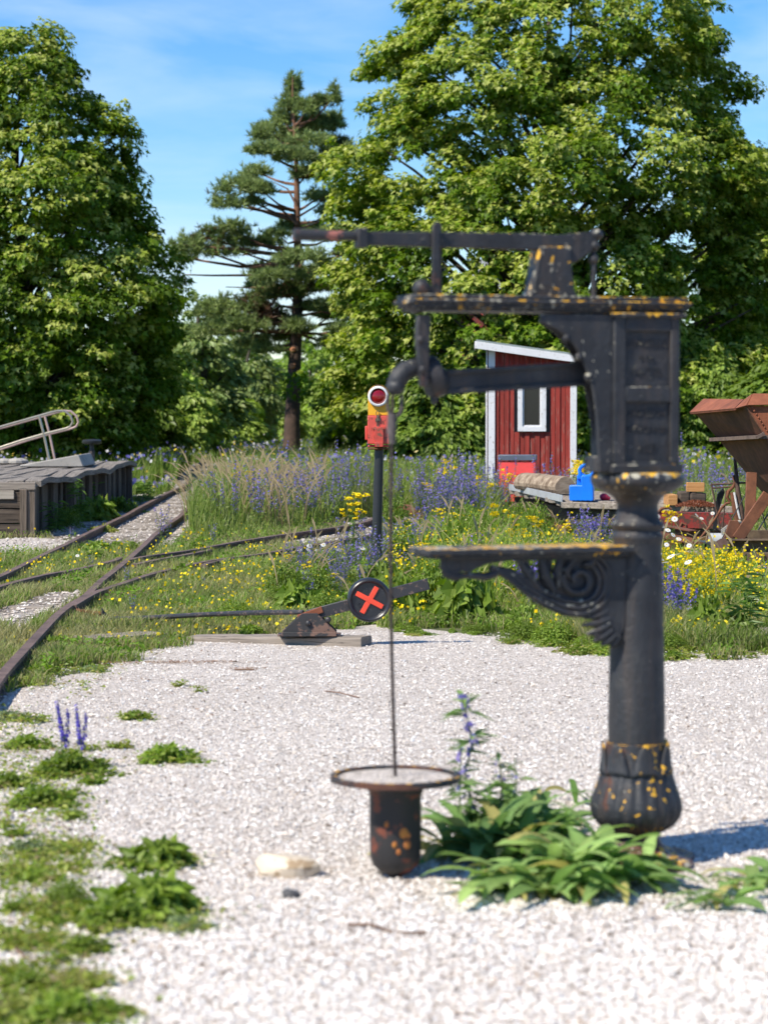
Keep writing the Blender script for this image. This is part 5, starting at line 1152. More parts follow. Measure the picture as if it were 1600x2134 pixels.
# pine
PY = 67.0; KP_ = FPX / PY; px0 = at(612, 905, PY)
pine = thing('pine_tree', 'tall pine tree with a bare dark lower trunk in the middle distance', 'tree', (px0.x, PY, 0))
def PP(px, py, dy=0.0): p = at(px, py, PY); return Vector((p.x - px0.x, dy, p.z))
tr_pts = [PP(607, 960), PP(609, 880), PP(612, 800), PP(616, 720), PP(620, 640), PP(622, 560), PP(619, 480), PP(619, 420), PP(618, 350), PP(614, 270), PP(610, 200), PP(610, 160)]
m = MB(); m.tube(tr_pts[:6], [.27, .22, .20, .17, .15, .125], 12); m.build('trunk', PBARK, pine)
m = MB(); m.tube(tr_pts[5:], [.125, .095, .085, .07, .05, .03, .012], 10); m.build('upper_trunk', PBARK2, pine)
KN_ = m_rust('fresh_knot', (.40, .15, .07), (.62, .30, .16), 12)
for (px, py, rr) in ((611, 729, .085), (610, 763, .095)):
    p = PP(px, py); m = MB(); m.ball((p.x, -.17, p.z), (rr, .05, rr * .9), 12, 8); m.build('cut_knot', KN_, pine)
# pads: (px, py, half width px, half height px, attach py on trunk)
PADS = [(610, 178, 16, 24, 215), (604, 215, 24, 18, 250), (590, 245, 26, 16, 270), (640, 228, 24, 18, 262), (670, 215, 22, 14, 270), (698, 205, 11, 20, 260), (655, 258, 40, 20, 290), (560, 268, 30, 14, 300), (610, 275, 40, 20, 300), (690, 250, 24, 18, 300),
        (545, 285, 20, 14, 310), (585, 300, 40, 14, 330), (650, 300, 44, 16, 330), (700, 300, 30, 22, 350), (560, 325, 42, 12, 350), (620, 335, 40, 14, 355), (690, 335, 38, 16, 370), (722, 330, 18, 24, 370), (530, 352, 34, 12, 385), (640, 362, 40, 14, 385), (515, 375, 26, 12, 400),
        (500, 395, 44, 16, 440), (470, 412, 26, 16, 450), (545, 400, 30, 14, 440), (480, 432, 34, 12, 460), (530, 425, 26, 10, 455), (680, 410, 40, 14, 440), (700, 440, 36, 14, 465), (600, 470, 24, 10, 480), (655, 475, 36, 12, 490),
        (475, 478, 44, 18, 520), (440, 498, 40, 18, 530), (395, 515, 36, 18, 535), (500, 502, 36, 12, 525), (548, 505, 40, 12, 520), (380, 535, 22, 18, 545), (430, 525, 44, 14, 540), (500, 525, 30, 8, 540), (580, 490, 26, 8, 500), (700, 495, 50, 16, 510), (740, 520, 40, 18, 530),
        (640, 545, 60, 14, 560), (560, 560, 50, 14, 575), (590, 580, 60, 12, 600), (690, 565, 60, 14, 580), (720, 590, 50, 14, 600), (540, 590, 30, 12, 600), (600, 610, 50, 16, 625), (550, 615, 36, 16, 640), (505, 640, 60, 18, 660), (455, 650, 46, 20, 670), (440, 685, 50, 16, 690), (500, 680, 60, 16, 690), (560, 665, 44, 18, 680),
        (580, 700, 40, 14, 690), (620, 680, 30, 14, 670), (660, 640, 50, 12, 645), (700, 630, 44, 12, 640), (650, 600, 40, 12, 610), (690, 655, 36, 10, 690), (720, 690, 36, 12, 690), (700, 715, 40, 14, 690), (560, 730, 36, 10, 720), (520, 715, 40, 10, 715)]
g = np.random.default_rng(5); br_ = MB(); PC, NC, CC_ = [], [], []
def trunk_at(py):
    for i in range(len(tr_pts) - 1):
        z = PP(600, py).z
        if tr_pts[i].z <= z <= tr_pts[i + 1].z: return tr_pts[i].lerp(tr_pts[i + 1], (z - tr_pts[i].z) / (tr_pts[i + 1].z - tr_pts[i].z))
    return tr_pts[-1].copy()
for i, (x, y, hx, hy, ay) in enumerate(PADS):
    dy = g.uniform(-1.0, 1.0) * max(.15, min(1.9, hx / 28.0)) ; c = PP(x, y, dy); a0 = trunk_at(ay); mid = a0.lerp(c, .5) + Vector((0, 0, -.10 + g.normal() * .08))
    r0 = .03 + .012 * (c - a0).length; br_.tube([a0, a0.lerp(mid, .55) + Vector((0, 0, -.02)), mid, mid.lerp(c, .6), c], [r0, r0 * .85, r0 * .65, r0 * .45, .012], 6)
    hxm, hym = hx / KP_, hy / KP_; n = int((40 + hx * hy * .50) * (.55 if x < 545 and y < 560 else .8))
    for s_ in range(3):      # twigs inside the pad
        e = c + Vector((g.uniform(-1, 1) * hxm, g.uniform(-1, 1) * hxm * .8, g.uniform(-.5, .8) * hym)); br_.tube([mid.lerp(c, .6), c.lerp(e, .5), e], [.016, .012, .006], 4)
    u = norm(g.normal(size=(n, 3))) * (g.uniform(.1, 1, n) ** .5 * np.where(g.uniform(size=n) < .25, g.uniform(.9, 1.5, n), 1))[:, None]; u[:, 2] = np.abs(u[:, 2]) * 1.5 - .45
    sub = vnoise(u[:, 0] * 3 + i, u[:, 1] * 3, 1.3, i); P = np.array(c) + u * np.array([hxm * 1.12, hxm * .9, hym * 1.1]); keep = sub > .40; P = P[keep]; u = u[keep]
    PC.append(P); NC.append(u); brown = i % 9 == 4 or (600 < y < 720 and 520 < x < 620 and i % 2)
    CC_.append(palette(len(P), [(.19, .25, .10), (.24, .31, .11), (.28, .35, .13), (.20, .26, .10)] if not brown else [(.10, .15, .05), (.15, .12, .06), (.11, .17, .055)], g))
# a brown dead spray hanging at the left of the trunk
c = PP(545, 660); n = 160; PC.append(np.array(c) + g.normal(size=(n, 3)) * np.array([.28, .3, .22])); NC.append(g.normal(size=(n, 3))); CC_.append(palette(n, [(.22, .14, .10), (.17, .10, .07)], g))
PC, NC, CC_ = map(np.concatenate, (PC, NC, CC_)); parts = []
for k in range(11):
    d = norm(NC * .6 + np.array([0, 0, .55]) + g.normal(size=PC.shape) * .75); nrm = np.cross(d, g.normal(size=PC.shape)); L0 = g.uniform(.13, .23, len(PC))
    S_ = norm(nrm); V = np.stack([PC - S_ * .017, PC + S_ * .017, PC + d * L0[:, None]], 1).reshape(-1, 3); parts.append((V, np.arange(len(V)), np.full(len(PC), 3), np.repeat(CC_ * g.uniform(.8, 1.25, (len(PC), 1)), 3, axis=0)))
for (pts, r0) in (([(622, 590), (580, 578), (520, 574), (440, 574), (385, 572)], .055), ([(622, 700), (640, 690), (665, 678), (700, 672), (745, 662)], .07), ([(610, 560), (590, 600), (570, 630), (545, 655)], .045), ([(575, 622), (573, 655)], .025), ([(624, 660), (670, 650), (700, 655), (740, 660)], .04),
                  ([(620, 540), (560, 528), (500, 532)], .04), ([(620, 470), (590, 440), (560, 428), (520, 440)], .04), ([(620, 455), (660, 430), (690, 400)], .035), ([(619, 430), (600, 395), (570, 380)], .035), ([(622, 620), (580, 600), (520, 600), (470, 598)], .035), ([(625, 575), (680, 560), (760, 565)], .035), ([(622, 480), (670, 462), (700, 455)], .03)):
    P = [PP(a, b2, -.3 + .1 * i) for i, (a, b2) in enumerate(pts)]; br_.tube(P, [r0 * (1 - .7 * i / (len(P) - 1)) for i in range(len(P))], 7)
br_.build('branches', PBARK2, pine)
V, L, S, C2 = join(parts); link('needles', fast_mesh('needles', V, L, S, NEEDLE, C2), pine)

# trees and bushes far behind
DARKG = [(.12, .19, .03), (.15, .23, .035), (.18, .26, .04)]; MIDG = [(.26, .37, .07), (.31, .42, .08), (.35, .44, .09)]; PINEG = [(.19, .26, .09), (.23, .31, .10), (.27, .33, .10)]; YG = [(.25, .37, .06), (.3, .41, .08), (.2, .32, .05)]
def bush(px, Y, top_py, half_px, cols, label, cat='bush', name='bush', n=90, nl=70, ls=.26, base=.2, seed=1, group='trees and bushes beyond the meadow', tr=.1, pale=None, back=.3, tm_=OVAL, shape=1.0):
    k = FPX / Y; x = (px - 800) / k; zt = EYE + (850 - top_py) / k - ground_z(x, Y); r0 = half_px / k
    prof = [(base, r0 * .75), (zt * .3, r0), (zt * .55, r0 * .92), (zt * .8, r0 * .62 * shape), (zt, r0 * .15)]
    return make_tree(name, label, cat, (x, Y, ground_z(x, Y)), prof, n, nl, max(.35, r0 * .24), ls, cols, tr, seed=seed, group=group, back=back, limbs=14, lump=.3, tmpl=tm_, clump_cols=pale, inner=.3)
bush(420, 78, 610, 80, PINEG, 'dark pine standing between the left maple and the tall pine', 'tree', 'pine_tree', 110, 90, .24, 1.6, 21, tr=.16)
bush(520, 86, 690, 60, PINEG, 'lower pine with layered boughs left of the tall trunk', 'tree', 'pine_tree', 90, 70, .24, 1.0, 22, tr=.13)
bush(385, 74, 770, 75, MIDG, 'rounded green bush at the foot of the left maple', n=90, nl=80, seed=23)
bush(470, 82, 795, 80, MIDG, 'broad green bush behind the grey marker post', n=90, nl=80, seed=24)
bush(560, 92, 770, 60, MIDG, 'dark bush left of the tall pine trunk', n=70, seed=25)
bush(690, 96, 780, 60, MIDG, 'dark bush right of the tall pine trunk', n=70, seed=26)
bush(745, 70, 720, 62, DARKG, 'dense dark shrub beside the big maple on its left', n=110, nl=100, seed=27, ls=.2)
bush(590, 125, 745, 50, YG, 'pale sunlit tree far behind the pine trunk', 'tree', 'leafy_tree', 60, 60, .32, .5, 28)
bush(650, 130, 715, 55, YG, 'taller pale sunlit tree just right of the pine trunk', 'tree', 'leafy_tree', 60, 60, .32, .5, 29)
bush(700, 135, 700, 45, MIDG, 'mid green far tree right of the pale one', 'tree', 'leafy_tree', 60, 60, .32, .5, 30)
bush(500, 135, 735, 60, YG, 'far pale tree between the two lower pines', 'tree', 'leafy_tree', 60, 60, .32, .5, 31)
bush(420, 130, 700, 60, MIDG, 'far green tree glimpsed left of the lower pine', 'tree', 'leafy_tree', 60, 60, .32, .5, 32)
bush(760, 120, 735, 60, MIDG, 'far green tree behind the dark shrub', 'tree', 'leafy_tree', 60, 60, .32, .5, 33)
bush(625, 150, 690, 90, DARKG, 'farthest dark tree line crown behind the pine trunk', 'tree', 'leafy_tree', 80, 60, .4, .5, 34)
bush(460, 155, 690, 110, DARKG, 'farthest dark crown to the left of the pines', 'tree', 'leafy_tree', 80, 60, .4, .5, 35)
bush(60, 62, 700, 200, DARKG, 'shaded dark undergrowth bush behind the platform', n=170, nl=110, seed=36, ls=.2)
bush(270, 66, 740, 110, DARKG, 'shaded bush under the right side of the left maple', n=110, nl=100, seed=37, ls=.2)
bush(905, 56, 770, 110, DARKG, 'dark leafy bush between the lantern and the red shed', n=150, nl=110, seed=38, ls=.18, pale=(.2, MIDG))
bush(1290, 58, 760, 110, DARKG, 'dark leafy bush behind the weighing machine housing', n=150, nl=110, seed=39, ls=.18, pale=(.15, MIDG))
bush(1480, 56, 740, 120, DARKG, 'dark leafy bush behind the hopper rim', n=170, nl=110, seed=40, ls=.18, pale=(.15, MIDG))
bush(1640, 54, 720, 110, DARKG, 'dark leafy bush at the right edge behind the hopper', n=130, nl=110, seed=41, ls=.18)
bush(930, 72, 640, 110, DARKG, 'dark bush below the farm house left of the red shed', n=120, nl=100, seed=48, ls=.2)
bush(1090, 66, 740, 130, DARKG, 'dark undergrowth bush right behind the red shed', n=130, nl=100, seed=42, ls=.2)
bush(1150, 110, 640, 220, DARKG, 'far dark tree behind the farm house', 'tree', 'leafy_tree', 120, 60, .4, .5, 43)
bush(1480, 105, 620, 220, DARKG, 'far dark tree behind the right edge maple', 'tree', 'leafy_tree', 120, 60, .4, .5, 44)
bush(160, 110, 660, 260, DARKG, 'far dark tree behind the left maple', 'tree', 'leafy_tree', 120, 60, .4, .5, 45)

# ================================================================ GRASS AND FLOWERS
def on_gravel(x, y, soft=0.0):
    b = in_poly(x + (vnoise(x, y, 2.1, 3) - .5) * .45, y + (vnoise(x, y, 1.4, 4) - .5) * .7 + (vnoise(x, y, 6, 14) - .5) * .5 + .08, YARD)
    return b
def on_bed(x, y):
    return in_poly(x, y, BED1) | in_poly(x, y, BED2) | in_poly(x, y, PATCH1) | in_poly(x, y, PATCH2) | in_poly(x, y, PATCH3) | in_poly(x, y, PATCH4)| in_poly(x, y, PATCH5)
PLAT = []
ca__, sa__ = math.cos(lp.rotation_euler.z), math.sin(lp.rotation_euler.z)
for (a, b2) in ((.05, -.1), (.05, LPL), (-3.1, LPL), (-3.1, -.1)): PLAT.append((lp.location.x + a * ca__ - b2 * sa__, lp.location.y + a * sa__ + b2 * ca__))
SHEDP = [(sp0.x - .1, SY - .1), (sp0.x + W_ + .2, SY - .3), (sp0.x + W_ + .2, SY + 1.5), (sp0.x - .1, SY + 1.6)]
WAGP = [(c_nl.x, c_nl.y - .1), (c_nr.x, c_nr.y - .1), (c_nr.x, c_fl.y), (c_fl.x, c_fl.y)]
RPTS = np.array([p for p in RAILPTS if p[1] < 60])
def near_rail(x, y, d=.07):
    out = np.zeros(len(x), bool)
    for i0 in range(0, len(RPTS) - 1):
        a = RPTS[i0]; b2 = RPTS[i0 + 1]
        if np.hypot(*(b2 - a)) > 4: continue
        ab = b2 - a; L2 = ab @ ab + 1e-9; t = np.clip(((x - a[0]) * ab[0] + (y - a[1]) * ab[1]) / L2, 0, 1)
        out |= np.hypot(x - a[0] - t * ab[0], y - a[1] - t * ab[1]) < d
    return out
def scatter(n, y0, y1, xm=.18, x0=None, x1=None, p=1.6, g=rng):
    y = (y0 ** (1 - p) + g.uniform(size=n) * (y1 ** (1 - p) - y0 ** (1 - p))) ** (1 / (1 - p)) if p != 1 else g.uniform(y0, y1, n)
    u = g.uniform(-1, 1, n); x = u * y * xm if x0 is None else (g.uniform(x0, x1, n))
    return x, y
def blade_mesh(x, y, h, wd, col, lean=.35, wind=(0.10, 0.0), g=rng, z=None):
    n = len(x); a = g.uniform(0, 2 * np.pi, n); s_ = np.stack([np.cos(a), np.sin(a), np.zeros(n)], 1)
    l = g.normal(size=(n, 2)) * lean * h[:, None] * .5 + np.array(wind) * h[:, None]
    b0 = np.stack([x, y, np.zeros(n) if z is None else z], 1); mid = b0 + np.stack([l[:, 0] * .35, l[:, 1] * .35, h * .6], 1); tip = b0 + np.stack([l[:, 0], l[:, 1], h * .97], 1)
    w2 = wd[:, None] * .5
    V = np.stack([b0 - s_ * w2, b0 + s_ * w2, mid + s_ * w2 * .8, mid - s_ * w2 * .8, tip], 1).reshape(-1, 3)
    base = (np.arange(n) * 5)[:, None]; loops = (base + np.array([0, 1, 2, 3, 3, 2, 4])).ravel(); sizes = np.tile([4, 3], n)
    return V, loops, sizes, np.repeat(col, 5, axis=0)
LAWN = [(.17, .27, .045), (.21, .30, .06), (.26, .34, .08), (.13, .22, .035), (.31, .34, .12), (.38, .34, .18)]
# lawn
x, y = scatter(300000, 13.0, 48, .172, p=1.9)
ok = ~on_gravel(x, y) & ~on_bed(x, y) & ~in_poly(x, y, PLAT) & ~near_rail(x, y, .03)
pat = vnoise(x, y, 1.1, 21) * .6 + vnoise(x, y, 3.3, 22) * .4
ok &= rng.uniform(size=len(x)) < np.clip(.35 + pat * 1.1, 0, 1)
x, y, pat = x[ok], y[ok], pat[ok]
h = (.045 + .10 * pat ** 1.5) * rng.uniform(.6, 1.5, len(x)); nr_ = near_rail(x, y, .16); h[nr_] *= .85
h[(x > -.2) & (y < 24)] *= 1.35
c = palette(len(x), LAWN); c *= (.75 + .5 * vnoise(x, y, .8, 25))[:, None]; dry = (vnoise(x, y, 1.5, 27) * .65 + rng.uniform(size=len(x)) * .35) > .50; c[dry] = c[dry] * .45 + np.array([.38, .32, .17]) * .55
p1 = blade_mesh(x, y, h, rng.uniform(.005, .010, len(x)), c, .9)
link('short_grass', fast_mesh('short_grass', *p1[:3], GRASS, p1[3])); tag(bpy.data.objects['short_grass'], 'short green grass growing round the rails and the gravel yard', 'grass', kind='stuff')
# small broad leaves low in the lawn (clover, plantain, stray weeds)
x, y = scatter(120000, 13.0, 34, .172, p=2.0)
pt_ = vnoise(x, y, 1.6, 31); ok = ~on_gravel(x, y) & ~on_bed(x, y) & ~in_poly(x, y, PLAT) & ~near_rail(x, y, .06) & (rng.uniform(size=len(x)) < np.clip((pt_ - .3) * 2.2, 0, 1)); x, y, pt_ = x[ok], y[ok], pt_[ok]
hh_ = rng.uniform(0, 1, len(x)) ** .7 * (.03 + .13 * pt_ ** 2) * np.where(near_rail(x, y, .15), .4, 1)
P = np.stack([x, y, hh_ + .01], 1); Nn = rng.normal(size=P.shape) * .6 + np.array([0, -.1, .8])
q = cards(P, Nn, rng.uniform(.018, .045, len(x)), palette(len(x), [(.13, .25, .025), (.17, .30, .03), (.20, .33, .04), (.10, .20, .02)]) * (.7 + .6 * vnoise(x, y, 1.2, 33))[:, None], *OVAL)
link('ground_weeds', fast_mesh('ground_weeds', *q[:3], LEAF, q[3])); tag(bpy.data.objects['ground_weeds'], 'low broad leaved ground weeds mixed through the grass', 'weeds', kind='stuff')
# richer green strip at the far border of the yard (taller, px 780..1600)
def region_px(n, x0, x1, y0, y1, g=rng):
    px = g.uniform(x0, x1, n); py = g.uniform(y0, y1, n); z = np.zeros(n)
    P = np.array([gp(a, b2)[:2] for a, b2 in zip(px, py)]) if n < 20000 else None
    return P[:, 0], P[:, 1]
x, y = scatter(90000, 16.5, 31, .16, p=1.3)
ok = ~on_gravel(x, y) & ~on_bed(x, y) & ~near_rail(x, y, .22)
lim = -.35 + (y - 17) * .02; ok &= x > lim - (y > 23) * .8
dens = vnoise(x, y, 1.3, 41) * .6 + vnoise(x, y, 3.1, 42) * .4; ok &= rng.uniform(size=len(x)) < np.clip(dens * 1.6 - .2, 0, 1); x, y, dens = x[ok], y[ok], dens[ok]
edge = np.clip((y - 17.0) / 3.0, .35, 1); lowfront = np.clip(.35 + .65 * np.minimum(1, np.maximum(0, (x + .2) / .8)), 0, 1)
h = (.11 + .38 * dens) * rng.uniform(.4, 1.3, len(x)) * edge * lowfront * np.where((x > -.8) & (y > 19) & (y < 28), 1.35, 1); h *= np.where((x > 1.3) & (y > 22.0), .45, 1) * np.where((x > 1.9) & (y > 18) & (y <= 22.5), .6, 1)
h *= np.where((y > 21) & (x < .1), .6, 1)
c = palette(len(x), [(.16, .28, .03), (.20, .33, .04), (.25, .36, .06), (.13, .23, .025), (.30, .36, .09), (.42, .38, .18)])
p1 = blade_mesh(x, y, h, rng.uniform(.006, .013, len(x)), c, .8); 
hb = rng.uniform(size=len(x)) < .5; P = np.stack([x, y, h * rng.uniform(.3, 1, len(x))], 1)[hb]; q = cards(P, rng.normal(size=P.shape) * .7 + np.array([0, -.2, .7]), rng.uniform(.02, .05, len(P)), c[hb] * .95, *OVAL)
V, L, S, C2 = join([p1, q]); link('meadow_border', fast_mesh('meadow_border', V, L, S, GRASS, C2)); tag(bpy.data.objects['meadow_border'], 'fresh green herbs and grass along the far edge of the gravel', 'grass', kind='stuff')
# tall meadow
def tall_mask(x, y):
    xs_r = np.interp(y, [29, 33, 38, 47, 60], [-2.2, -2.75, -2.95, -3.2, -4.0])      # right of the main track
    dv = np.interp(x, [-2.6, -1.76, -.3, .25, 1.0, 1.3, 3.9], [28.2, 30.2, 35.6, 37.2, 37.6, 33.2, 33.2])
    a = (x > xs_r) & (y > dv)
    dn = np.interp(x, [-.13, .55, 1.9, 4.2], [30.3, 32.3, 34.8, 38]); b2 = (x > .15) & (y > 29.0) & (y < dn - .1)
    c = (x > 1.0) & (y > 26.5) & (y < 30)
    return a | b2 | c
x, y = scatter(150000, 27.5, 62, .172, p=1.35)
ok = tall_mask(x, y) & ~on_bed(x, y) & ~in_poly(x, y, SHEDP) & ~in_poly(x, y, WAGP); dens = vnoise(x, y, .9, 51) * .55 + vnoise(x, y, 2.6, 52) * .45; ok &= rng.uniform(size=len(x)) < np.clip(dens * 1.5, .1, 1)
x, y, dens = x[ok], y[ok], dens[ok]
hmax = np.where(x < -.3, .92, .80); hmax = np.where((y < 31) & (x > .1), .42, hmax); hmax = np.where((x > .9) & (x < 4.2) & (y > 33), .62, hmax); hmax = np.where((x > 1.5) & (y < 31), .30, hmax); hmax = np.where((x > 1.45) & (x < 2.6) & (y > 33.4) & (y < 36.2), .92, hmax); ramp_ = np.clip((y - np.interp(x, [-2.6, -1.7, -.3, .3], [28.2, 30.2, 33, 27])) / 3.0, .35, 1)
h = hmax * (.35 + .65 * dens) * rng.uniform(.55, 1.2, len(x)) * ramp_
c = palette(len(x), [(.15, .23, .04), (.20, .29, .05), (.25, .32, .07), (.28, .31, .10), (.11, .19, .035), (.34, .32, .16)]) * (.8 + .4 * vnoise(x, y, .6, 55))[:, None]
yg = (x < -.6) & (y < 40); c[yg] = c[yg] * .6 + np.array([.22, .30, .07]) * .4
p1 = blade_mesh(x, y, h, rng.uniform(.008, .016, len(x)), c, .42)
P = np.stack([x, y, h * rng.uniform(.2, .95, len(x))], 1)[::2]; q = cards(P, rng.normal(size=P.shape), rng.uniform(.03, .075, len(P)), c[::2], *OVAL)
V, L, S, C2 = join([p1, q]); link('tall_meadow', fast_mesh('tall_meadow', V, L, S, GRASS, C2)); tag(bpy.data.objects['tall_meadow'], 'tall green meadow grass between the tracks and the trees', 'grass', kind='stuff')
# dry pale grass stalks with nodding heads
n = 430; x = rng.uniform(-2.85, -.8, n); y = rng.uniform(32.0, 39.5, n); ok = tall_mask(x, y); x, y = x[ok], y[ok]; n = len(x); h = rng.uniform(.55, 1.28, n) * (.75 + .35 * vnoise(x, y, 1.3, 91)); parts = []
xe = rng.uniform(-.16, .17, 420); ye = rng.uniform(18.5, 31, 420); xe = xe * ye; oke = (xe > -1.0) & ~on_gravel(xe, ye) & ~on_bed(xe, ye) & ~near_rail(xe, ye, .1); xe, ye = xe[oke], ye[oke]; x = np.concatenate([x, xe]); y = np.concatenate([y, ye]); h = np.concatenate([h, rng.uniform(.3, .68, len(xe))]); n = len(x)
V, L, S, C2 = [], [], [], []; k0 = 0
dirx = np.where(x < -2.2, -1, rng.choice([-1, 1], n)) * rng.uniform(.1, .75, n)
for i in range(n):
    cc = np.array([.46, .35, .20]) * rng.uniform(.7, 1.2); b0 = np.array([x[i], y[i], 0.]); pr_ = None; wd = .005
    for j in range(7):
        t = j / 6; p = b0 + np.array([dirx[i] * h[i] * t ** 2.2 * .8, 0, h[i] * (t - .16 * t ** 4 * abs(dirx[i]) * 3)]); ww = wd if j < 5 else (.014 if j == 5 else .003)
        V += [p - [ww, 0, 0], p + [ww, 0, 0]]; C2 += [cc * (.6 if j < 3 else 1)] * 2
        if j: L += [k0 + 2 * j - 2, k0 + 2 * j - 1, k0 + 2 * j + 1, k0 + 2 * j]; S.append(4)
    k0 += 14
link('dry_grass', fast_mesh('dry_grass', np.array(V), L, S, GRASS, np.array(C2))); tag(bpy.data.objects['dry_grass'], 'dry straw coloured grass stalks nodding above the meadow', 'grass', kind='stuff')
# far meadow in the shade of the maples, both sides
x, y = scatter(90000, 44, 90, .175, p=1.1); ok = ~in_poly(x, y, PLAT) & ~on_bed(x, y) & (rng.uniform(size=len(x)) < vnoise(x, y, .5, 61) + .35); x, y = x[ok], y[ok]
h = rng.uniform(.25, .75, len(x)) * (.5 + .7 * vnoise(x, y, .4, 62)); h[(x < -3) & (y < 50)] *= .35
c = palette(len(x), [(.11, .19, .03), (.15, .24, .04), (.19, .27, .05), (.24, .28, .08)]); fl = rng.uniform(size=len(x)); 
p1 = blade_mesh(x, y, h, rng.uniform(.016, .035, len(x)), c, .4)
sel = fl < .16; P = np.stack([x, y, h * .97], 1)[sel]; colf = palette(len(P), [(.17, .15, .48), (.62, .62, .60), (.16, .15, .42), (.55, .42, .03)]); q = cards(P, rng.normal(size=P.shape) + np.array([0, -1, .3]), rng.uniform(.04, .09, len(P)), colf, *SQ)
V, L, S, C2 = join([p1, q]); link('far_meadow', fast_mesh('far_meadow', V, L, S, GRASS, C2)); tag(bpy.data.objects['far_meadow'], 'far flowering meadow in front of the trees', 'meadow', kind='stuff')

# small yellow flowers in the grass
x, y = scatter(16000, 16.5, 31, .17, p=1.5); ok = ~on_gravel(x, y) & ~on_bed(x, y) & ~near_rail(x, y, .1)
dd = np.where(x > -.1, 1.3, .42) * np.clip((vnoise(x, y, .9, 71) * .6 + vnoise(x, y, 3.0, 72) * .4) * 3.6 - 1.35, 0, 1) * np.where((x > 1.9) & (y > 22), .3, 1); ok &= rng.uniform(size=len(x)) < dd; x, y = x[ok], y[ok]
P = np.stack([x, y, rng.uniform(.10, .42, len(x)) * np.where(x > 0, 1, .4) * np.clip((y - 16) / 4, .4, 1)], 1)
q = cards(P, rng.normal(size=P.shape) * .6 + np.array([0, -.8, .6]), rng.uniform(.014, .030, len(P)), palette(len(P), [(.80, .60, .02), (.72, .50, .015), (.85, .70, .05)]), *SQ)
link('yellow_flowers', fast_mesh('yellow_flowers', *q[:3], PETAL, q[3])); tag(bpy.data.objects['yellow_flowers'], 'tiny yellow flowers dotted through the green grass', 'flowers', kind='stuff')

# ---------- individual flowering plants
def stem_leaf(m_parts, base, tip, n, size, cols, g, t0=.05, t1=.9):
    t = g.uniform(t0, t1, n)[:, None]; P = base + (tip - base) * t; d = norm(np.concatenate([g.normal(size=(n, 2)), np.full((n, 1), .55)], 1))
    m_parts.append(cards(P, g.normal(size=(n, 3)) * .3 + np.array([0, 0, 1.]), size * (1.25 - t[:, 0]) * g.uniform(.7, 1.2, n), palette(n, cols, g), [(0, 0, 0), (.09, .4, .05), (0, 1, 0), (-.09, .4, .05)], [(0, 1, 2, 3)], g=g, up=d * 4))
def echium_variant(seed, H, ns, spread, dens=1.0, share=40, big=1.0, ecol=[(.19, .17, .50), (.27, .21, .55), (.22, .22, .58), (.34, .24, .50)]):
    g = np.random.default_rng(seed); st, fl_ = [], []
    for s_ in range(ns):
        a = g.uniform(0, 6.28); hh = H * g.uniform(.62, 1.0); b0 = np.array([g.normal() * .02, g.normal() * .02, 0.]); tip = b0 + np.array([math.cos(a) * spread * g.uniform(.2, 1), math.sin(a) * spread * g.uniform(.2, 1), hh])
        st.append(blade_mesh(np.array([b0[0]] * 2), np.array([b0[1]] * 2), np.array([hh] * 2), np.array([.007] * 2), np.array([[.12, .17, .06]] * 2), 0, ((tip[0] - b0[0]) / hh, (tip[1] - b0[1]) / hh), g))
        stem_leaf(st, b0, tip, int(26 * hh / .7), .10, [(.11, .19, .06), (.15, .22, .08), (.18, .24, .10)], g)
        n = int(70 * hh / .7 * dens); t = g.uniform(.32, 1.0, n) ** .9; P = b0 + (tip - b0) * t[:, None]; rr = (.038 * (1.15 - t) + .012) * g.uniform(.4, 1, n); aa = g.uniform(0, 6.28, n); P = P + np.stack([np.cos(aa) * rr, np.sin(aa) * rr, g.normal(size=n) * .006], 1)
        nf = n * share // 100; outn = np.stack([np.cos(aa), np.sin(aa), np.full(n, .25)], 1)
        fl_.append(cards(P[:nf], outn[:nf] + g.normal(size=(nf, 3)) * .4, g.uniform(.014, .026, nf) * big, palette(nf, ecol, g), *SQ, g=g))
        st.append(cards(P[nf:], outn[nf:], g.uniform(.016, .030, n - nf), palette(n - nf, [(.15, .20, .08), (.2, .23, .12), (.17, .17, .14)], g), *OVAL, g=g))
    A = join(st); B = join(fl_); me1 = fast_mesh('stems', *A[:3], GRASS, A[3]); me2 = fast_mesh('blossoms', *B[:3], PETAL, B[3]); return me1, me2
EV = [echium_variant(100 + i, *v) for i, v in enumerate(((.95, 3, .12), (.85, 5, .2), (.7, 4, .2), (1.05, 4, .15), (.6, 6, .22), (.5, 4, .18, .8)))]
def plant(me1, me2, x, y, s_, rz, name, label, cat, group, p1n='stems', p2n='blossoms', z=0.0, tilt=(0, 0)):
    r_ = thing(name, label, cat, (x, y, z), rz, group); r_.scale = (s_, s_, s_); r_.rotation_euler.x, r_.rotation_euler.y = tilt
    link(p1n, me1, r_); 
    if me2 is not None: link(p2n, me2, r_)
    return r_
EVN = echium_variant(140, .8, 3, .17, 1.8, 52, 1.35, [(.13, .10, .50), (.17, .13, .58)]); EVD = echium_variant(141, .6, 5, .2, 1.0, 50, 1.3, [(.18, .16, .48), (.22, .19, .54), (.28, .21, .5)]); EV += [EVN, EVD]
gE = random.Random(77)
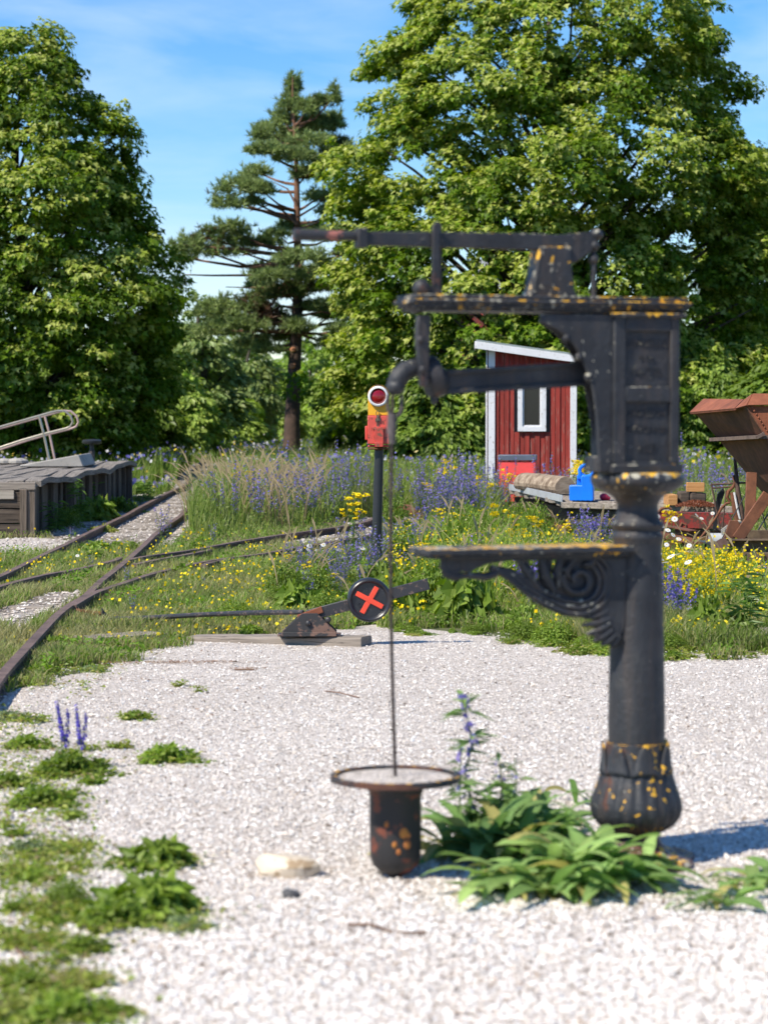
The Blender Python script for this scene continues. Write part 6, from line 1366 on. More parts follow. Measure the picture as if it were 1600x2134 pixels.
def echium_zone(n, X0, X1, Y0, Y1, smin, smax, label, vs=(0, 1, 2, 3, 4), cond=None, bypx=False):
    k = 0; tries = 0
    while k < n and tries < n * 40:
        tries += 1
        Y = gE.uniform(Y0, Y1); x = (gE.uniform(X0, X1) - 800) / FPX * Y
        if bool((on_gravel(np.array([x]), np.array([Y])) | on_bed(np.array([x]), np.array([Y])) | in_poly([x], [Y], WAGP) | in_poly([x], [Y], SHEDP))[0]): continue
        if cond and not cond(x, Y): continue
        v = EV[gE.choice(vs)]; plant(*v, x, Y, gE.uniform(smin, smax), gE.uniform(0, 6.28), 'blueweed_plant', label, 'wildflower', "blueweed plants of the meadow", tilt=(gE.uniform(-.12, .12), gE.uniform(-.12, .12))); k += 1
tmk = lambda x, Y: bool(tall_mask(np.array([x]), np.array([Y]))[0])
echium_zone(52, 575, 765, 32.5, 39, .9, 1.15, 'tall blue flower spike plant in the meadow left of the lantern pole', cond=tmk)
echium_zone(70, 815, 1010, 30.5, 38, .7, 1.05, 'tall blue flower spike plant between the lantern and the red shed', cond=tmk)
echium_zone(44, 1005, 1230, 34.4, 37.8, .6, .9, 'blue flower spike plant growing in front of the red shed', cond=tmk)
echium_zone(14, 1025, 1135, 33.6, 35.8, .8, .98, 'blue flower spike plant growing in front of the red box', cond=tmk)
echium_zone(30, 1415, 1600, 34, 42, .9, 1.25, 'blue flower spike plant behind the wagons under the hopper rim')
echium_zone(10, 1190, 1275, 25.8, 28.2, .7, .95, 'blue flower spike plant in front of the flat wagon', vs=(7, 4, 7))
echium_zone(18, 610, 780, 19.5, 24, .42, .62, 'low blue flower plant in the grass between the lever and the branch rail', vs=(2, 4, 5))
echium_zone(9, 800, 900, 22.0, 26, .45, .6, 'blue flower plant right of the foot of the lantern pole', vs=(1, 2, 4))
echium_zone(2, 770, 798, 20.6, 21.4, .62, .72, 'blue flower plant covering the foot of the lantern pole', vs=(0, 3))
echium_zone(9, 1383, 1425, 17.6, 19.5, .55, .75, 'blue flower plant beside the iron column at the gravel edge', vs=(7,))
echium_zone(4, 1080, 1130, 18.3, 20.3, .7, .85, 'blue flower plant under the scrolled shelf bracket', vs=(7,))
echium_zone(16, 610, 900, 20, 27, .5, .8, 'tall loose blue flower plant near the lantern pole', vs=(0, 1, 2))
echium_zone(12, 900, 1260, 19, 27.5, .45, .75, 'loose blue flower plant in the green weeds behind the iron shelf', vs=(1, 2, 4))
echium_zone(4, 1440, 1600, 18.6, 21.5, .5, .62, 'small blue flower plant among the yellow flowers', vs=(5,))
echium_zone(12, 430, 600, 31.5, 36.5, .75, 1.05, 'blue flower spike plant in the pale grass mound', cond=tmk)
for (px, py, s_, lab) in ((335, 1135, .62, 'blue flower spike plant standing beside the rail right of the platform track'), (355, 1120, .42, 'smaller blue flower plant right beside the tallest one by the rail'), (448, 1140, .45, 'lone blue flower plant just above the branch rail'), (490, 1100, .5, 'blue flower plant at the foot of the grass mound'), (150, 1128, .30, 'little blue flower plant at the rail end near the platform'),
                          (265, 1230, .36, 'small blue flower plant against the nearest branch rail'), (275, 1290, .32, 'small blue flower plant behind the black pull rod'), (188, 1190, .26, 'tiny blue flower plant between the left rails'), (425, 1230, .22, 'tiny blue flower plant below the check rail')):
    p = gp(px, py); plant(*EV[5 if s_ < .5 else 2], p.x, p.y, s_ * 1.25, gE.uniform(0, 6), 'blueweed_plant', lab, 'wildflower', 'blueweed plants of the meadow')
for (px, py, s_) in ((410, 985, .7),): pass
# ragwort
def ragwort_variant(seed, H, ns):
    g = np.random.default_rng(seed); st, fl_ = [], []
    for s_ in range(ns):
        a = g.uniform(0, 6.28); hh = H * g.uniform(.75, 1.0); tip = np.array([math.cos(a) * .10 * (s_ > 0), math.sin(a) * .10 * (s_ > 0), hh]); b0 = np.zeros(3)
        st.append(blade_mesh(np.zeros(2), np.zeros(2), np.full(2, hh), np.full(2, .009), np.array([[.14, .2, .06]] * 2), 0, (tip[0] / hh, tip[1] / hh), g)); stem_leaf(st, b0, tip, 26, .11, [(.12, .22, .05), (.16, .27, .06)], g)
        for u in range(g.integers(3, 6)):
            c = tip + np.array([g.normal() * .05, g.normal() * .05, g.uniform(-.09, .03)]); n = 26; rr = g.uniform(0, 1, n) ** .5 * .034; aa = g.uniform(0, 6.28, n); P = c + np.stack([rr * np.cos(aa), rr * np.sin(aa), g.uniform(-.016, .012, n)], 1)
            fl_.append(cards(P, np.array([0, -.35, 1.]) + g.normal(size=(n, 3)) * .4, g.uniform(.014, .024, n), palette(n, [(.82, .64, .02), (.78, .56, .015), (.85, .72, .05)], g), *SQ, g=g))
            st.append(blade_mesh(np.array([tip[0]]), np.array([tip[1]]), np.array([.12]), np.array([.004]), np.array([[.16, .22, .07]]), 0, ((c[0] - tip[0]) / .12, (c[1] - tip[1]) / .12), g, z=np.array([hh - .14])))
    A = join(st); B = join(fl_); return fast_mesh('stems', *A[:3], GRASS, A[3]), fast_mesh('blossoms', *B[:3], PETAL, B[3])
RV = [ragwort_variant(200, .62, 2), ragwort_variant(201, .75, 3), ragwort_variant(202, .5, 1)]
for k, (px, ytop, Y, hgt, lab) in enumerate(((735, 1018, 27, .95, 'tallest yellow flower head plant just left of the lantern pole'), (738, 1052, 25, .8, 'lower yellow flower head plant left of the lantern pole'), (1045, 1042, 26, .8, 'yellow flower head plant left of the flat wagon'), (1100, 1068, 24, .85, 'bright yellow flower head plant above the iron shelf'),
        (1072, 1095, 23.5, .6, 'low yellow flower head plant above the iron shelf'), (1140, 1115, 22.5, .55, 'small yellow plant just over the middle of the shelf'), (1185, 950, 35, .95, 'orange yellow plant before the lower right shed wall'), (1200, 965, 34.5, .9, 'yellow plant between the shed and the blue carrier'), (505, 962, 36, 1.0, 'yellow flower head in the pale grass mound'),
        (850, 1100, 24, .6, 'yellow flower head plant right of the lantern foot'), (880, 1125, 22.5, .5, 'yellow flower plant at the left end of the shelf'), (640, 1165, 21.5, .3, 'low orange yellow plant between lever and rail'), (690, 1190, 20.5, .3, 'second low yellow plant left of the lantern foot'), (600, 1152, 23, .3, 'low yellow plant by the branch rail'),
        (995, 985, 34, .9, 'yellow head plant at the left corner of the shed'), (1010, 1000, 33, .85, 'second yellow head plant at the left corner of the shed'), (1055, 980, 35, .9, 'yellow head plant over the red box'), (960, 1020, 33, .8, 'yellow head plant among blue spikes left of the shed'), (880, 1000, 35, .85, 'yellow head plant deep in the blue flowers'),
        (1400, 1056, 23.8, .95, 'tall yellow head plant right beside the iron column'), (1440, 1145, 21.5, .45, 'orange yellow head plant under the angle iron'), (1572, 1180, 19.8, .5, 'yellow head plant in front of the hopper wheels'), (1455, 1175, 21, .35, 'low orange yellow plant under the treadle machine'), (930, 950, 36, 1.0, 'far yellow head plant behind the blue flowers'),
        (905, 1055, 30, .7, 'yellow head plant by the scrap iron'), (955, 1085, 28, .6, 'yellow head plant before the scrap iron'), (820, 1130, 23, .5, 'low yellow head plant just right of the lantern pole'), (1000, 1110, 25, .55, 'yellow head plant behind the middle of the shelf'), (1180, 1085, 25.5, .5, 'small yellow head plant at the wagon wheel'), (1130, 1000, 33, .8, 'yellow head plant behind the log'))):
    k_ = FPX / Y; z = EYE + (850 - ytop) / k_; s_ = max(.2, z) / (.62, .75, .5)[k % 3]; plant(*RV[k % 3], (px - 800) / k_, Y, s_, gE.uniform(0, 6), 'ragwort_plant', lab, 'wildflower', 'yellow flat headed flower plants')
# daisies
def daisy_variant(seed, n, H4=1.0):
    g = np.random.default_rng(seed); st, pe, ce = [], [], []
    for i in range(n):
        hh = g.uniform(.85, 1.0) * .4 * H4; ox_, oy_ = g.normal(size=2) * .06; st.append(blade_mesh(np.array([ox_ * .3]), np.array([oy_ * .3]), np.array([hh]), np.array([.004]), np.array([[.15, .22, .07]]), 0, (ox_ / hh, oy_ / hh), g)); stem_leaf(st, np.array([ox_ * .3, oy_ * .3, 0.]), np.array([ox_, oy_, hh * .8]), 7, .05, [(.1, .2, .05)], g)
        c = np.array([ox_ * 1.3, oy_ * 1.3, hh]); nn_ = norm(np.array([g.normal() * .4, -.6 + g.normal() * .3, .8])); e1 = norm(np.cross(nn_, [0, 0, 1.])); e2 = np.cross(nn_, e1)
        for q2 in range(12):
            a = q2 * math.pi / 6; d = e1 * math.cos(a) + e2 * math.sin(a); s2 = np.cross(nn_, d) * .0042; k0 = len(pe) * 4
            pe.append(np.array([c + d * .005 - s2 * .6, c + d * .005 + s2 * .6, c + d * .025 + s2, c + d * .025 - s2]))
        ce.append(np.array([c + nn_ * .003 + (e1 * math.cos(a) + e2 * math.sin(a)) * .0065 for a in [R(60 * i2) for i2 in range(6)]]))
    A = join(st); me1 = fast_mesh('stems', *A[:3], GRASS, A[3]); V = np.concatenate(pe + ce); L = list(range(len(V))); S = [4] * len(pe) + [6] * len(ce); C2 = np.concatenate([np.full((len(pe) * 4, 3), .82), np.tile([.75, .45, .02], (len(ce) * 6, 1))])
    return me1, fast_mesh('blossoms', V, L, S, PETAL, C2)
DV = [daisy_variant(300 + i, n, h4) for i, (n, h4) in enumerate(((1, .5), (1, 1.0), (1, 1.8), (2, .5), (2, 1.0), (2, 1.8)))]
DH = (.5, 1.0, 1.8)
for k, (px, py, Y) in enumerate(((1386, 1078, 19.5), (1398, 1098, 19.4), (1410, 1082, 19.6), (1421, 1117, 19.2), (1388, 1135, 19), (1383, 1148, 18.9), (1400, 1155, 18.8), (1418, 1153, 18.7), (1446, 1137, 18.6), (1438, 1165, 18.5), (1384, 1158, 18.6), (1395, 1170, 18.3), (1462, 1203, 18.9), (1448, 1295, 18), (1592, 1268, 18.6), (650, 1142, 24.5), (662, 1138, 24.6), (672, 1144, 24.2), (640, 1146, 24.4), (655, 1150, 24), (690, 1135, 24.8), (830, 1120, 23.4), (838, 1125, 23.2), (775, 1152, 21.8), (895, 1142, 22), (715, 1140, 24), (173, 1183, 24.2), (1470, 1075, 23), (1490, 1070, 24))):
    k_ = FPX / Y; z = EYE + (850 - py) / k_; z = max(.15, z); hi = min((0, 1, 2), key=lambda q: abs(math.log(z / (.38 * DH[q])))); plant(*DV[hi + 3 * (k % 2)], (px - 800) / k_, Y, z / (.38 * DH[hi]), gE.uniform(-.4, .4), 'daisy_plant', 'white daisy flower by the gravel edge right of the iron column' if px > 1300 else ('white daisy flower near the branch rail' if px < 730 else 'white daisy flower near the lantern pole'), 'wildflower', 'white daisies')
# yellow bedstraw clumps
def bed_variant(seed):
    g = np.random.default_rng(seed); n = 420; a = g.uniform(0, 6.28, n); r0 = g.uniform(0, 1, n) ** .6 * .17; z = g.uniform(.10, .36, n) * (1 - (r0 / .3) ** 2); z += .0
    npl_ = 13; pa_ = g.uniform(0, 6.28, npl_); pr2 = g.uniform(0, 1, npl_) ** .6 * .17; ph_ = g.uniform(.2, .38, npl_) * (1 - pr2 * 1.5); wi = g.integers(0, npl_, n); tt = g.uniform(.45, 1, n); wr = .035 * (1.15 - tt)
    P = np.stack([pr2[wi] * np.cos(pa_[wi]) * tt + g.normal(size=n) * wr, pr2[wi] * np.sin(pa_[wi]) * tt + g.normal(size=n) * wr, ph_[wi] * tt], 1)
    B = cards(P, g.normal(size=P.shape) + np.array([0, -.4, .5]), g.uniform(.009, .019, len(P)), palette(len(P), [(.78, .62, .015), (.70, .58, .02), (.62, .56, .03), (.82, .58, .01)], g), *SQ, g=g)
    m_ = 70; x = g.normal(size=m_) * .08; y = g.normal(size=m_) * .08; A1 = blade_mesh(x, y, g.uniform(.12, .36, m_), np.full(m_, .005), palette(m_, [(.15, .24, .05), (.2, .27, .06)], g), .5, g=g)
    n2 = 160; P2 = np.stack([g.normal(size=n2) * .08, g.normal(size=n2) * .08, g.uniform(.02, .28, n2)], 1); A2 = cards(P2, g.normal(size=P2.shape), g.uniform(.02, .035, n2), palette(n2, [(.14, .24, .05), (.18, .28, .06)], g), *OVAL, g=g); A = join([A1, A2])
    return fast_mesh('stems', *A[:3], GRASS, A[3]), fast_mesh('blossoms', *B[:3], PETAL, B[3])
BV2 = [bed_variant(401), bed_variant(402), bed_variant(403)]
k = 0; tr_ = 0
while k < 52 and tr_ < 1500:
    tr_ += 1; px = gE.uniform(1385, 1545); Y = gE.uniform(18.2, 22.3)
    if px > 1490 and Y < 19: continue
    x = (px - 800) / FPX * Y; plant(*BV2[k % 3], x, Y, gE.uniform(.75, 1.2), gE.uniform(0, 6), 'bedstraw_plant', 'frothy bright yellow flower clump in the patch right of the iron column', 'wildflower', 'frothy yellow flower clumps'); k += 1
for (px, Y, s_) in ((900, 21, .5), (960, 20.5, .55), (1180, 20, .5), (830, 22, .45), (1000, 23, .6), (650, 22, .35), (720, 21.5, .35)):
    plant(*BV2[k % 3], (px - 800) / FPX * Y, Y, s_, gE.uniform(0, 6), 'bedstraw_plant', 'small frothy yellow flower clump in the green grass behind the gravel', 'wildflower', 'frothy yellow flower clumps'); k += 1

# ---------- weeds on the gravel and by the platform
def weed_variant(seed, n, cols, ls=(.028, .06), H=.13, Rr=.2, tmpl_=OVAL):
    g = np.random.default_rng(seed); a = g.uniform(0, 6.28, n); r0 = g.uniform(0, 1, n) ** .6 * Rr * (1 + 1.3 * (vnoise(a * 1.3, a * 0, 1, seed) - .5) + .6 * (vnoise(a * 4, a * 0, 1, seed + 2) - .5)); z = H * (1 - (r0 / Rr / 1.25) ** 2) * g.uniform(.15, 1, n); P = np.stack([r0 * np.cos(a), r0 * np.sin(a), np.maximum(.006, z)], 1)
    q = cards(P, np.stack([np.cos(a) * .5, np.sin(a) * .5, np.full(n, .8)], 1) + g.normal(size=(n, 3)) * .45, g.uniform(*ls, n), palette(n, cols, g), *tmpl_, g=g, up=np.stack([np.cos(a), np.sin(a), np.full(n, .2)], 1))
    m_ = n // 7; aa = g.uniform(0, 6.28, m_); A1 = blade_mesh(np.zeros(m_), np.zeros(m_), g.uniform(.4, 1, m_) * H, np.full(m_, .005), palette(m_, cols, g), 1.6, g=g)
    V, L, S, C2 = join([q, A1]); return fast_mesh('weed_leaves', V, L, S, WEED, C2)
WG = [(.15, .235, .03), (.20, .29, .04), (.25, .34, .06), (.11, .18, .025)]; WY = [(.32, .36, .07), (.36, .37, .10), (.26, .32, .05), (.34, .27, .14)]; WGREY = [(.22, .29, .13), (.17, .24, .10), (.28, .33, .17)]
WV = {'g': weed_variant(501, 900, WG), 'y': weed_variant(502, 800, WY, H=.07), 's': weed_variant(503, 700, WGREY, (.02, .045), .09), 'l': weed_variant(504, 420, WG, (.06, .11), .15), 'f': weed_variant(505, 2200, WG, (.012, .028), .22)}
def weed(px, py, k, s_, lab, sy=1.0, sz=1.0, rz=0.0, flat=False):
    p = gp(px, py); o = link('weed_clump', WV[k], loc=(p.x, p.y, .003)); o.scale = (s_, s_ * sy, s_ * sz); o.rotation_euler.z = rz; return tag(o, lab, 'weed', 'green weed clumps on the gravel')
for args in ((352, 1588, 'g', .62, 'round green weed clump alone in the gravel, upper of the left side'), (285, 1500, 'g', .35, 'small flat green weed above the round clump'), (250, 1560, 'y', .28, 'yellowish small weed left of the round clump'), (150, 1615, 'g', .75, 'leafy weed clump round the two blue flower stalks'), (60, 1560, 'g', .5, 'weed clump left of the blue flower stalks at the frame edge', 1, 1),
             (90, 1680, 'g', .62, 'bright weed mat below the blue flower stalks'), (20, 1640, 'g', .45, 'weed clump cut by the left edge below the stalks'), (20, 1500, 's', .5, 'grey green weed clump at the left edge', ), (70, 1505, 's', .35, 'small grey green weed beside the left edge clump'),
             (60, 1780, 's', .5, 'silvery weed mat at the left edge'), (150, 1770, 'y', .4, 'yellow green thin weed mat right of the silvery one'), (40, 1820, 'y', .4, 'olive weed mat under the silvery one'), (330, 1805, 'l', .60, 'upper big leaved weed clump left of the pale stone'), (310, 1905, 'l', .78, 'largest leafy weed clump left of the pale stone'), (250, 1925, 'g', .62, 'low weed spreading left under the largest clump'), (380, 1935, 's', .4, 'grey green fringe at the right of the largest clump'),
             (180, 1985, 'g', .36, 'small dark green weed below the largest clump'), (120, 1900, 'y', .35, 'thin olive weed left of the largest clump'), (40, 1900, 'g', .25, 'tiny weed at the left edge beside a twig'), (150, 2055, 'y', .52, 'weed mat near the bottom left corner'), (150, 2128, 'g', .58, 'bright green weed at the bottom edge'), (60, 2060, 'g', .35, 'small weed in the bottom left corner'), (230, 2120, 'g', .3, 'weed fringe right of the bottom one'),
             (375, 1432, 'y', .16, 'tiny weed in the gravel near the upper left'), (415, 1443, 'y', .12, 'tiniest weed near the upper left'), (885, 1325, 'g', .22, 'small low weed on the gravel right of the lever'), (30, 1425, 'y', .5, 'weed fringe beside the near end of the long rail'), (90, 1405, 'g', .5, 'weed clump inside the bend of the long rail'), (210, 1375, 'l', .45, 'broad leaved weed by the broken sleeper end'),
             (120, 1350, 'g', .6, 'weed clump against the near side of the long rail'), (230, 1350, 'g', .5, 'weed clump at the left tip of the broken sleeper'), (340, 1345, 'y', .45, 'weed at the right tip of the broken sleeper'), (190, 1400, 's', .4, 'grey green weed on the gravel border')):
    weed(*args)
gW = random.Random(5); nths = ['small ragged weed tuft in the weedy strip along the left side of the gravel']
for _ in range(34):
    py_ = 1480 + 650 * gW.random(); px_ = gW.uniform(-10, 190 + 30 * math.sin(py_ / 60))
    weed(px_, py_, gW.choice('gyysgf' if py_ < 1900 else 'gyys'), gW.uniform(.14, .36), nths[0], gW.uniform(.6, 1.5), gW.uniform(.6, 1.2), gW.uniform(0, 6))
def field_herbs(n, X0, X1, Y0, Y1, s0, s1, z0, z1, lab, kinds='gfl'):
    k = 0
    for _ in range(n * 12):
        if k >= n: break
        a, b2 = gW.uniform(X0, X1), gW.uniform(Y0, Y1); p = gp(a, b2); xx, yy = np.array([p.x]), np.array([p.y])
        if bool((on_gravel(xx, yy) | on_bed(xx, yy) | near_rail(xx, yy, .12) | in_poly(xx, yy, PLAT) | in_poly(xx, yy, WAGP))[0]): continue
        weed(a, b2, gW.choice(kinds), gW.uniform(s0, s1), lab, 1, gW.uniform(z0, z1), gW.uniform(0, 6)); k += 1
for _ in range(46):      # ragged tufts along the far border of the gravel
    ex = gW.uniform(790, 1640); ey = np.interp(ex, [790, 900, 1000, 1100, 1200, 1300, 1700], [1303, 1312, 1322, 1334, 1349, 1362, 1365]) + gW.uniform(-10, 16) ** 1
    weed(ex, ey, gW.choice('gysgf'), gW.uniform(.14, .5), 'ragged little weed tuft on the far border of the gravel', gW.uniform(.6, 1.6), gW.uniform(.5, 1.2), gW.uniform(0, 6))
field_herbs(42, 790, 1275, 1190, 1330, .7, 1.2, 1.3, 2.6, 'green herb clump among the yellow flowers behind the gravel edge')
field_herbs(20, 590, 800, 1170, 1290, .6, 1.0, 1.0, 2.0, 'green herb clump between the lever weight and the lantern')
field_herbs(34, 0, 600, 1130, 1330, .4, .85, .6, 1.3, 'low green herb clump in the grass around the switch rails', 'ggly')
field_herbs(16, 1385, 1600, 1230, 1345, .6, 1.0, 1.0, 2.0, 'green herb clump below the hopper at the gravel edge')
field_herbs(26, 820, 1160, 1080, 1180, .8, 1.3, 1.4, 2.6, 'tall green herb clump between the lantern and the flat wagon')
for (px, py, s_, lab) in ((490, 1300, .85, 'feathery dense green weed growing in front of the pull rod'), (440, 1305, .6, 'left part weed clump by the pull rod'), (545, 1305, .6, 'right weed clump touching the lever bracket')):
    weed(px, py, 'f', s_, lab)
# weed carpet tatters on the left side of the yard
x, y = scatter(60000, 6, 17, .17, p=1.4); pxx = 800 + x / y * FPX; pyy = 850 + EYE / y * FPX; lim = np.interp(pyy, [1380, 1440, 1500, 1600, 1700, 1850, 2000, 2134], [340, 240, 150, 230, 210, 250, 210, 270]) + 90 * (vnoise(x, y, 3, 81) - .5)
fade = np.clip((lim - pxx) / 130, 0, 1)
ok = on_gravel(x, y) & (rng.uniform(size=len(x)) < fade * np.clip((vnoise(x, y, 2.4, 82) * .6 + vnoise(x, y, 8, 83) * .4 - .36) * 6, 0, 1)); x, y = x[ok], y[ok]
for o_ in [o2 for o2 in COL.objects if o2.name.startswith('weed_clump') and o2.location.y < 17]:      # stray leaves round every clump
    nn2 = int(420 * o_.scale[0]); a2_ = rng.uniform(0, 6.28, nn2); rr2 = .2 * o_.scale[0] * (.6 + np.abs(rng.normal(size=nn2)) * .55); x = np.concatenate([x, o_.location.x + rr2 * np.cos(a2_)]); y = np.concatenate([y, o_.location.y + rr2 * np.sin(a2_)])
P = np.stack([x, y, rng.uniform(.008, .035, len(x))], 1)
q = cards(P, rng.normal(size=P.shape) * .4 + np.array([0, 0, 1.]), rng.uniform(.014, .034, len(P)), palette(len(P), WG + WY), *OVAL); link('creeping_weeds', fast_mesh('creeping_weeds', *q[:3], LEAF, q[3])); tag(bpy.data.objects['creeping_weeds'], 'thin creeping weeds scattered over the left gravel', 'weeds', kind='stuff')
# two flower stalks in the left weed clump
for (px, py, s_, lab, tl) in ((150, 1600, .36, 'left one of two blue flower stalks in the left weed clump', -.05), (180, 1605, .34, 'right one of two blue flower stalks in the left weed clump', .05)):
    p = gp(px, py); plant(*EVN, p.x, p.y, s_ * 1.12, 1.0, 'blueweed_plant', lab, 'wildflower', 'blueweed plants on the gravel', tilt=(0, tl))
# leafy plants by the platform
for (px, py, k, s_, lab) in ((200, 1085, 'l', 1.5, 'dark leafy weed against the platform side boards'), (250, 1068, 'g', 1.3, 'green weed in front of the far platform boards'), (140, 1100, 'f', 1.0, 'feathery weed at the platform corner'), (300, 1045, 'y', 1.1, 'yellowing weed between the platform and the rail'), (290, 1030, 'g', 1.3, 'green weed past the far platform corner'), (30, 1115, 'g', 1.0, 'grass tuft at the near platform end'), (215, 1110, 'y', .9, 'dry brownish weed beside the rail')):
    weed(px, py, k, s_, lab, 1, 1.4)
def tall_weed(px, py, h, lab, seed):
    g = np.random.default_rng(seed); p = gp(px, py); st = []; b0 = np.zeros(3)
    for s_ in range(3):
        tip = np.array([g.normal() * .12, g.normal() * .05, h * g.uniform(.7, 1)]); st.append(blade_mesh(np.zeros(2), np.zeros(2), np.full(2, tip[2]), np.full(2, .013), np.array([[.2, .3, .08]] * 2), 0, (tip[0] / tip[2], tip[1] / tip[2]), g)); n = 24; t = g.uniform(.1, 1, n)[:, None]
        P = b0 + (tip - b0) * t; a = g.choice([0, math.pi], n) + g.normal(size=n) * .5; d = np.stack([np.cos(a), np.sin(a), np.full(n, .3)], 1); st.append(cards(P, g.normal(size=(n, 3)) * .3 + np.array([0, 0, 1.]), g.uniform(.10, .18, n), palette(n, [(.12, .22, .05), (.18, .3, .07), (.1, .18, .05)], g), [(0, 0, 0), (.12, .4, .05), (0, 1, -.1), (-.12, .4, .05)], [(0, 1, 2, 3)], g=g, up=d * 4))
    A = join(st); o = link('tall_weed', fast_mesh('tall_weed', *A[:3], LEAF, A[3]), loc=(p.x, p.y, 0)); tag(o, lab, 'weed')
tall_weed(165, 1095, .75, 'tall willow leaved weed in front of the platform side', 61); tall_weed(118, 1110, .5, 'arching long leaved weed at the platform corner post', 62); tall_weed(190, 1070, .6, 'upright weed with a yellow green stem by the platform', 63); tall_weed(310, 1040, .4, 'leafy weed standing on the gravel past the platform', 64); tall_weed(1560, 1330, .5, 'thin upright weed at the gravel edge near the right side', 65); tall_weed(1495, 1215, .35, 'large leaved weed under the treadle machine', 66); tall_weed(1520, 1200, .3, 'broad leaved weed beside the hopper wheel', 67)
for (px, py, s_, lab) in ((1480, 1195, 1.1, 'dark broad leaved weed under the treadle stand'), (1530, 1215, 1.2, 'bright broad leaved weed by the hopper wheel'), (1160, 1340, .9, 'thistly leaf clump at the gravel edge under the bracket'), (1090, 1335, .8, 'leafy clump at the gravel edge left of the bracket foot'), (1230, 1350, .6, 'low weed at the gravel edge beside the column'), (1390, 1355, .7, 'low weed at the gravel edge right of the column')):
    weed(px, py, 'l' if py < 1300 else 'f', s_ * (1 if py < 1300 else 1.0), lab, 1, 1.2 if py < 1300 else .8)

# ---------- rosettes of strap leaves by the column
def rosette(px, py, n, L0, rise, lab, seed, cols, wd=.09, dist=.24):
    n = int(n * 1.6)
    g = np.random.default_rng(seed); p = gp(px, py); V, F, C2 = [], [], []; 
    for i in range(n):
        a = g.uniform(0, 6.28); L_ = L0 * g.uniform(.55, 1.15); el = g.uniform(.3, rise); b0 = Vector((g.normal() * dist * .25, g.normal() * dist * .25, .01)); c = palette(1, cols, g)[0]; k0 = len(V); w0 = L_ * wd * g.uniform(.8, 1.3); tw = g.normal() * .55; segs = 8; c = c * g.uniform(.75, 1.2) if i % 9 else np.array([.42, .38, .14])
        q2 = b0.copy(); ang = el; curl = g.normal() * .09
        for j in range(segs + 1):
            t = j / segs; a += curl; dx, dy = math.cos(a), math.sin(a); hw = w0 * (math.sin(math.pi * min(1, t * .88 + .12)) ** .75) * (1 if j < segs else .02) * (1 + .1 * math.sin(j * 2.1 + i)); sx_, sy_ = -dy, dx; sz_ = tw * .5
            V += [tuple(q2 + Vector((sx_, sy_, sz_ + .25)) * hw), tuple(q2), tuple(q2 + Vector((-sx_, -sy_, -sz_ + .25)) * hw)]; C2 += [c, c * 1.25, c]
            ang -= (.11 + .12 * t) * (1.0 + g.normal() * .1) * (1.0 if el > .6 else .7); st_ = L_ / segs; q2 = q2 + Vector((dx * math.cos(ang), dy * math.cos(ang), math.sin(ang))) * st_; q2.z = max(q2.z, .012)
        for j in range(segs):
            o_ = k0 + 3 * j; F += [(o_, o_ + 1, o_ + 4, o_ + 3), (o_ + 1, o_ + 2, o_ + 5, o_ + 4)]
    me = fast_mesh('leaves', np.array(V), [i for f in F for i in f], [4] * len(F), LEAF, np.array(C2), smooth=True); r_ = thing('leafy_plant', lab, 'plant', (p.x, p.y, 0)); link('leaves', me, r_); return r_
RG = [(.20, .32, .10), (.25, .38, .12), (.30, .42, .14), (.16, .26, .08)]
rosette(1215, 1850, 70, .32, 1.3, 'large strap leaved green plant in front of the column base', 71, RG)
rosette(1120, 1860, 50, .30, 1.1, 'left spreading part plant of strap leaves before the column', 72, RG)
rosette(1262, 1838, 9, .34, 1.5, 'upright strap leaved plant against the column base', 73, RG, .09)
r4 = rosette(1030, 1795, 75, .30, 1.5, 'bushy flowering plant between the iron pot and the column', 74, [(.15, .25, .08), (.19, .30, .10), (.12, .21, .07)])
rosette(1110, 1760, 60, .30, 1.5, 'green leafy plant behind the strap leaved one left of the column', 75, [(.16, .27, .08), (.2, .32, .1)])
rosette(1462, 1890, 11, .17, .8, 'small strap leaved plant right of the column base', 76, RG)
rosette(1590, 1848, 14, .24, .7, 'strap leaved plant cut by the right edge', 77, RG)
rosette(1240, 1680, 12, .18, 1.3, 'small leafy weed just left behind the column base', 78, [(.13, .24, .06)])
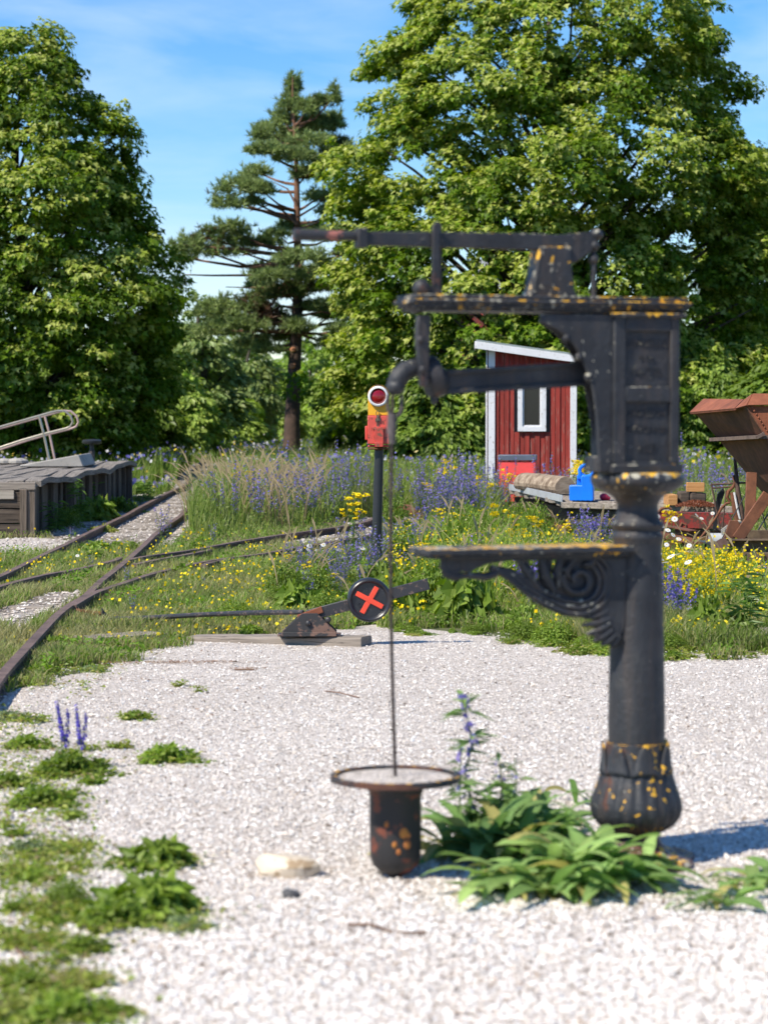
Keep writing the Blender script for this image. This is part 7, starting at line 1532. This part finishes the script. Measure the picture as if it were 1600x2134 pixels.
def tall_stalk(px, py, path, seed, fcount=46):
    g = np.random.default_rng(seed); p = gp(px, py); st = MB(); P = [at(a, b2, p.y) - p for a, b2 in path]; st.tube(P, [.006 - .0035 * i / (len(P) - 1) for i in range(len(P))], 6)
    o = st.build('stalk', m_paint('stalk_green', (.13, .18, .07), amt=0), r4_parent); o.location = p - r4_parent.location
    n = 64; t = g.uniform(.0, 1, n) ** 1.5 * (len(P) - 1); pts = np.array([P[int(min(len(P) - 2, q))].lerp(P[int(min(len(P) - 2, q)) + 1], q - int(min(len(P) - 2, q))) for q in t]); a = g.uniform(0, 6.28, n); d = np.stack([np.cos(a), np.sin(a), np.full(n, .6)], 1)
    A = cards(pts, g.normal(size=(n, 3)) * .3 + np.array([0, 0, 1.]), g.uniform(.05, .13, n), palette(n, [(.17, .27, .09), (.22, .32, .12)], g), [(0, 0, 0), (.11, .4, .05), (0, 1, -.1), (-.11, .4, .05)], [(0, 1, 2, 3)], g=g, up=d * 4); o = link('stalk_leaves', fast_mesh('stalk_leaves', *A[:3], LEAF, A[3]), r4_parent); o.location = p - r4_parent.location
    n = fcount; t = (1 - g.uniform(0, 1, n) ** 1.5 * .85) * (len(P) - 1); pts = np.array([P[int(min(len(P) - 2, q))].lerp(P[int(min(len(P) - 2, q)) + 1], q - int(min(len(P) - 2, q))) for q in t]); a = g.uniform(0, 6.28, n); pts = pts + np.stack([np.cos(a), np.sin(a), np.zeros(n)], 1) * g.uniform(.006, .022, n)[:, None]
    B = cards(pts, np.stack([np.cos(a), np.sin(a), np.full(n, .2)], 1), g.uniform(.011, .019, n), palette(n, [(.22, .18, .55), (.30, .24, .60), (.24, .24, .6)], g), *SQ, g=g); o = link('blossoms', fast_mesh('blossoms', *B[:3], PETAL, B[3]), r4_parent); o.location = p - r4_parent.location
r4_parent = r4
tall_stalk(1030, 1780, [(1000, 1760), (985, 1680), (968, 1610), (985, 1550), (975, 1500), (963, 1450)], 81, 80); tall_stalk(1040, 1780, [(1035, 1760), (1040, 1690), (1045, 1640), (1040, 1585)], 82, 14); tall_stalk(1050, 1780, [(1050, 1760), (1065, 1690), (1075, 1640), (1073, 1580)], 83, 6); tall_stalk(1010, 1780, [(1000, 1780), (960, 1700), (955, 1640), (962, 1560)], 84, 22)

# ---------- loose stones of the gravel
n = 80000; x, y = scatter(n, 5.4, 17.5, .172, p=2.4); ok = on_gravel(x, y) & ~((np.hypot(x - O.x, y - O.y) < .19)); x, y = x[ok], y[ok]; n = len(x)
r0 = rng.uniform(.0035, .0088, n) * np.where(rng.uniform(size=n) < .03, 1.8, 1); a = rng.uniform(0, 6.28, n); sx, sy, sz = r0 * rng.uniform(.8, 1.4, n), r0 * rng.uniform(.6, 1.1, n), r0 * rng.uniform(.45, .8, n)
T6 = np.array([(1, 0, 0), (-1, 0, 0), (0, 1, 0), (0, -1, 0), (.1, .1, 1), (0, 0, -1), ]) ; V = np.zeros((n, 6, 3)); jit = rng.normal(size=(n, 6, 3)) * .22
q = (T6[None] + jit) * np.stack([sx, sy, sz], 1)[:, None, :]; V[..., 0] = x[:, None] + q[..., 0] * np.cos(a)[:, None] - q[..., 1] * np.sin(a)[:, None]; V[..., 1] = y[:, None] + q[..., 0] * np.sin(a)[:, None] + q[..., 1] * np.cos(a)[:, None]; V[..., 2] = q[..., 2] + (sz * .5)[:, None] + .004
fc = [(0, 2, 4), (2, 1, 4), (1, 3, 4), (3, 0, 4), (2, 0, 5), (1, 2, 5), (3, 1, 5), (0, 3, 5)]; loops = ((np.arange(n) * 6)[:, None] + np.array(fc).ravel()[None]).ravel()
cc = palette(n, [(.84, .81, .77), (.78, .73, .68), (.70, .65, .60), (.86, .83, .80), (.80, .75, .71), (.64, .57, .51), (.70, .61, .52), (.66, .64, .63)], jit=.10); dk = rng.uniform(size=n) < .075; cc[dk] = np.array([.22, .18, .15]) * rng.uniform(.6, 1.6, (int(dk.sum()), 1)); cc = np.minimum(cc, .85)
link('loose_stones', fast_mesh('loose_stones', V.reshape(-1, 3), loops, np.full(n * 8, 3), PEBBLE, np.repeat(cc, 6, axis=0))); tag(bpy.data.objects['loose_stones'], 'small pale stones lying loose over the gravel yard', 'gravel', kind='stuff')

n = 26000; x, y = scatter(n, 18, 52, .172, p=1.6); ok = on_bed(x, y) & ~near_rail(x, y, .05); x, y = x[ok], y[ok]; n = len(x); r0 = rng.uniform(.010, .022, n); V = np.zeros((n, 6, 3))
q = (T6[None] + rng.normal(size=(n, 6, 3)) * .22) * (r0[:, None] * np.array([[1.1, .9, .6]]))[:, None, :]; V[..., 0] = x[:, None] + q[..., 0]; V[..., 1] = y[:, None] + q[..., 1]; V[..., 2] = q[..., 2] + .012
loops = ((np.arange(n) * 6)[:, None] + np.array(fc).ravel()[None]).ravel(); cc = palette(n, [(.62, .57, .52), (.52, .46, .41), (.70, .65, .60), (.42, .36, .31), (.3, .25, .21)], jit=.15)
link('track_stones', fast_mesh('track_stones', V.reshape(-1, 3), loops, np.full(n * 8, 3), PEBBLE, np.repeat(cc, 6, axis=0))); tag(bpy.data.objects['track_stones'], 'pale ballast stones lying between the rails', 'gravel', kind='stuff')

# dry brown litter on the gravel: a drift line below the timber and stray bits elsewhere
x, y = scatter(2600, 6, 17, .165, p=1.2); ok = on_gravel(x, y) & (vnoise(x, y, 1.6, 95) > .5); x, y = x[ok], y[ok]
for (px, py, n_, wx, wy) in ((330, 1384, 260, .32, .03), (510, 1396, 60, .08, .02), (420, 1382, 120, .15, .03), (200, 1420, 90, .3, .06), (120, 1570, 90, .2, .2), (60, 1720, 90, .15, .2), (600, 1440, 30, .4, .1)):
    p = gp(px, py); x = np.concatenate([x, p.x + rng.normal(size=n_) * wx]); y = np.concatenate([y, p.y + rng.normal(size=n_) * wy])
P = np.stack([x, y, rng.uniform(.010, .016, len(x))], 1); q = cards(P, rng.normal(size=P.shape) * .25 + np.array([0, 0, 1.]), rng.uniform(.010, .028, len(P)), palette(len(P), [(.24, .12, .07), (.32, .19, .11), (.16, .10, .07), (.38, .27, .17)]), [(-.12, -.5, 0), (.12, -.4, .05), (.15, .5, 0), (-.10, .45, .06)], [(0, 1, 2, 3)])
link('dry_litter', fast_mesh('dry_litter', *q[:3], LEAF, q[3])); tag(bpy.data.objects['dry_litter'], 'dry brown leaf litter and straw bits on the gravel', 'litter', kind='stuff')
